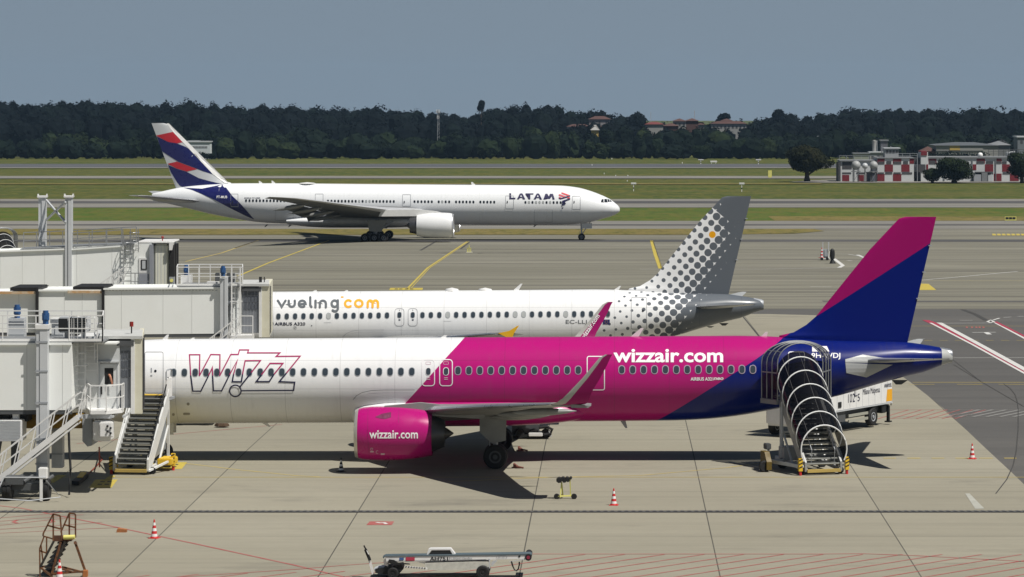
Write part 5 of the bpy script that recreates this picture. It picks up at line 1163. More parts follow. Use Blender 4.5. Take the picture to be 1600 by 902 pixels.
mb = MB(); mb.prism([(G(112, 759).x, G(112, 759).y), (G(123, 760).x, G(123, 760).y), (G(138, 748).x, G(138, 748).y), (G(128, 746).x, G(128, 746).y)], lambda u, v, d: (u, v, d), .05, .22); tr = mb.build('tray', DARK, pl)
mb = MB(); mb.prism([(G(120, 754).x, G(120, 754).y), (G(129, 754).x, G(129, 754).y), (G(135, 746.5).x, G(135, 746.5).y), (G(127, 745.5).x, G(127, 745.5).y)], lambda u, v, d: (u, v, d), .22, .26); mb.build('lid', YEL, pl)

# the worker leaning an arm out of the cab door window
ag = thing('person', 'worker inside the jet bridge cab, bare arm hanging out of the door window', 'person', (XX(171, 147.9), 147.9, 3.8))
def skin(name, verts, edges, rad, m_, parent, sub=2, root_i=0):
    me = bpy.data.meshes.new(name); b = wloc(parent); me.from_pydata([Vector(v)-b for v in verts], edges, [])
    o = bpy.data.objects.new(name, me); C.objects.link(o); o.modifiers.new('skin', 'SKIN'); 
    for i, r_ in enumerate(rad): me.skin_vertices[0].data[i].radius = (r_, r_)
    me.skin_vertices[0].data[root_i].use_root = True
    ss = o.modifiers.new('sub', 'SUBSURF'); ss.levels = ss.render_levels = sub
    dg = bpy.context.evaluated_depsgraph_get(); me2 = bpy.data.meshes.new_from_object(o.evaluated_get(dg)); bpy.data.objects.remove(o); bpy.data.meshes.remove(me)
    me2.name = name; me2.materials.clear(); me2.materials.append(m_)
    for p in me2.polygons: p.use_smooth = True
    return link_mesh(name, me2, parent)
SKIN = mat('skin', (.46, .20, .12), .55, dirt=.05)
x0 = XX(171, 147.7); sh = Vector((x0-.05, 147.55, 5.25))
V = [(x0-.25, 147.75, 4.55), (x0-.25, 147.72, 4.95), (x0-.25, 147.70, 5.27), (x0-.25, 147.68, 5.40), (x0-.25, 147.64, 5.50), (x0-.25, 147.62, 5.62), (x0-.06, 147.62, 5.27), (x0+.02, 147.35, 5.26), (x0+.10, 147.09, 5.27), (x0+.15, 147.0, 5.20), (x0+.20, 147.0, 5.02), (x0+.24, 147.0, 4.86),
     (x0-.35, 147.75, 3.86), (x0-.15, 147.75, 3.86), (x0-.33, 147.75, 4.3), (x0-.17, 147.75, 4.3), (x0-.46, 147.72, 5.22), (x0-.5, 147.7, 4.9), (x0-.48, 147.6, 4.62)]
E = [(0, 1), (1, 2), (2, 3), (3, 4), (4, 5), (2, 6), (6, 7), (7, 8), (8, 9), (9, 10), (10, 11), (0, 14), (0, 15), (14, 12), (15, 13), (2, 16), (16, 17), (17, 18)]
rd = [.15, .16, .12, .06, .09, .10, .075, .062, .058, .055, .047, .036, .055, .055, .075, .075, .07, .055, .04]
bd = skin('body', V, E, rd, SKIN, ag)
for i, (dx_, L_) in enumerate(((-.025, .07), (-.008, .085), (.010, .08), (.026, .062))):
    p = Vector((x0+.245+dx_, 147.0, 4.85)); skin('finger', [p, p+Vector((.008, -.006, -L_*.5)), p+Vector((.008, .012, -L_))], [(0, 1), (1, 2)], [.011, .010, .008], SKIN, bd, 1)
p = Vector((x0+.215, 146.985, 4.88)); skin('thumb', [p, p+Vector((-.03, -.012, -.035)), p+Vector((-.03, -.005, -.07))], [(0, 1), (1, 2)], [.013, .011, .009], SKIN, bd, 1)
skin('shirt', [(x0-.25, 147.75, 4.5), (x0-.25, 147.72, 4.95), (x0-.25, 147.70, 5.24), (x0-.08, 147.64, 5.24), (x0-.45, 147.72, 5.2)], [(0, 1), (1, 2), (2, 3), (2, 4)], [.17, .18, .14, .09, .09], mat('shirt dark', (.03, .03, .04), .8), bd)
skin('hair', [(x0-.25, 147.66, 5.58), (x0-.25, 147.67, 5.67)], [(0, 1)], [.10, .08], DARK, bd, 1)

# --- bridge B, docked at the dotted airliner
Yb = 194.0; gB = gz(196)
rB = thing('jet_bridge', 'middle jet bridge with telescoping corridor, serving the dotted-tail airliner', 'jet bridge', (-24, Yb+1.5, gB))
zt, zb_ = ZZ(452, Yb), ZZ(523, Yb)
tunnel_box(rB, XX(162, Yb), XX(345, Yb), Yb, Yb+3.4, zb_, zt, .06, [XX(q, Yb) for q in (190, 255, 300)])
tunnel_box(rB, XX(59.5, Yb+.15), XX(163, Yb+.15), Yb+.15, Yb+3.2, zb_+.05, zt-.10, .0, [XX(q, Yb) for q in (100, 128)], name='tunnel_section')
tunnel_box(rB, XX(-180, Yb+.3), XX(58, Yb+.3), Yb+.3, Yb+3.0, zb_+.1, zt-.22, .0, [XX(q, Yb) for q in (-120, -60, -10, 28)], name='tunnel_section')
for a, dz_ in ((57.5, -.05), (161, 0)):
    mb = MB(); x = XX(a, Yb); mb.box(x-.07, x+.09, Yb-.08, Yb+3.5, zb_, zt+.08+dz_); mb.box(x-1.8 if a > 100 else x-1.6, x+.05, Yb+.05, Yb+3.3, zt-.06+dz_, zt+.14+dz_); mb.build('weather_seal', BLACK, rB)
    mb = MB(); mb.box(x-2.1 if a > 100 else x-2.9, x-.05, Yb-.0, Yb+.16, zt-.24+dz_, zt-.09+dz_); mb.build('guide_rail', mat('rusty rail', (.50, .27, .10), .7, dirt=.8, scale=3, tint=(.60, .56, .45)), rB)
mb = MB()
for k in range(34): x = XX(165+k*5.2, Yb); mb.box(x, x+.12, Yb-.06, Yb-.035, zt-.08, zt-.05)
mb.build('gutter_slot', GREY, rB)
xc0, xc1 = XX(344, Yb-.3), XX(353.5, Yb-.3)
for yc in (Yb-.05, Yb+3.7):
    mb = MB(); mb.box(xc0, xc1, yc-.25, yc+.25, gB+.9, ZZ(435, Yb)); mb.box(xc1-.1, xc1+.06, yc-.3, yc+.2, gB+.9, ZZ(433, Yb)); c_ = mb.build('lift_column', mat('column paint', (.58, .60, .62), .45), rB)
motor(rB, XX(348.5, Yb-.35), Yb-.35, ZZ(431, Yb)); motor(rB, XX(291, Yb+3.6), Yb+3.6, ZZ(435, Yb))
mb = MB(); mb.box(XX(291, Yb+3.6)-.3, XX(291, Yb+3.6)+.35, Yb+3.3, Yb+3.9, zt, ZZ(435, Yb)); mb.build('motor_stand', WPAINT, rB)
mb = MB(); mb.box(XX(276, Yb), XX(379, Yb), Yb+.1, Yb+3.3, zt+.12, zt+.2); mb.build('roof_walkway', GALV, rB)
mb = railing(MB(), [(XX(276, Yb), Yb+.1, zt+.2), (XX(379, Yb), Yb+.1, zt+.2)], 1.1, 1.2, .028, 1, True); mb.build('walkway_railing', WPAINT, rB)
mb = railing(MB(), [(XX(276, Yb), Yb+.1, zt+.2), (XX(278, Yb+3.3), Yb+3.3, zt+.2), (XX(379, Yb+3.3), Yb+3.3, zt+.2), (XX(379, Yb), Yb+.1, zt+.2)], 1.1, .7, .026); mb.build('walkway_railing', WPAINT, rB)
mb = MB(); mb.box(XX(322, Yb), XX(340, Yb), Yb+.3, Yb+.9, zt+.2, zt+.42); mb.build('roof_box', WPAINT, rB)
for a, b in ((336, 342), (354, 359), (361, 366)):
    mb = MB(); mb.bbox(XX(a, Yb+1), XX(b, Yb+1), Yb+1, Yb+1.5, zt+.35, zt+.9, .03); mb.build('roof_lamp', DGREY, rB)
mb = MB(); xa, xb = XX(353, Yb+.6), XX(377, Yb+.6); mb.box(xa, xb, Yb+.6, Yb+5.5, zb_+.05, zt+.08); mb.build('cab', WHITE, rB)
mb = MB(); mb.box(XX(353.5, Yb+.58), XX(357.5, Yb+.58), Yb+.56, Yb+.6, ZZ(497, Yb), ZZ(479, Yb)); mb.build('cab_window', DARK, rB)
mb = MB()
for a in (355, 360, 364, 370): mb.box(XX(a, Yb+.6)-.03, XX(a, Yb+.6)+.03, Yb+.54, Yb+.6, zb_+.1, zt)
mb.build('wall_seam', LGREY, rB)
mb = MB(); mb.box(XX(352, Yb), XX(363, Yb), Yb+.1, Yb+.5, ZZ(474.5, Yb), ZZ(471, Yb)); mb.build('bracket_shelf', GREY, rB)
caged_ladder(rB, XX(368, Yb+.2), Yb+.2, zb_-.1, zt+1.2, .42, cage=False)
mb = MB()
for a in (362, 375.5): mb.bar((XX(a, Yb), Yb, zb_), (XX(a, Yb), Yb, zt+1.25), .07)
mb.bar((XX(360, Yb), Yb, ZZ(471, Yb)), (XX(379, Yb), Yb, ZZ(471, Yb)), .06, .05); mb.build('ladder_frame', WPAINT, rB)
cab_front(rB, XX(378, Yb+.6), XX(406, Yb+.6), XX(421, Yb+.6), Yb+.6, Yb+6.5, zb_-.1, zt+.2, lean=.45)
mb = MB(); k_ = (Yb+5)/(Yb+.5); mb.prism([(XX(378, Yb+.5), Yb+.5), (XX(421, Yb+.5), Yb+.5), (XX(421, Yb+.5)*k_, Yb+5), (XX(378, Yb+.5)*k_, Yb+5)], lambda u, v, d: (u, v, d), zt+.14, zt+.28); mb.build('cab_roof', mat('roof sheet', (.55, .56, .55), .6), rB)
mb = railing(MB(), [(XX(375, Yb-.6), Yb-.6, zb_), (XX(395, Yb-.6), Yb-.6, zb_)], 1.15, .9, .028); mb.build('balcony_railing', WPAINT, rB)
mb = MB(); mb.box(XX(360, Yb-.6), XX(394, Yb-.6), Yb-.7, Yb+.6, zb_-.25, zb_); mb.build('balcony', WPAINT, rB)
long_stairs(rB, XX(368, Yb-1), zb_, XX(285, Yb-1), zb_-2.4, Yb-1.2, Yb-.4, 14)
bogie(rB, -24, Yb+1, gB, 2.6)
for a in (60, -150): mb = MB(); mb.bar((XX(a, Yb), Yb+1.6, gB), (XX(a, Yb), Yb+1.6, zb_-.1), .5, .5); mb.build('support_leg', LGREY, rB)
for a, b in ((411, 443), (412, 444)):
    mb = MB(); x = XX(407 if b == 443 else 413, Yb+2); mb.cyl((x, Yb+2, zt+.3), (x, Yb+2, zt+.62), .03 if b == 444 else .09, n=8); mb.build('roof_beacon', DARK, rB)

# --- bridge C, empty, furthest
Yd2 = 228.0; gC = gz(230)
rC = thing('jet_bridge', 'farthest jet bridge with tall crossed twin pylons and black end hood', 'jet bridge', (-38, Yd2+1.5, gC))
zl, zr_ = ZZ(396, Yd2), ZZ(386, Yd2); zlo = ZZ(470, Yd2)
tunnel_box(rC, XX(0, Yd2), XX(101, Yd2), Yd2, Yd2+3.4, zlo, ZZ(393.5, Yd2), .16, [XX(q, Yd2) for q in (35, 70)])
tunnel_box(rC, XX(-160, Yd2), XX(-.5, Yd2), Yd2, Yd2+3.4, zlo-.2, ZZ(396, Yd2), .1, [XX(q, Yd2) for q in (-110, -60)], name='tunnel_section')
tunnel_box(rC, XX(103, Yd2), XX(192, Yd2), Yd2, Yd2+3.4, zlo, ZZ(391, Yd2), .27, [XX(q, Yd2) for q in (120, 175)], name='tunnel_section')
def pyl(px0, px1, yc, zb2, zt2):
    xa, xb = XX(px0, yc), XX(px1, yc); mb = MB(); mb.box(xa, xa+(xb-xa)*.5, yc-.25, yc+.3, zb2, zt2); mb.box(xa+(xb-xa)*.5, xb, yc-.32, yc+.3, zb2, zt2)
    c_ = mb.build('pylon', mat('column paint', (.58, .60, .62), .45), rC); mb = MB(); mb.bbox(xa-.08, xb+.08, yc-.4, yc+.38, zt2, zt2+.14, .02); mb.box(xa-.1, xa-.02, yc-.1, yc+.1, zt2+.1, zt2+.26); mb.box(xb+.02, xb+.1, yc-.1, yc+.1, zt2+.1, zt2+.26); mb.build('pylon_cap', WPAINT, c_)
pyl(61, 72, Yd2+3.9, gC, ZZ(309, Yd2+3.9)); pyl(102.5, 113, Yd2+.12, gC, ZZ(309, Yd2-.1))
mb = MB(); A_ = Vector((XX(72, Yd2+3.8), Yd2+3.8, 0)); B_ = Vector((XX(102.5, Yd2-.2), Yd2-.2, 0)); z1_, z2_ = ZZ(314, Yd2+1.7), ZZ(346, Yd2+1.7)
mb.bar((A_.x, A_.y, z1_), (B_.x, B_.y, z2_), .12); mb.bar((A_.x, A_.y, z2_), (B_.x, B_.y, z1_), .12); mb.build('cross_brace', LGREY, rC)
mb = railing(MB(), [(XX(37, Yd2+3.3), Yd2+3.3, ZZ(389, Yd2+3.3)), (XX(98, Yd2+3.3), Yd2+3.3, ZZ(386.5, Yd2+3.3)), (XX(213, Yd2+3.3), Yd2+3.3, ZZ(380, Yd2+3.3))], 1.15, 1.1, .03, 1, True); mb.build('walkway_railing', GALV, rC)
mb = railing(MB(), [(XX(113, Yd2+.2), Yd2+.2, ZZ(390.5, Yd2)), (XX(192, Yd2+.2), Yd2+.2, ZZ(385, Yd2))], 1.15, 1.3, .03, 1); mb.build('walkway_railing', GALV, rC)
mb = MB(); mb.bar((XX(37, Yd2+1.6), Yd2+1.6, ZZ(393, Yd2)+.12), (XX(100, Yd2+1.6), Yd2+1.6, ZZ(390, Yd2)+.16), 2.6, .08); mb.bar((XX(100, Yd2+1.6), Yd2+1.6, ZZ(390, Yd2)+.16), (XX(212, Yd2+1.6), Yd2+1.6, ZZ(384.5, Yd2)+.12), 2.6, .1); mb.build('roof_walkway', GALV, rC)
caged_ladder(rC, XX(199, Yd2-.2), Yd2-.2, ZZ(448, Yd2), ZZ(368, Yd2), .5, GALV)
caged_ladder(rC, XX(210, Yd2+.5), Yd2+.5, ZZ(395, Yd2), ZZ(358, Yd2), .55, GALV, name='guard_frame')
mb = MB(); mb.add([(XX(192, Yd2+.8), Yd2+.8, zlo), (XX(237, Yd2+.8), Yd2+.8, zlo), (XX(237, Yd2+.8), Yd2+5, zlo), (XX(192, Yd2+.8), Yd2+5, zlo), (XX(192, Yd2+.8), Yd2+.8, ZZ(384, Yd2)), (XX(237, Yd2+.8), Yd2+.8, ZZ(379, Yd2)), (XX(237, Yd2+.8), Yd2+5, ZZ(379, Yd2)), (XX(192, Yd2+.8), Yd2+5, ZZ(384, Yd2))], [(0,3,2,1),(4,5,6,7),(0,1,5,4),(1,2,6,5),(2,3,7,6),(3,0,4,7)]); mb.build('cab', WHITE, rC)
y_ = Yd2+.78
mb = MB(); mb.box(XX(217, y_), XX(233, y_), y_-.04, y_, ZZ(452, y_), ZZ(403, y_)); dC = mb.build('door', WPAINT, rC)
mb = MB(); mb.box(XX(220.5, y_), XX(229.5, y_), y_-.07, y_-.04, ZZ(421.5, y_), ZZ(406, y_)); mb.build('window', DARK, dC)
mb = MB(); mb.box(XX(222.3, y_), XX(227.6, y_), y_-.09, y_-.07, ZZ(420, y_), ZZ(407.5, y_)); mb.build('pane', LGREY, dC)
mb = MB(); mb.box(XX(217.5, y_), XX(233, y_), y_-.08, y_-.04, ZZ(450, y_), ZZ(428, y_)); mb.build('lower_panel', RIB, dC)
mb = MB(); mb.box(XX(234, y_), XX(239.5, y_), y_-.2, y_+3, zlo, ZZ(382, y_)); mb.build('shutter_edge', RIB, rC)
mb = MB(); mb.bbox(XX(240, y_), XX(262, y_), y_+.25, y_+.8, zlo, ZZ(382, y_), .1); hp_ = mb.build('hood_post', mat('hood cream', (.72, .72, .62), .5, dirt=.3), rC)
for a_ in (246, 251, 257): mb = MB(); mb.box(XX(a_, y_)-.02, XX(a_, y_)+.02, y_+.24, y_+.25, zlo+.1, ZZ(383.5, y_)); mb.build('post_seam', LGREY, hp_)
mb = MB(); mb.box(XX(238, y_), XX(266, y_), y_+.8, y_+4, zlo, ZZ(380, y_)); mb.build('hood', WHITE, rC)
mb = MB(); mb.bbox(XX(214, y_), XX(269, y_), y_, y_+4, ZZ(380.5, y_), ZZ(377.5, y_), .05); mb.build('cab_roof', WPAINT, rC)
mb = MB(); mb.prism([(XX(264.5, y_), ZZ(391, y_)), (XX(269, y_), ZZ(391, y_)), (XX(271.5, y_), ZZ(378.5, y_)), (XX(264.5, y_), ZZ(378.5, y_))], lambda u, v, d: (u, d, v), y_-.1, y_+.4); mb.build('hood_cap', WPAINT, rC)
mb = MB()
for i in range(6): mb.box(XX(265.5, y_+.3)+i*.015, XX(272.5, y_+.3)-(i % 2)*.06, y_+.1+i*.5, y_+.5+i*.5, ZZ(447, y_), ZZ(381, y_)-.1)
mb.build('bellows', BLACK, rC)
mb = MB(); mb.box(XX(264.5, y_), XX(272, y_), y_-.05, y_+.5, ZZ(449, y_), ZZ(433, y_)); lb = mb.build('lamp_box', GREY, rC)
mb = MB(); mb.cyl((XX(268, y_-.05), y_-.05, ZZ(438.5, y_)), (XX(268, y_-.1), y_-.1, ZZ(438.5, y_)), .12, n=12); mb.build('lamp_lens', PYEL, lb)
mb = railing(MB(), [(XX(188, Yd2-.6), Yd2-.6, ZZ(452, Yd2)), (XX(234, Yd2-.6), Yd2-.6, ZZ(452, Yd2))], 1.15, 1.0, .03, 1); mb.build('balcony_railing', GALV, rC)
mb = MB(); mb.box(XX(180, Yd2-.6), XX(236, Yd2-.6), Yd2-.7, Yd2+.8, ZZ(452, Yd2)-.15, ZZ(452, Yd2)); mb.build('balcony', GALV, rC)
long_stairs(rC, XX(192, Yd2-1), ZZ(440, Yd2), XX(135, Yd2-1), ZZ(480, Yd2), Yd2-1.4, Yd2-.7, 12)
mb = MB(); mb.bar((XX(150, Yd2), Yd2+1.5, gC), (XX(150, Yd2), Yd2+1.5, zlo), .8, .8); mb.bar((XX(-100, Yd2), Yd2+1.5, gC), (XX(-100, Yd2), Yd2+1.5, zlo), .8, .8); mb.build('support_leg', LGREY, rC)
mb = MB(); mb.cyl((XX(254, y_+1), y_+1, ZZ(378, y_)), (XX(254, y_+1), y_+1, ZZ(371, y_)), .04, n=6); mb.sphere((XX(254, y_+1), y_+1, ZZ(372, y_)), .10, 6); mb.build('beacon_lamp', mat('beacon red', (.25, .02, .015), .3), rC)

# ---------------------------------------------------------------- boarding stairs
TREAD = mat('ribbed tread', (.22, .225, .21), .5, .3, dirt=.5, scale=6)
STEELW = mat('stair white', (.70, .71, .70), .45, dirt=.3, scale=3)
def boarding_stairs(label, loc, heading, w, run, rise, n, covered, group=None):
    """built climbing towards +y from the origin, then turned and moved"""
    root = thing('boarding_stairs', label, 'boarding stairs', (0, 0, 0), group)
    z0 = .32
    for i in range(n):
        y = run*(i+.5)/n; z = z0+(rise-z0)*(i+1)/n; mb = MB(); d = run/n
        mb.box(-w/2, w/2, y-d/2-.03, y+d/2, z-.035, z); mb.tube([(-w/2, y-d/2-.03, z-.02), (w/2, y-d/2-.03, z-.02)], .045, 8); mb.box(-w/2, w/2, y+d/2-.01, y+d/2, z, z+(rise-z0)/n-.10, 1)
        mb.build('step', [TREAD, mat('riser', (.09, .09, .085), .6)], root)
    for s_ in (-1, 1):
        x = s_*(w/2+.07); hp = .42 if not covered else .30
        mb = MB(); mb.prism([(-.12, z0-.12), (.25, z0-.18), (run+.05, rise-.45), (run+.05, rise+hp*1.0), (-.12, z0+hp)], lambda u, v, d: (d, u, v), x-.045, x+.045)
        mb.build('side_panel', STEELW if not covered else mat('side rail steel', (.42, .43, .43), .4, .5, dirt=.3), root)
        if not covered:
            mb = MB(); mb.bar((x, .0, z0+.5), (x, run, rise+1.0), .05)
            for k in range(5): u = k/4; mb.bar((x, run*u, z0+.25+(rise-z0)*u), (x, run*u, z0+.5+(rise+.5-z0)*u), .04)
            mb.build('handrail', DARK if s_ > 0 else STEELW, root)
    pd = 1.15 if not covered else 1.05
    mb = MB(); mb.box(-w/2-.1, w/2+.1, run, run+pd, rise-.12, rise); mb.build('platform', GREY, root)
    # chassis
    mb = MB()
    for s_ in (-1, 1):
        x = s_*(w/2+.05); mb.bar((x, -.1, .25), (x, run+pd-.2, .40), .12, .16); mb.bar((x, run+.1, .4), (x, run+.1, rise-.15), .11)
        mb.bar((x, run*.55, .38), (x, run+.1, rise*.6), .08)
    mb.bar((-w/2-.05, run*.62, .36), (w/2+.05, run*.62, .36), .12); mb.bar((-w/2-.05, run+.1, rise*.5), (w/2+.05, run+.1, rise*.5), .1)
    mb.build('chassis', STEELW, root)
    mb = MB(); mb.box(-w/2-.02, w/2+.02, -.22, -.05, .14, .28); mb.build('bumper_bar', mat('bumper ochre', (.50, .36, .10), .6, dirt=.5), root)
    for s_ in (-1, 1):
        x = s_*(w/2+.18); wheel(root, x, .32, .17, .17, .12, sub=False); wheel(root, x-.0, run*.85, .26, .26, .16, sub=False)
    for px_, py_ in (((w/2+.75, run*.55), (-w/2-.25, .1)) if not covered else ((w/2+.35, -.1), (-w/2-.35, -.1))):
        mb = MB(); mb.box(px_-.09, px_+.09, py_-.09, py_+.09, .22, .82); j = mb.build('stabiliser', YEL, root)
        mb = MB()
        for k in range(3): mb.prism([(-.09, .34+k*.17), (.09, .42+k*.17), (.09, .48+k*.17), (-.09, .40+k*.17)], lambda u, v, d: (px_+u, py_-.093+d, v), 0, -.004)
        mb.build('warning_stripe', DARK, j); mb = MB(); mb.cyl((px_, py_, .0), (px_, py_, .22), .07, n=10); mb.build('stabiliser_foot', RED, j)
        mb = MB(); mb.bar((px_, py_, .5), ((1 if px_ > 0 else -1)*w/2, py_+.2, .35), .1); mb.build('outrigger', YEL if not covered else STEELW, j)
    if not covered:
        mb = MB(); mb.bbox(w/2+.04, w/2+.10, run-.35, run+.65, rise+.02, rise+.98, .02); bd_ = mb.build('sign_board', WPAINT, root)
        mb = MB()
        for k, (a, b) in enumerate(((-.25, .12), (-.18, .12), (-.10, .14))): mb.box(w/2+.03, w/2+.035, run+.15+a*.6, run+.19+a*.6, rise+.3, rise+.75)
        mb.build('board_lettering', GREY, bd_)
        mb = MB(); mb.tube([(w/2+.07, run-.35, rise+.9), (w/2+.07, run-.35, rise+1.28), (w/2+.07, run-.2, rise+1.36), (w/2+.07, run+.5, rise+1.36), (w/2+.07, run+.65, rise+1.25), (w/2+.07, run+.65, rise+.9)], .035, 8); mb.build('grab_rail', GREY, root)
        mb = MB(); mb.prism([(.9, .6), (run-.2, rise-.7), (run-.2, .9)], lambda u, v, d: (d, u, v), w/2+.0, w/2+.02); mb.build('under_panel', mat('slate panel', (.22, .24, .26), .5), root)  # dark grey triangle on the side below the flight
        mb = MB(); mb.box(-w/2-.02, w/2-.3, run+.3, run+.7, rise+.02, rise+.12); mb.build('threshold_pad', YEL, root)
        mb = MB(); mb.bbox(w/2+.1, w/2+.8, run*.4, run*.75, .3, .62, .04); mb.build('hydraulic_box', YEL, root)
        mb = MB(); mb.bar((w/2+.1, -.05, .2), (w/2+.75, run*.5, .55), .09); mb.build('tow_arm', STEELW, root)
    else:
        CAN = NT('smoked canopy'); CAN.col((.004, .004, .005)); CAN.p.inputs['Alpha'].default_value = .90; CAN.p.inputs['Roughness'].default_value = .16; CAN.p.inputs['Specular IOR Level'].default_value = .3; CAN = CAN.mat
        HOOP = mat('hoop white', (.76, .77, .77), .4, dirt=.1)
        rad = w/2+.33
        def hoop_pts(y, z, r_, hgt, a0=-28, a1=208, n_=26): return [Vector((r_*cos(R(a0+(a1-a0)*k/n_)), y, z+hgt+r_*sin(R(a0+(a1-a0)*k/n_)))) for k in range(n_+1)]
        ys = [(-.15+i*(run+.15)/5.4) for i in range(6)]; H_ = []
        for i, y in enumerate(ys):
            z = z0+(rise-z0)*max(y, -.1)/run; pts = hoop_pts(y, z, rad, 1.02 if i else .98); H_.append(pts)
            mb = MB(); mb.tube(pts, .035, 8); mb.build('hoop', HOOP, root)
        mb = MB(); n_ = len(H_[0]); H2 = H_+[hoop_pts(run+.05, rise, rad, 1.05)]
        for pts in H2: mb.v += [p*1.0 for p in pts]
        for i in range(len(H2)-1):
            for k in range(n_-1): mb.f.append((i*n_+k, i*n_+k+1, (i+1)*n_+k+1, (i+1)*n_+k)); mb.m.append(0)
        mb.build('canopy', CAN, root)
        mb = MB()
        for k in (8, 13, 18): mb.tube([h[k]+Vector((0, 0, .012)) for h in H2], .014, 5)
        mb.build('canopy_rib', mat('rib dark steel', (.10, .10, .105), .4, .5), root)
        # the wide hood over the top platform
        P2 = []
        for i, (y, r_, cx) in enumerate(((run-.05, w/2+.34, .06), (run+.35, w/2+.56, .14), (run+.72, w/2+.76, .20), (run+1.08, w/2+.96, .26))):
            hh = 1.62; pts = [Vector((cx-r_, y, rise-.15))]+[Vector((cx+r_*cos(R(180-180*k/16)), y, rise+hh+(.98 if i else .95)*sin(R(180*k/16)))) for k in range(17)]+[Vector((cx+r_, y, rise-.15))]
            P2.append(pts); mb = MB(); mb.tube(pts, .03, 8); mb.build('hood_frame', mat('galvanised frame', (.30, .31, .32), .4, .5, dirt=.1), root)
        mb = MB(); n_ = len(P2[0])
        for pts in P2: mb.v += pts
        for i in range(3):
            for k in range(0, n_-1): mb.f.append((i*n_+k, i*n_+k+1, (i+1)*n_+k+1, (i+1)*n_+k)); mb.m.append(0)
        CA2 = CAN.copy(); CA2.name = 'clear smoked sheet'; CA2.node_tree.nodes['Principled BSDF'].inputs['Alpha'].default_value = .74; mb.build('hood_cover', CA2, root)
        mb = MB()
        for k in (4, 13): mb.tube([p[k] for p in P2], .022, 6)
        mb.build('hood_rib', mat('galvanised frame', (.48, .49, .50), .4, .6), root)
        for k in (0, n_-1):
            for zz in (0, 1.3): mb = MB(); mb.bar(P2[0][k]+Vector((0, 0, zz)), P2[-1][k]+Vector((0, 0, zz)), .05, .06); mb.build('platform_rail', mat('galvanised frame', (.48, .49, .50), .4, .6), root)
        mb = MB(); mb.bar(P2[0][0]+Vector((0, 0, -.1)), P2[-1][0]+Vector((0, 0, -.1)), .16, .22); mb.build('platform_beam', mat('galvanised frame', (.48, .49, .50), .4, .6), root)
        for s_, k in ((-1, 0), (1, n_-1)):
            x = P2[0][k].x; mb = MB(); mb.box(x-.02, x+.02, run+.1, run+.5, rise+.35, rise+1.0); mb.box(x-.02, x+.02, run+.62, run+1.0, rise+.35, rise+1.0); mb.build('side_guard', DGREY, root)
        # jacking mast, motor and rear axle seen left of the flight
        mb = MB(); mb.cyl((-w/2-.15, run*.9, .4), (-w/2-.15, run*.9, 1.3), .10, n=12); mb.cyl((-w/2-.15, run*.9, 1.2), (-w/2-.15, run*.9, rise-.2), .06, n=12); mb.build('jack_mast', LGREY, root)
        mb = MB(); mb.bbox(-w/2-.2, -w/2+.6, run*.75, run*1.02, .42, 1.05, .04); mb.build('motor_box', mat('box grey', (.45, .46, .46), .5, dirt=.4), root)
        mb = MB(); mb.bar((-w/2, .3, .35), (-w/2-1.05, run*.72, .45), .13, .16); mb.bar((-w/2-1.05, run*.72, .45), (-w/2-1.05, run*.72, 1.15), .09); mb.bar((-w/2, run*.8, .45), (-w/2-1.05, run*.72, .45), .1); mb.build('drawbar', STEELW, root)
        mb = MB(); mb.bbox(-w/2-1.22, -w/2-.95, run*.68, run*.8, 1.0, 1.28, .03); mb.build('control_box', DGREY, root)
        mb = MB(); mb.prism([(run*.45, .12), (run*.72, .12), (run*.72, .95), (run*.55, .95), (run*.45, .5)], lambda u, v, d: (d, u, v), -w/2-1.45, -w/2-1.2); mb.build('wheel_guard', mat('dark ochre', (.13, .085, .01), .6, dirt=.5), root)
        wheel(root, -w/2-1.5, run*.5, .28, .28, .16, sub=False)
        for x in (-.55, .6):
            mb = MB(); mb.tube([(x, .0, z0+.85), (x, .12, z0+.2)], .018); mb.tube([(x, .0, z0+.85), (x+.0, run, rise+.85)], .022); mb.build('inner_handrail', GREY, root)
    root.location = loc; root.rotation_euler = (0, 0, heading)
    return root
boarding_stairs('open white boarding stairs climbing to the front door of the pink airliner', (-22.75, 153.75, 0), -.13, 1.50, 3.5, 3.30, 14, False)
cov = boarding_stairs('boarding stairs under a hooped smoked canopy at the rear door of the pink airliner', (9.82, 153.75, 0), .28, 1.62, 3.45, 3.38, 14, True, 'canopied boarding stairs')
c2 = copy_tree(cov); c2['label'] = 'far canopied boarding stairs, only their hood showing above the farthest jet bridge'
p_ = G(12, 415); c2.location = (XX(20, 352), 352, gz(352)); c2.rotation_euler = (0, 0, .5)

# ---------------------------------------------------------------- small things on the apron
def cone(label, px, pyb, h=.76, cols=(RED, WPAINT), first=[None], loc=None):
    p = loc or G(px, pyb)
    root = thing('traffic_cone', label, 'traffic cone', (0, 0, 0), 'traffic cones on the apron')
    k = h/.76; mb = MB(); mb.bbox(-.20*k, .20*k, -.20*k, .20*k, 0, .035, .012); mb.lathe((0, 0, 0), (0, 0, 1), [(.035, .165*k), (.07, .15*k), (.09, .14*k)], 18); mb.build('base', cols[0], root)
    n = 6; r_ = lambda z: .135*k*(1-(z-.08)/(h*1.10)); zs = [.08+(h-.08)*i/n for i in range(n+1)]
    mb = MB()
    for i in range(n): mb.lathe((0, 0, 0), (0, 0, 1), [(zs[i], r_(zs[i])), (zs[i+1], r_(zs[i+1]))], 18, 1 if i % 2 == 0 else 0)
    mb.lathe((0, 0, 0), (0, 0, 1), [(h, r_(h)), (h+.01, r_(h)*.7), (h+.01, .005)], 18, 0)
    mb.build('striped_body', [cols[0], cols[1]], root); root.location = p; root.rotation_euler = (0, 0, px*.37)
    return root
cone('red and white cone on bare concrete beside the red diagonal line', 241, 841.5)
cone('red and white cone right of the yellow wheeled chock stand', 959, 790, .74)
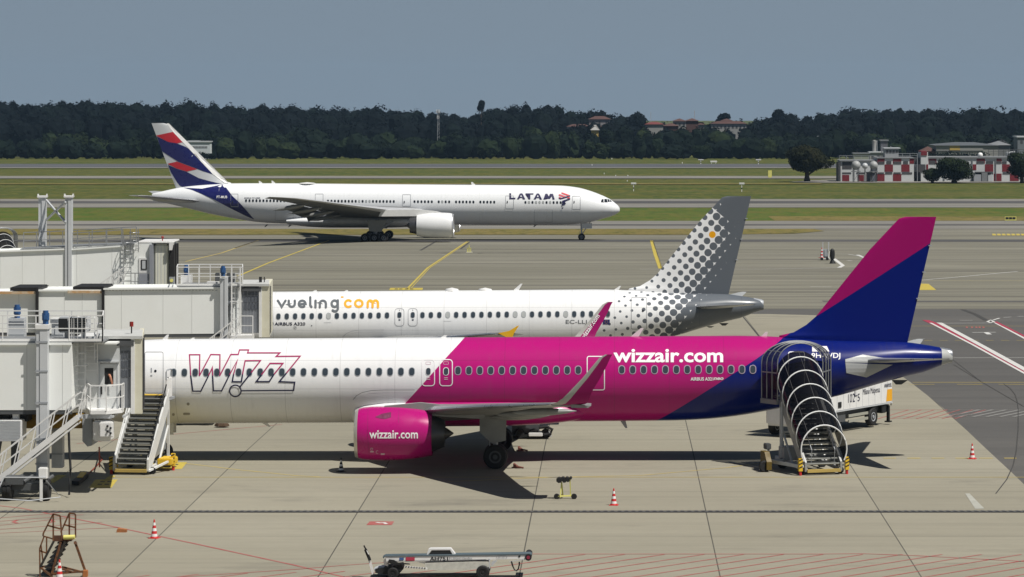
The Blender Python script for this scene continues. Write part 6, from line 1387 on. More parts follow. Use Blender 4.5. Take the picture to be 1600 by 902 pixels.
cone('red and white cone far right beside the dashed yellow line', 1519, 717.5)
cone('black and white cone standing in the engine shadow of the pink airliner', 533, 737.5, .66, (BLACK, WPAINT))
cone('red and white cone half cut by the bottom edge at the rusty step ladder', 93, 905, .72)
cone('small red and white cone beside the distant twin-pole trolley', 1284, 403, 1.35)
# rubber wedge dropped on the line
p = G(190.5, 832); mb = MB(); mb.prism([(-.20, 0), (.20, 0), (.20, .13), (-.16, .17), (-.20, .1)], lambda u, v, d: (p.x+u, p.y+d, v), -.13, .13)
o = mb.build('wheel_chock', mat('worn orange wood', (.40, .15, .05), .7, dirt=.6, scale=8), None, loc=p); tagp(o, 'worn orange chock lying by the red line left of a cone', 'chock')
for lab, X, Y in (('reddish chock behind the near main wheel of the pink airliner', -4.85, 156.4), ('reddish chock behind the far main wheels of the pink airliner', -4.85, 163.9)):
    mb = MB(); mb.prism([(0, 0), (.32, 0), (.06, .2), (0, .2)], lambda u, v, d: (X+u, Y+d, v), -.1, .5); mb.cyl((X+.15, Y-.2, .12), (X+.5, Y-.3, .06), .04, n=8)
    o = mb.build('wheel_chock', mat('brick red rubber', (.16, .05, .035), .8), None, loc=(X, Y, 0)); tagp(o, lab, 'chock')
p = G(347, 668); mb = MB(); mb.lathe((p.x, p.y, 0), (0, 0, .42), [(0, .42), (.2, .4), (.7, .2), (1, .05)], 7); o = mb.build('wheel_chock', mat('brown rubber', (.07, .04, .02), .8), None, loc=p); tagp(o, 'small brown lump on the concrete beyond the nose of the pink airliner', 'chock')

# yellow wheeled stand for chocks
p = G(883, 780); st = thing('chock_stand', 'yellow wheeled stand hung with black chocks in front of the pink airliner', 'chock stand', p)
s_ = F/p.y; q = lambda px, py: (XX(px, p.y), ZZ(py, p.y))
mb = MB()
for a, b, dy in (((875.5, 777), (877.5, 754), -.1), ((879.5, 777), (877.5, 754), .25), ((891.5, 776), (890.5, 748), .1)):
    (x0, z0), (x1, z1) = q(*a), q(*b); mb.bar((x0, p.y+dy, z0), (x1, p.y, z1), .05)
(x0, z0), (x1, z1) = q(876, 751), q(892, 749); mb.bar((x0-.05, p.y, z0), (x1, p.y, z1), .05); (x0, z0), (x1, z1) = q(872, 779), q(896, 777); mb.bar((x0, p.y-.1, .14), (x1, p.y+.1, .14), .07, .06); mb.bar((x0, p.y-.1, .14), (x0+.2, p.y+.5, .14), .05); mb.build('frame', PYEL, st)
for px, py in ((870, 779.5), (897, 777.5)): x, z = q(px, py); wheel(st, x, p.y-.1, .13, .13, .06, sub=False)
for px, py, r_ in ((873.5, 750, .14), (879, 748, .10), (881.5, 751, .10), (885.5, 748, .10), (887, 750.5, .08), (891, 747, .07)):
    x, z = q(px, py); mb = MB(); mb.lathe((x, p.y-.16, z), (.03, .34, 0), [(0, 0), (0, r_*.8), (.2, r_), (.8, r_), (1, r_*.8), (1, 0)], 7); mb.build('chock', BLACK, st)

# rusty two-step maintenance ladder in the corner
g0 = G(98, 903); ld = thing('maintenance_steps', 'rusty orange maintenance steps with railed top platform in the bottom left corner', 'steps', (g0.x, g0.y, 0))
Ya = 121.2; pt = lambda px, py, y: Vector((XX(px, y), y, ZZ(py, y)))
T_ = .055; yb0, yb1 = 121.2, 122.3
def rod(name, prs, w, m_=RUST):
    mb = MB()
    for a, b in prs: mb.bar(a, b, w)
    return mb.build(name, m_, ld)
rod('front_rail', [(pt(97, 845, yb0), pt(94, 806, yb0)), (pt(94, 806, yb0), pt(83, 803.5, yb0)), (pt(83, 803.5, yb0), pt(67.5, 834, yb0)), (pt(67.5, 834, yb0), pt(67.5, 838, yb0)), (pt(74, 821, yb0), pt(94, 826.5, yb0)), (pt(83.2, 803, yb0), pt(83.2, 845, yb0))], T_)
rod('back_rail', [(pt(118, 840, yb1), pt(118, 805, yb1)), (pt(118, 805, yb1), pt(117, 803, yb1)), (pt(117, 803, yb1), pt(108, 802.5, yb1)), (pt(108, 802.5, yb1), pt(95, 832, yb1)), (pt(100.5, 820, yb1), pt(117.5, 824.5, yb1)), (pt(108.3, 803, yb1), pt(108.3, 838, yb1))], T_)
rod('lower_rail', [(pt(68, 838, yb0), pt(82, 842, yb0)), (pt(69, 838, yb0), pt(62, 857, yb0)), (pt(62, 857, yb0), pt(62.5, 903, yb0)), (pt(64, 852, yb0), pt(67, 876, yb0)), (pt(72.8, 840, yb0), pt(72.8, 864, yb0)), (pt(62, 860.5, yb0), pt(72.5, 864.5, yb0))], T_*.9)
mb = MB()
for i in range(7):
    u = i/6; x = XX(90-24*u, yb0); z = ZZ(848+46*u, yb0); mb2 = MB(); mb2.box(x-.02, x+.34-.02, yb0+.05, yb1-.05, z-.05, z); mb2.build('step', mat('oily black steel', (.03, .025, .02), .6, dirt=.3), ld)
rod('stringer', [(pt(84, 846, yb0), pt(63, 886, yb0)), (pt(102, 846, yb0), pt(86, 884, yb0)), (pt(105, 846, yb1), pt(84, 886, yb1))], .08, mat('oily black steel', (.03, .025, .02), .6))
mb = MB(); mb.box(XX(84, yb0), XX(119, yb1), yb0, yb1, ZZ(846, yb0), ZZ(843, yb0)); mb.box(XX(84, yb0), XX(96, yb0), yb0-.02, yb0+.06, ZZ(846, yb0), ZZ(837, yb0)); mb.build('platform', mat('rusty plate', (.10, .04, .02), .8, dirt=.6, scale=8), ld)
mb = MB(); mb.cyl(pt(99.5, 839.7, yb0), pt(117, 839.2, yb0), .085, n=12); mb.build('pad_roll', PYEL, ld)
rod('support_leg', [(pt(95, 847, yb0), pt(81, 897, yb0)), (pt(117, 846, yb1), pt(133, 892, yb1)), (pt(117, 848, yb0), pt(119, 850, yb1))], .085)
rod('base_frame', [(pt(81, 897, yb0), pt(130, 893, yb0)), (pt(62, 886, yb0), pt(80, 900, yb0)), (pt(97, 886, yb1), pt(128, 894, yb1)), (pt(97, 889, yb0), pt(112, 894, yb0)), (pt(62.5, 886, yb0), pt(84, 884, yb1)), (pt(81, 897, yb0), pt(81, 906, yb0))], .07)
mb = MB(); mb.bbox(XX(128.5, yb0), XX(136, yb0), yb0, yb0+.3, .0, ZZ(892, yb0), .02); mb.build('foot_block', mat('rust orange block', (.42, .15, .04), .7, dirt=.5, scale=6), ld)

# belt loader at the bottom
BY = 120.9; bl = thing('belt_loader', 'white belt loader numbered AH751 with grey belt, parked at the bottom edge', 'belt loader', (XX(700, BY), BY, 0))
y0, y1 = BY, BY+1.15; q = lambda px, py, y=BY: Vector((XX(px, y), y, ZZ(py, y)))
ext = lambda L_, ya, yb, mbx=None: (mbx or MB()).prism([(XX(a, BY), ZZ(b, BY)) for a, b in L_], lambda u, v, d: (u, d, v), ya, yb)
ext([(598, 870.5), (602, 868.6), (828, 865.2), (831, 867), (829, 867.4), (602, 870), (599, 873)], y0-.02, y0+.50).build('belt', mat('belt slate', (.085, .12, .14), .6, dirt=.3), bl)
ext([(602, 869.9), (826, 867.0), (826, 873.4), (650, 877.4), (604, 878.5)], y0, y0+.46).build('belt_frame', WPAINT, bl)
ext([(603, 876), (612, 878), (648, 878), (664, 882), (665, 876.8), (610, 877), (603, 873), (598.5, 878), (600, 884), (606, 886)], y0+.1, y1-.1).build('front_housing', WPAINT, bl)
ext([(664, 880), (741, 877.8), (764, 878), (764, 886), (745, 890), (672, 891), (664, 886)], y0-.03, y1+.03).build('body_panel', mat('grubby white', (.62, .62, .56), .5, dirt=.6, scale=5), bl)
ext([(669, 859.6), (672, 858.3), (704, 858.1), (711, 867), (707, 867.5), (703, 860.3), (674, 860.5), (668, 868.5), (666, 868)], y0+.14, y0+.48).build('cab_roof', WPAINT, bl)
ext([(674, 861.6), (702.5, 861.4), (706.5, 867.5), (669, 868)], y0+.17, y0+.40).build('cab_window', GLASSD, bl)
mb = MB(); mb.cyl((XX(825.5, BY), y0-.04, ZZ(871, BY)), (XX(825.5, BY), y1+.04, ZZ(871, BY)), .125, n=18); dr_ = mb.build('end_roller', BLACK, bl)
mb = MB(); mb.cyl((XX(825.5, BY), y0-.06, ZZ(871, BY)), (XX(825.5, BY), y0-.04, ZZ(871, BY)), .065, n=14); mb.build('roller_hub', mat('hub crimson', (.28, .02, .05), .5), dr_)
for px, r_, py in ((754.5, .25, 900), (614, .21, 900)):
    for y in (y0-.02, y1-.15): wheel(bl, XX(px, BY), y, r_, r_, .22, rim=DARK)
ext([(586, 890), (606, 887), (628, 884), (630, 890), (622, 899), (600, 898), (586, 896)], y0+.1, y1-.2).build('front_axle_frame', DARK, bl)
ext([(632, 884), (668, 887), (668, 890), (632, 886.5)], y0-.05, y0-.02).build('striped_strut', WPAINT, bl)
mb = MB()
for k in range(8): ext([(634+k*4.2, 884.4+k*.33), (636+k*4.2, 884.5+k*.33), (635+k*4.2, 887+k*.33), (633+k*4.2, 886.9+k*.33)], y0-.056, y0-.052, mb)
mb.build('strut_stripe', DARK, bl)
mb = MB(); mb.bar(q(583, 897, BY+.2), q(575.5, 868, BY+.2), .09, .06); mb.build('steering_post', WPAINT, bl); mb = MB(); mb.bar(q(574.5, 864, BY+.15), q(568.5, 852.5, BY+.15), .05); mb.bar(q(571, 858.5, BY+.1), q(578, 875.5, BY+.1), .13, .1); mb.build('control_handle', DARK, bl)
mb = MB(); mb.bar(q(573, 860, BY+.03), q(576, 866.5, BY+.03), .08, .02); mb.build('handle_plate', WPAINT, bl)
ext([(583, 891), (590, 888), (606, 888), (606, 891), (586, 895)], y0+.2, y0+.8).build('step_plate', LGREY, bl)
mb = MB(); mb.tube([q(799, 877), q(801, 884), q(804, 890.5), (XX(807, BY), BY, ZZ(892, BY)), q(810, 889), q(811.5, 883), q(811.5, 878)], .03, 6); mb.build('tow_hook', DARK, bl)
mb = MB(); mb.bar(q(765, 873), q(765, 888), .05); mb.bar(q(768, 884), q(776, 875.5), .06); mb.bar(q(772, 876), q(768, 881), .05); mb.bar(q(796, 878), q(826, 873), .03); mb.build('support_link', LGREY, bl)
fl_ = flat(BY-.003)
decal('number_lettering', text_rect('AH751', 671.5, 870.2, 700, 876.6, .02), fl_, DARK, bl)
decal('blue_sticker', [rrect(624, 871.6, 631, 875.6, .2, 1)], fl_, mat('sticker blue', (.05, .12, .30), .5), bl); decal('red_sticker', [rrect(634, 870.8, 648, 876.2, .2, 1)], fl_, mat('sticker red', (.45, .04, .08), .5), bl)
decal('lettering', text_rect('& | Airport Handling', 701.5, 871.2, 738, 874.2, .02), fl_, mat('lettering mid grey', (.2, .22, .24), .5), bl)
decal('badge', ribbon(rrect(776, 868.4, 792, 872.6, 1.8), .5, True)+text_rect('JET LIFT', 778.5, 869.4, 789.5, 871.6, .02), fl_, GREY, bl)
decal('seam', [rrect(810, 868.2, 813, 871, .2, 1)]+ribbon([(604, 877.3), (648, 876.6), (760, 874.6)], .6), fl_, DARK, bl)
ext([(608, 874), (616, 875), (622, 879), (640, 880.5), (641, 882), (612, 881.5), (606, 878)], y0-.06, y0-.01).build('linkage', DARK, bl)

# white lift truck behind the tail
tk = thing('lift_truck', 'white box-bodied passenger lift truck behind the tail of the pink airliner', 'truck', (0, 0, 0))
L_ = 8.2; wz = 2.4
mb = MB(); mb.bbox(-L_, 0, -wz/2, wz/2, 1.12, 3.7, .04); bx = mb.build('box_body', WPAINT, tk)
mb = MB(); mb.box(-L_-.01, .01, -wz/2-.02, wz/2+.02, 1.08, 1.14); mb.build('body_sill', LGREY, bx)
mb = MB()
for k in range(11): mb.box(-L_+.6+k*.7, -L_+.62+k*.7, -wz/2-.008, -wz/2, 1.2, 3.65)
mb.build('panel_joint', LGREY, bx)
mb = MB(); mb.box(-L_-.3, -.3, -.9, -.55, .75, 1.0); mb.box(-L_-.3, -.3, .55, .9, .75, 1.0); mb.box(-7.6, -5.1, -1.1, 1.1, .5, 1.08); mb.box(-5.1, -1.2, -.7, .7, .55, 1.08); mb.build('chassis', DGREY, tk)
for x in (-2.1, -8.9):
    for s_ in (-1, 1): wheel(tk, x, s_*1.02, .50, .50, .34)
for k in range(2): mb = MB(); mb.box(-4.9, -2.75, -1.2, -1.14, .42+k*.28, .56+k*.28); mb.build('side_guard', mat('guard aluminium', (.42, .42, .36), .5, .3), tk)
mb = MB(); mb.bar((-1.0, -.9, .85), (-.05, -.9, .85), .22, .3); mb.bar((-.2, -1.05, .95), (-.2, -1.05, .12), .14); mb.box(-.35, -.05, -1.2, -.9, .05, .12); mb.bar((-.2, 0, .7), (-.2, -1.1, .7), .18); mb.build('outrigger_leg', DARK, tk)
mb = MB(); mb.bar((-.06, -1.15, .95), (-.06, -1.15, 1.4), .04); mb.bbox(-1.1, -.6, -1.15, -.6, .6, 1.3, .03); mb.build('rear_frame', DARK, tk)
mb = MB(); mb.bbox(-L_-1.5, -L_-.1, -1.15, 1.15, .55, 2.5, .12); cb_ = mb.build('driver_cab', WPAINT, tk); mb = MB(); mb.box(-L_-1.3, -L_-.6, -1.17, -1.15, 1.5, 2.3); mb.build('cab_window', GLASSD, cb_)
def side_text(s, x0, z0, w_, h_, m_, bold=.0, nm='lettering'):
    mb = MB()
    for p_ in text_polys(s, bold): mb.add([(x0+u*w_, -wz/2-.012, z0+h_*(1-v)) for u, v in p_], [tuple(range(len(p_)))])
    mb.build(nm, m_, bx, smooth=0)
side_text('102', -5.0, 1.48, .75, .46, TXD, 0); side_text('5', -3.95, 1.48, .25, .4, TXD, 0); side_text('Milano Malpensa', -3.35, 1.68, 1.9, .42, TXD, -.0); side_text('AVIAPOOL', -.95, 1.98, .85, .2, TXD, .02)
mb = MB(); y_s = -wz/2-.012
mb.prism([(-.72, 1.22), (-.05, 1.22), (-.05, 1.86), (-.60, 1.86)], lambda u, v, d: (u, y_s+d, v), 0, .004); mb.build('amber_emblem', TXY, bx, smooth=0); mb = MB(); mb.prism([(-.34, 2.4), (-.05, 2.4), (-.05, 3.1), (-.16, 3.1)], lambda u, v, d: (u, y_s+d, v), 0, .004); mb.build('amber_emblem', TXY, bx, smooth=0)
mb = MB(); mb.tube([(-4.25, y_s, 2.2), (-4.25, y_s, 1.8), (-4.02, y_s, 1.8)], .03, 6); mb.sphere((-4.25, y_s, 2.3), .07, 6); mb.build('wheelchair_symbol', TXD, bx)
mb = MB(); mb.box(-6.1, -5.75, y_s-.02, y_s, 1.3, 1.6); mb.build('marker_lamp', DARK, bx)
an_ = R(57); pt_ = G(1361, 668); tk.rotation_euler = (0, 0, an_); tk.location = (pt_.x-(-2.1*cos(an_)+1.02*sin(an_)), pt_.y-(-2.1*sin(an_)-1.02*cos(an_)), 0)

# dark loader under the fuselage behind the main gear
ub = thing('baggage_loader', 'dark baggage loader parked behind the main wheels of the pink airliner', 'loader', (XX(835, 169.8), 169.8, 0))
Yu = 169.8; pq = lambda a, b: (XX(a, Yu), ZZ(b, Yu))
def ubx(a, b, c_, d_, ya, yb, nm, m_):
    x0, z1_ = pq(a, c_); x1, z0_ = pq(b, d_); mb = MB(); mb.bbox(x0, x1, ya, yb, max(z0_, .05), z1_, .03); return mb.build(nm, m_, ub)
ubx(780, 858, 679, 686, Yu, Yu+1.8, 'chassis', DARK); ubx(800, 842, 664, 679, Yu+.2, Yu+1.6, 'engine_cover', DGREY); ubx(826, 848, 676, 682, Yu-.1, Yu, 'panel', WPAINT)
for px in (790, 812, 834, 853): wheel(ub, XX(px, Yu), Yu+.1, .26, .26, .2, sub=False)
mb = MB(); mb.tube([(*pq(842, 668)[:1], Yu, pq(842, 668)[1]), (pq(855, 667)[0], Yu, pq(855, 667)[1]), (pq(863, 671)[0], Yu, pq(863, 671)[1]), (pq(860, 678)[0], Yu, pq(860, 678)[1]), (pq(850, 680)[0], Yu, pq(850, 680)[1])], .09, 8); mb.build('hose', BLACK, ub)
mb = MB(); mb.bar((pq(858, 672)[0], Yu, pq(858, 672)[1]), (pq(861, 690)[0], Yu, .1), .08); mb.build('leg', LGREY, ub)
# low vehicle beyond the nose
tg = thing('baggage_tractor', 'low dark tractor glimpsed under the front fuselage of the pink airliner', 'tractor', (XX(303, 176), 176, 0)); Yu = 177.3
def tgx(a, b, z0_, z1_, ya, yb, nm, m_): mb = MB(); mb.bbox(XX(a, Yu), XX(b, Yu), ya, yb, z0_, z1_, .06); return mb.build(nm, m_, tg)
tgx(268, 336, .22, .75, Yu, Yu+1.5, 'body', LGREY); tgx(268, 300, .75, 1.7, Yu+.1, Yu+1.4, 'driver_cab', DGREY); tgx(300, 334, .75, 1.1, Yu+.1, Yu+1.4, 'engine_cover', DGREY)
for px in (281, 322): wheel(tg, XX(px, Yu), Yu+.05, .28, .28, .2)

# trolley with twin poles out by the taxiway
p = G(1291, 407); tw = thing('pole_trolley', 'distant grey trolley carrying two tall poles, next to a small cone', 'trolley', p); Yt = p.y; q3 = lambda a, b: (XX(a, Yt), ZZ(b, Yt))
mb = MB(); mb.bar((XX(1285.7, Yt), Yt, q3(0, 392)[1]), (XX(1285.7, Yt), Yt, q3(0, 378.5)[1]), .12); mb.bar((XX(1294.7, Yt), Yt, q3(0, 392)[1]), (XX(1294.7, Yt), Yt, q3(0, 378.5)[1]), .14); mb.build('pole', LGREY, tw)
mb = MB(); mb.bbox(XX(1286, Yt), XX(1293.5, Yt), Yt, Yt+.8, q3(0, 402)[1], q3(0, 390)[1], .04); cb2 = mb.build('cabinet', GREY, tw); mb = MB(); mb.box(XX(1289.4, Yt), XX(1290.6, Yt), Yt-.05, Yt, q3(0, 401)[1], q3(0, 391)[1]); mb.build('door_strip', LGREY, cb2)
mb = MB(); mb.box(XX(1287.5, Yt), XX(1293.5, Yt), Yt-.1, Yt+.5, q3(0, 405)[1], q3(0, 401)[1]); mb.build('battery_box', DARK, tw)
mb = MB(); mb.bar((XX(1283, Yt), Yt, p.z+.25), (XX(1298, Yt), Yt, p.z+.25), .25, .16); mb.bar((XX(1294.5, Yt), Yt, p.z+.3), (XX(1296, Yt), Yt, q3(0, 393)[1]), .12); mb.build('frame', WPAINT, tw)
for px in (1284, 1292.5): wheel(tw, XX(px, Yt), Yt-.1, p.z+.2, .2, .15, sub=False)
p = G(1300.5, 412); o_ = thing('hydrant_cover', 'small black bundled post right of the distant trolley with poles', 'post', p); q3 = lambda b: ZZ(b, p.y)
mb = MB(); mb.lathe((p.x, p.y, p.z), (0, 0, 1), [(0, .38), (.55, .16), (.6, .28), (1.2, .33), (1.7, .28), (1.9, .1)], 12); mb.build('hood', DARK, o_)
mb = MB()
for k in range(3): mb.bar((p.x, p.y, p.z+.6), (p.x+.45*cos(k*2.1), p.y+.45*sin(k*2.1), p.z), .06)
mb.build('tripod', DARK, o_)
# yellow hydrant guard
p = G(733, 395); o_ = thing('hydrant_guard', 'small yellow guard frame on the apron by the taxiing airliner engine', 'guard', p); Yt = p.y
mb = MB()
for a in (730.5, 735.5): mb.bar((XX(a, Yt), Yt, p.z), (XX(a, Yt), Yt, ZZ(388, Yt)), .1)
mb.bar((XX(733, Yt), Yt, p.z), (XX(733, Yt), Yt, ZZ(383, Yt)), .1); mb.bar((XX(729.5, Yt), Yt, ZZ(388, Yt)), (XX(736.5, Yt), Yt, ZZ(388, Yt)), .1); mb.build('frame', PYEL, o_)
mb = MB(); mb.box(XX(728.5, Yt), XX(738, Yt), Yt-.2, Yt+.3, p.z, p.z+.1); mb.build('base', CREAM, o_)
# service truck seen over the farthest bridge
sv = thing('service_truck', 'white service truck behind the pylons of the farthest jet bridge', 'truck', (XX(65, 340), 340, gz(340))); Yt = 340; gt = gz(Yt)
for a, b, z0_, z1_, nm, m_ in ((44, 92, gt+.9, gt+1.5, 'flatbed', WPAINT), (72, 92, gt+1.5, gt+3.6, 'driver_cab', WPAINT), (46, 60, gt+1.5, gt+3.8, 'tank', LGREY), (60, 71, gt+1.5, gt+2.7, 'pump_unit', BLUEM)):
    mb = MB(); mb.bbox(XX(a, Yt), XX(b, Yt), Yt, Yt+2.2, z0_, z1_, .08); mb.build(nm, m_, sv)
mb = MB(); mb.box(XX(76, Yt), XX(86, Yt), Yt-.02, Yt, gt+2.6, gt+3.3); mb.build('cab_window', GLASSD, sv)
for px in (52, 84): wheel(sv, XX(px, Yt), Yt+.1, gt+.5, .5, .3, sub=False)

# ---------------------------------------------------------------- airfield furniture
def marker_board(px, pyb, pyt, lab, first=[None]):
    p = G(px, pyb); h_ = ZZ(pyt, p.y)-p.z; root = thing('runway_marker', lab, 'marker', p, 'white lamp posts on the airfield grass')
    mb = MB(); w_ = 2.0*p.y/F; mb.bar((p.x, p.y, p.z), (p.x, p.y, p.z+h_*.8), w_*.6); mb.build('post', WPAINT, root)
    mb = MB(); mb.bbox(p.x-w_*2.6/2*1.6, p.x+w_*2.6/2*1.6, p.y-w_*.6, p.y+w_*.6, p.z+h_*.8, p.z+h_, w_*.1); mb.build('lamp_head', WPAINT, root)
    mb = MB(); mb.bar((p.x, p.y, p.z+h_*.28), (p.x, p.y, p.z+h_*.45), w_*.66); mb.build('black_band', DARK, root)
marker_board(990, 299, 285.5, 'white lamp post on the grass just right of the taxiing airliner nose'); marker_board(1159, 300, 285.5, 'white lamp post on the grass above the dotted tail fin')
marker_board(1095, 256.5, 249, 'far white lamp post on the grass, left one of a pair near the wood'); marker_board(1185, 257, 249, 'far white lamp post on the grass left of the lone dark tree')
for px, py, lab in ((956, 249.5, 'tiny white box at the foot of the wood'), (944, 272.5, 'white runway light left of two close ones'), (962, 276, 'white runway light, middle of three in a row'), (981, 276, 'white runway light, right of three in a row'), (980, 284, 'white runway light just above the taxiing airliner nose'), (1066, 256, 'faint white runway light between the far lamp posts'), (925, 259.5, 'white runway light near the far runway edge')):
    p = G(px, py); mb = MB(); w_ = 1.0*p.y/F; mb.cyl((p.x, p.y, p.z), (p.x, p.y, p.z+w_*1.3), w_*.5, n=8); mb.sphere((p.x, p.y, p.z+w_*1.6), w_*.75, 6)
    o = mb.build('runway_light', WPAINT, None, loc=p); tagp(o, lab, 'runway light', 'white runway lights in the grass')
p = G(1115, 256); mb = MB(); mb.bbox(p.x-1.4, p.x+1.4, p.y, p.y+.5, p.z+.5, p.z+1.2, .1); mb.box(p.x-1, p.x-.8, p.y, p.y+.3, p.z, p.z+.5); mb.box(p.x+.8, p.x+1, p.y, p.y+.3, p.z, p.z+.5); o = mb.build('runway_board', WPAINT, None, loc=p); tagp(o, 'low wide white board on the far grass between two lamp posts', 'board')
p = G(1579, 347.5); sg = thing('taxiway_sign', 'low yellow taxiway sign with black marks on the grass at far right', 'sign', p); w_ = 9*p.y/F
mb = MB(); mb.bbox(p.x-w_, p.x+w_, p.y, p.y+.2, p.z+.3, p.z+.3+6.2*p.y/F, .03); mb.build('sign_panel', PYEL, sg)
mb = MB()
for k in (-.6, 0, .6): mb.box(p.x+k*w_-.28, p.x+k*w_+.28, p.y-.02, p.y, p.z+.55, p.z+.95)
mb.build('sign_symbol', DARK, sg); mb = MB(); mb.box(p.x-w_*.8, p.x-w_*.7, p.y, p.y+.1, p.z, p.z+.3); mb.box(p.x+w_*.7, p.x+w_*.8, p.y, p.y+.1, p.z, p.z+.3); mb.build('sign_leg', GREY, sg)
p = G(1203, 278.5); mb = MB(); mb.bbox(p.x-.6, p.x+.6, p.y, p.y+.3, p.z+.2, p.z+2.4, .05); mb.box(p.x-.1, p.x+.1, p.y, p.y+.2, p.z, p.z+.3); o = mb.build('marker_board', PYEL, None, loc=p); tagp(o, 'small upright yellow board left of the lone dark tree', 'board')

# ---------------------------------------------------------------- buildings
def blk(root, nm, a, b, pt_, pb, Y, dep, m_, bev=0):
    mb = MB(); 
    if bev: mb.bbox(XX(a, Y), XX(b, Y), Y, Y+dep, ZZ(pb, Y), ZZ(pt_, Y), bev)
    else: mb.box(XX(a, Y), XX(b, Y), Y, Y+dep, ZZ(pb, Y), ZZ(pt_, Y))
    return mb.build(nm, m_, root)
BR = mat('checker red', (.17, .010, .018), .7, dirt=.15, scale=.3); BW = mat('checker white', (.58, .60, .61), .7, dirt=.15, scale=.3); BG = mat('building grey', (.20, .21, .22), .7, dirt=.3, scale=.3); BD = mat('building dark', (.06, .06, .065), .7)
Yk = G(1380, 284).y; gk = gz(Yk)
sheet('service_yard', [gp([(1235, 284.8), (1262, 282.2), (1310, 280.5), (1700, 280.5), (1700, 285.5), (1290, 286)])], TWY, .07)
kb = thing('checkered_building', 'red and white checkered airfield building with parapet roof, left block', 'building', (XX(1370, Yk), Yk, gk)); kr = kb
w1 = blk(kb, 'wall', 1371, 1428, 247.5, 283.6, Yk, 14, BW); blk(kb, 'wall', 1313, 1371, 252, 283.6, Yk+1.5, 12, BW)
blk(kb, 'roof', 1370, 1429, 246.4, 247.6, Yk-.3, 14.6, BG); blk(kb, 'roof', 1311.5, 1372, 250.6, 252, Yk+1, 12.6, BG)
cols_ = [1371, 1382.2, 1395.3, 1408.4, 1421.3, 1428]
def chk(root, a, b, t, bt, m_, nm='painted_panel', Y=None, d=.06): blk(root, nm, a, b, t, bt, (Y or Yk)-d, d, m_)
for i in range(5):
    a, b = cols_[i], cols_[i+1]
    if i % 2 == 0: chk(kb, a, b, 248.2, 256, BR)
    if i % 2 == 1: chk(kb, a, b, 257.2, 268.6, BR)
    if i % 2 == 0 and i < 4: chk(kb, a, b, 272.2, 283.2, BR)
    if i < 4: blk(kb, 'window', a+3 if i % 2 else a+1, b-2.5 if i % 2 else b, 252.2 if i % 2 else 252.5, 256.4, Yk-.12, .1, BD); blk(kb, 'window', a+1, b-1 if i < 3 else b+4, 269.5, 272, Yk-.12, .1, BD)
for a, b, t, bt, m_ in ((1316, 1327, 273.5, 283.2, BR), (1340, 1350, 273.5, 283.2, BR), (1360, 1371, 270, 283.2, mat('faded red', (.30, .05, .05), .7)), (1316, 1331, 253, 264.5, BD), (1316, 1330, 269.5, 272, BD), (1338, 1352, 269.5, 272, BD)): chk(kb, a, b, t, bt, m_, Y=Yk+1.5)
blk(kb, 'wall', 1310, 1313.5, 254, 283.5, Yk-.2, 10, BD)
mb = MB(); railing(mb, [(XX(1312, Yk), Yk+2, ZZ(250.6, Yk)), (XX(1370, Yk), Yk+2, ZZ(250.6, Yk))], 1.3, 2.2, .06); railing(mb, [(XX(1399, Yk), Yk+1, ZZ(246.4, Yk)), (XX(1434, Yk), Yk+1, ZZ(246.4, Yk))], 1.2, 2, .06); mb.build('roof_railing', GREY, kb)
blk(kb, 'roof_hut', 1382.5, 1404, 232.5, 246.5, Yk+4, 6, mat('hut grey', (.34, .35, .36), .6)); blk(kb, 'roof_hut_cap', 1381, 1407, 231, 232.6, Yk+3.6, 7, LGREY)
for k in range(4): blk(kb, 'hut_window', 1384.5+k*5, 1388+k*5, 235, 239, Yk+3.9, .1, BD)
for px in (1394, 1380): mb = MB(); mb.cyl((XX(px, Yk), Yk+5, ZZ(246, Yk)), (XX(px, Yk), Yk+5, ZZ(229, Yk)), .12, n=6); mb.build('mast', GREY, kb)
blk(kb, 'passage_wall', 1428, 1439, 247, 283.6, Yk+2, 8, BD); blk(kb, 'passage_panel', 1427.5, 1434, 256.5, 268.5, Yk+1.9, .1, mat('passage grey', (.36, .37, .40), .6)); blk(kb, 'stair_post', 1433, 1433.8, 240, 283.5, Yk-.6, .3, GREY)
kc = thing('checkered_building', 'red and white checkered building with square tower, right block behind the bushes', 'building', (XX(1500, Yk), Yk, gk))
blk(kc, 'tower', 1439, 1450, 238, 283.6, Yk-.5, 9, BW); blk(kc, 'tower_top', 1439.3, 1448.6, 236.6, 243, Yk-.7, 9, BR); blk(kc, 'tower_base', 1435, 1446, 257, 269.5, Yk-.62, .1, BD); blk(kc, 'tower_base', 1447.5, 1450.4, 257, 269.5, Yk-.62, .1, BR)
blk(kc, 'wall', 1450, 1640, 247.5, 283.6, Yk, 14, BW); blk(kc, 'roof', 1442, 1640, 245.4, 247.6, Yk-.3, 14.6, BG)
for a, b, t, bt in ((1451, 1463, 248.2, 256.3), (1526, 1539, 247.8, 255.6), (1557, 1565, 247.6, 255.6), (1578, 1590, 247.6, 255.6), (1520, 1525.5, 257, 266), (1539, 1552, 257, 268.5), (1566, 1578, 257, 268.5), (1594, 1606, 257, 268.5), (1553, 1565, 271.5, 283), (1578, 1592, 271.5, 283), (1500, 1512, 257, 268.5)): chk(kc, a, b, t, bt, BR)
for a, b, t, bt in ((1452, 1462, 251.3, 256.3), (1526, 1538, 251.8, 255.6), (1541, 1552, 252, 256), (1557, 1564.5, 252, 255.6), (1566, 1573, 252.3, 256), (1524, 1552, 269.5, 272), (1567, 1578, 269.5, 272)): chk(kc, a, b, t, bt, BD, 'window', d=.12)
for a in (1519, 1555.6, 1475): chk(kc, a, a+1, 248, 283, BG, 'downpipe', d=.3)
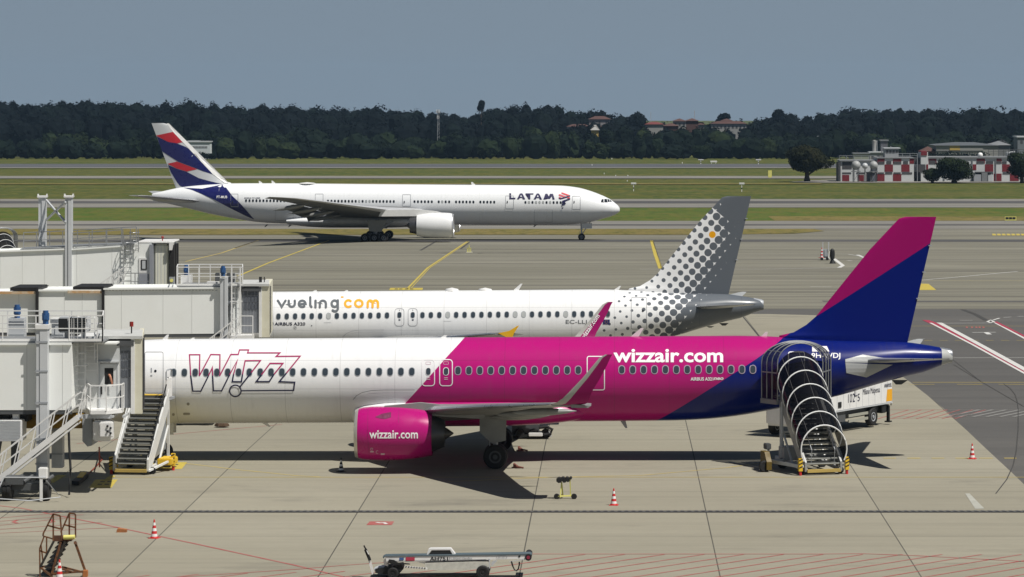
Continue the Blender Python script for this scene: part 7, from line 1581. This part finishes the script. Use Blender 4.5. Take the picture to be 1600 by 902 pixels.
for k, (a, b, t) in enumerate(((1522, 1533, 273), (1534, 1543, 270), (1544, 1551, 274), (1524, 1550, 268.6))): blk(kc, 'duct', a, b, t, 283.6 if k < 3 else 270, Yk-2.5+k*.3, 2, (GREY, BG, LGREY, DGREY)[k])
mb = MB(); railing(mb, [(XX(1545, Yk), Yk+1, ZZ(244.4, Yk)), (XX(1600, Yk), Yk+1, ZZ(244.4, Yk))], 2.0, 1.6, .08, 2); mb.build('roof_railing', DGREY, kc)
blk(kc, 'roof_vent', 1572.5, 1577.5, 237, 244.4, Yk+3, 2, LGREY, .2); mb = MB(); mb.tube([(XX(1578, Yk), Yk+3, ZZ(244, Yk)), (XX(1578.5, Yk), Yk+3, ZZ(239.5, Yk)), (XX(1581, Yk), Yk+3, ZZ(238.4, Yk)), (XX(1588, Yk), Yk+3, ZZ(238.2, Yk))], .3, 8); mb.build('roof_pipe', LGREY, kc)
mb = MB(); mb.sphere((XX(1534, Yk), Yk+4, ZZ(243, Yk)), .8, 8); mb.build('antenna_dome', WPAINT, kc)
for lab, px, r_ in (('left one of two grey spherical tanks on legs by the checkered building', 1337.5, 7.2), ('right one of two grey spherical tanks on legs by the checkered building', 1365, 6.6)):
    x, Ys = XX(px, Yk-6), Yk-6; rr_ = r_*Ys/F; t_ = thing('spherical_tank', lab, 'tank', (x, Ys, gz(Ys)), 'spherical tanks'); zc_ = ZZ(258.5, Ys)
    mb = MB(); mb.sphere((x, Ys, zc_), rr_, 14); mb.build('tank_shell', mat('tank grey', (.36, .37, .37), .5, dirt=.4, scale=.8), t_)
    for a in (.5, 2.1, 3.6, 5.2): mb = MB(); mb.bar((x+rr_*.75*cos(a), Ys+rr_*.75*sin(a), gz(Ys)), (x+rr_*.75*cos(a), Ys+rr_*.75*sin(a), zc_), .22); mb.build('leg', DGREY, t_)
    mb = MB(); mb.box(x-rr_*1.0, x+rr_*1.0, Ys-rr_*.8, Ys+rr_*.8, ZZ(268.5, Ys), ZZ(267.6, Ys)); mb.bar((x-1, Ys-rr_*.8, gz(Ys)), (x+1, Ys-rr_*.8, ZZ(268, Ys)), .12); mb.build('gantry', BG, t_)
t_ = thing('small_tank', 'small grey tank set between the two spherical tanks', 'tank', (XX(1351.5, Yk-6), Yk-6, gk)); mb = MB(); mb.sphere((XX(1351.5, Yk-6), Yk-6, ZZ(259.5, Yk-6)), .9, 10); mb.build('tank_shell', LGREY, t_); mb = MB(); mb.bar((XX(1351.5, Yk-6), Yk-6, gk), (XX(1351.5, Yk-6), Yk-6, ZZ(260, Yk-6)), .3); mb.build('leg', DGREY, t_)
sc_ = thing('machine_shed', 'small dark machine shed under the right spherical tank', 'shed', (XX(1361, Yk-3), Yk-3, gk)); blk(sc_, 'wall', 1355, 1367, 270, 283.8, Yk-4, 4, mat('shed slate', (.10, .11, .14), .6)); blk(sc_, 'roof', 1354, 1368, 268.8, 270, Yk-4.3, 4.6, BG)
# far ones; each stands on the ground behind the field
def far_b(nm, lab, cat, a, b, t, bt, Y, dep, wall, roof, gable=False, wins=0, roofh=2.5, wm=BD):
    g = gz(Y); root = thing(nm, lab, cat, (XX((a+b)/2, Y), Y, g)); z1_ = ZZ(t, Y); x0, x1 = XX(a, Y), XX(b, Y)
    z0_ = g if Y < 1495 else ZZ(bt, Y)-3; mb = MB(); mb.box(x0, x1, Y, Y+dep, z0_, z1_); mb.build('wall', wall, root)
    mb = MB(); 
    if gable: mb.add([(x0-.6, Y-.6, z1_), (x1+.6, Y-.6, z1_), (x1+.6, Y+dep+.6, z1_), (x0-.6, Y+dep+.6, z1_), (x0+dep*.3, Y+dep/2, z1_+roofh), (x1-dep*.3, Y+dep/2, z1_+roofh)], [(0, 1, 5, 4), (2, 3, 4, 5), (1, 2, 5), (3, 0, 4), (0, 3, 2, 1)])
    else: mb.box(x0-.4, x1+.4, Y-.4, Y+dep+.4, z1_, z1_+.5)
    mb.build('roof', roof, root)
    for k in range(wins):
        xx = x0+(x1-x0)*(k+.5)/wins; mb = MB(); mb.box(xx-.5, xx+.5, Y-.06, Y, z1_-2.6, z1_-1.2); mb.build('window', wm, root)
    return root
TILE = mat('roof tile', (.085, .04, .032), .8); PALE = mat('pale render', (.30, .30, .29), .8); YELW = mat('yellow cladding', (.50, .36, .10), .7)
far_b('white_warehouse', 'white industrial building with grilled front among the trees behind the taxiing tail', 'building', 290, 328, 222.5, 248, 1480, 14, mat('warehouse white', (.62, .66, .68), .6), LGREY)
wb = bpy.data.objects['white_warehouse']; 
for k in range(12): mb = MB(); mb.box(XX(297+k*2.3, 1480), XX(298.6+k*2.3, 1480), 1479.9, 1480, ZZ(231.5, 1480), ZZ(228.5, 1480)); mb.build('grille_window', BG, wb)
far_b('villa', 'tall pale villa with hipped brown roof on the skyline', 'house', 920.5, 953, 186.5, 210, 1700, 10, mat('villa render', (.26, .24, .24), .8), TILE, True, 3, 1.6)
far_b('farmhouse', 'low house with long brown roof left of the tall villa', 'house', 886, 921, 198, 212, 1690, 9, PALE, TILE, True, 4, 1.2); far_b('farmhouse', 'low brown-roofed house directly below the tall villa', 'house', 921, 945, 200, 212, 1660, 9, TILE, TILE, True, 0, 1.2)
far_b('yellow_house', 'tiny yellow gabled house among the trees below the villa', 'house', 924, 935, 203.5, 214, 1545, 8, YELW, PALE, True, 0, 2.4)
for i, (a, b, t, lab, w_, rf, wn) in enumerate(((1009, 1036, 194.5, 'pale shed with red roof, left one in the skyline gap', PALE, mat('red sheet roof', (.16, .04, .035), .7), 0), (1037, 1060, 197, 'dark brown roofed house in the skyline gap', TILE, TILE, 0), (1052, 1072, 189.5, 'brown house right of the dark one in the skyline gap', PALE, TILE, 3), (1072, 1091, 189, 'brown roofed house below the thin mast pole', TILE, TILE, 0), (1090, 1100, 195, 'small pale house right of the mast pole', PALE, TILE, 2), (1112, 1166, 193.5, 'long low house with pale eaves in front of the round trees', PALE, TILE, 9), (1128, 1144, 189, 'gabled house rising above the long low house', TILE, TILE, 2))):
    far_b('suburban_house', lab, 'house', a, b, t, 212, 1640+i*14, 10, w_, rf, True, wn, 1.3)
far_b('factory', 'long grey roofed factory with yellow and white front band on the right', 'factory', 1463, 1560, 227.5, 246, 1395, 30, PALE, mat('factory roof', (.09, .10, .11), .8), True, 0, 1.2)
fb = bpy.data.objects['factory']; blk(fb, 'yellow_band', 1484, 1500, 227.5, 235, 1394.8, .2, YELW); blk(fb, 'white_band', 1500, 1536, 230, 235.5, 1394.8, .2, PALE); blk(fb, 'window_band', 1463, 1530, 235.5, 237, 1394.8, .2, BD)
far_b('factory_wing', 'grey shed extending right of the long factory', 'shed', 1548, 1578, 227, 246, 1400, 20, mat('shed wall', (.20, .21, .21), .7), BG, True, 0, 2.5); far_b('brick_shed', 'reddish shed roof left of the factory behind the hedge', 'shed', 1440, 1463, 236.5, 246, 1398, 10, mat('shed red brown', (.20, .11, .10), .8), TILE, True, 0, 2)
far_b('office_block', 'grey multi-storey block cut by the right edge', 'building', 1590, 1640, 215, 250, 1380, 14, mat('block grey', (.17, .19, .21), .7), LGREY, False, 4)
far_b('brick_tower', 'dark square tower right of the silo', 'tower', 1376, 1387, 220.5, 250, 1400, 5, mat('tower brown', (.11, .11, .125), .8), BG); far_b('plant_shed', 'pale low shed at the foot of the silo', 'shed', 1359, 1386, 239, 252, 1392, 6, PALE, LGREY, False, 3); far_b('garden_wall_house', 'pale low building line left of the silo', 'building', 1334, 1358, 241, 252, 1390, 6, mat('olive render', (.30, .32, .24), .8), BG)
far_b('white_shed', 'small white gabled shed among the trees above the lone dark tree', 'shed', 1274, 1284, 219, 232, 1560, 6, PALE, LGREY, True, 0, 2)
sl = thing('silo', 'pale cylindrical silo standing behind the checkered building', 'silo', (XX(1366, 1398), 1398, gz(1398))); x = XX(1366, 1398); mb = MB(); mb.lathe((x, 1398, gz(1398)), (0, 0, 1), [(0, .8), (6, .8), (9, 1.0), (ZZ(222, 1398)-gz(1398), 1.0), (ZZ(219, 1398)-gz(1398), .5), (ZZ(219, 1398)-gz(1398), 0)], 16); mb.build('silo_body', PALE, sl); mb = MB(); mb.bar((x+1.2, 1398, gz(1398)), (x+1.2, 1398, ZZ(219, 1398)), .25); mb.build('silo_ladder', GREY, sl)
# hedge line between building and factory
rr = random.Random(4); mb = MB()
for k in range(40): crown(mb, XX(1396+k*3.7, 1300), 1300, gz(1300), ZZ(238+rr.uniform(-2.5, 1.5), 1300), 2.6, 150, .55, rr, 2)
o = build_raw(mb, 'hedge', LEAF1); o['kind'] = 'stuff'; tagp(o, 'scrubby green hedge between the checkered buildings and the factory', 'hedge')
# masts on the skyline
for lab, px, pt2, pb2, Y, lat in (('lattice radio mast with antenna panels rising from the wood on the left of centre', 684.5, 171, 215, 1640, True), ('thin leaning mast pole in the skyline gap', 1086, 173, 200, 1700, False), ('faint distant mast pole left of the leaning one', 1017.5, 175, 200, 2300, False)):
    x = XX(px, Y); g = gz(Y); root = thing('radio_mast', lab, 'mast', (x, Y, g)); z1_ = ZZ(pt2, Y); mb = MB(); r_ = .7 if lat else .2
    if lat:
        for a in range(3): mb.bar((x+r_*cos(a*2.1), Y+r_*sin(a*2.1), g), (x+r_*.5*cos(a*2.1), Y+r_*.5*sin(a*2.1), z1_), .16)
        for k in range(22):
            z = g+(z1_-g)*k/22; a = k % 3; mb.bar((x+r_*cos(a*2.1), Y+r_*sin(a*2.1), z), (x+r_*cos(a*2.1+2.1), Y+r_*sin(a*2.1+2.1), z+(z1_-g)/22), .09)
    else: mb.bar((x, Y, g), (x-.3, Y, z1_), .35)
    mb.build('mast_frame', mat('mast grey', (.40, .42, .44), .6), root)
    if lat:
        for k in range(5): mb = MB(); mb.box(x-.9+k*.4, x-.65+k*.4, Y-.9, Y-.7, z1_-1.8-(k % 2)*3, z1_-.1-(k % 2)*3); mb.build('antenna_panel', WPAINT, root)
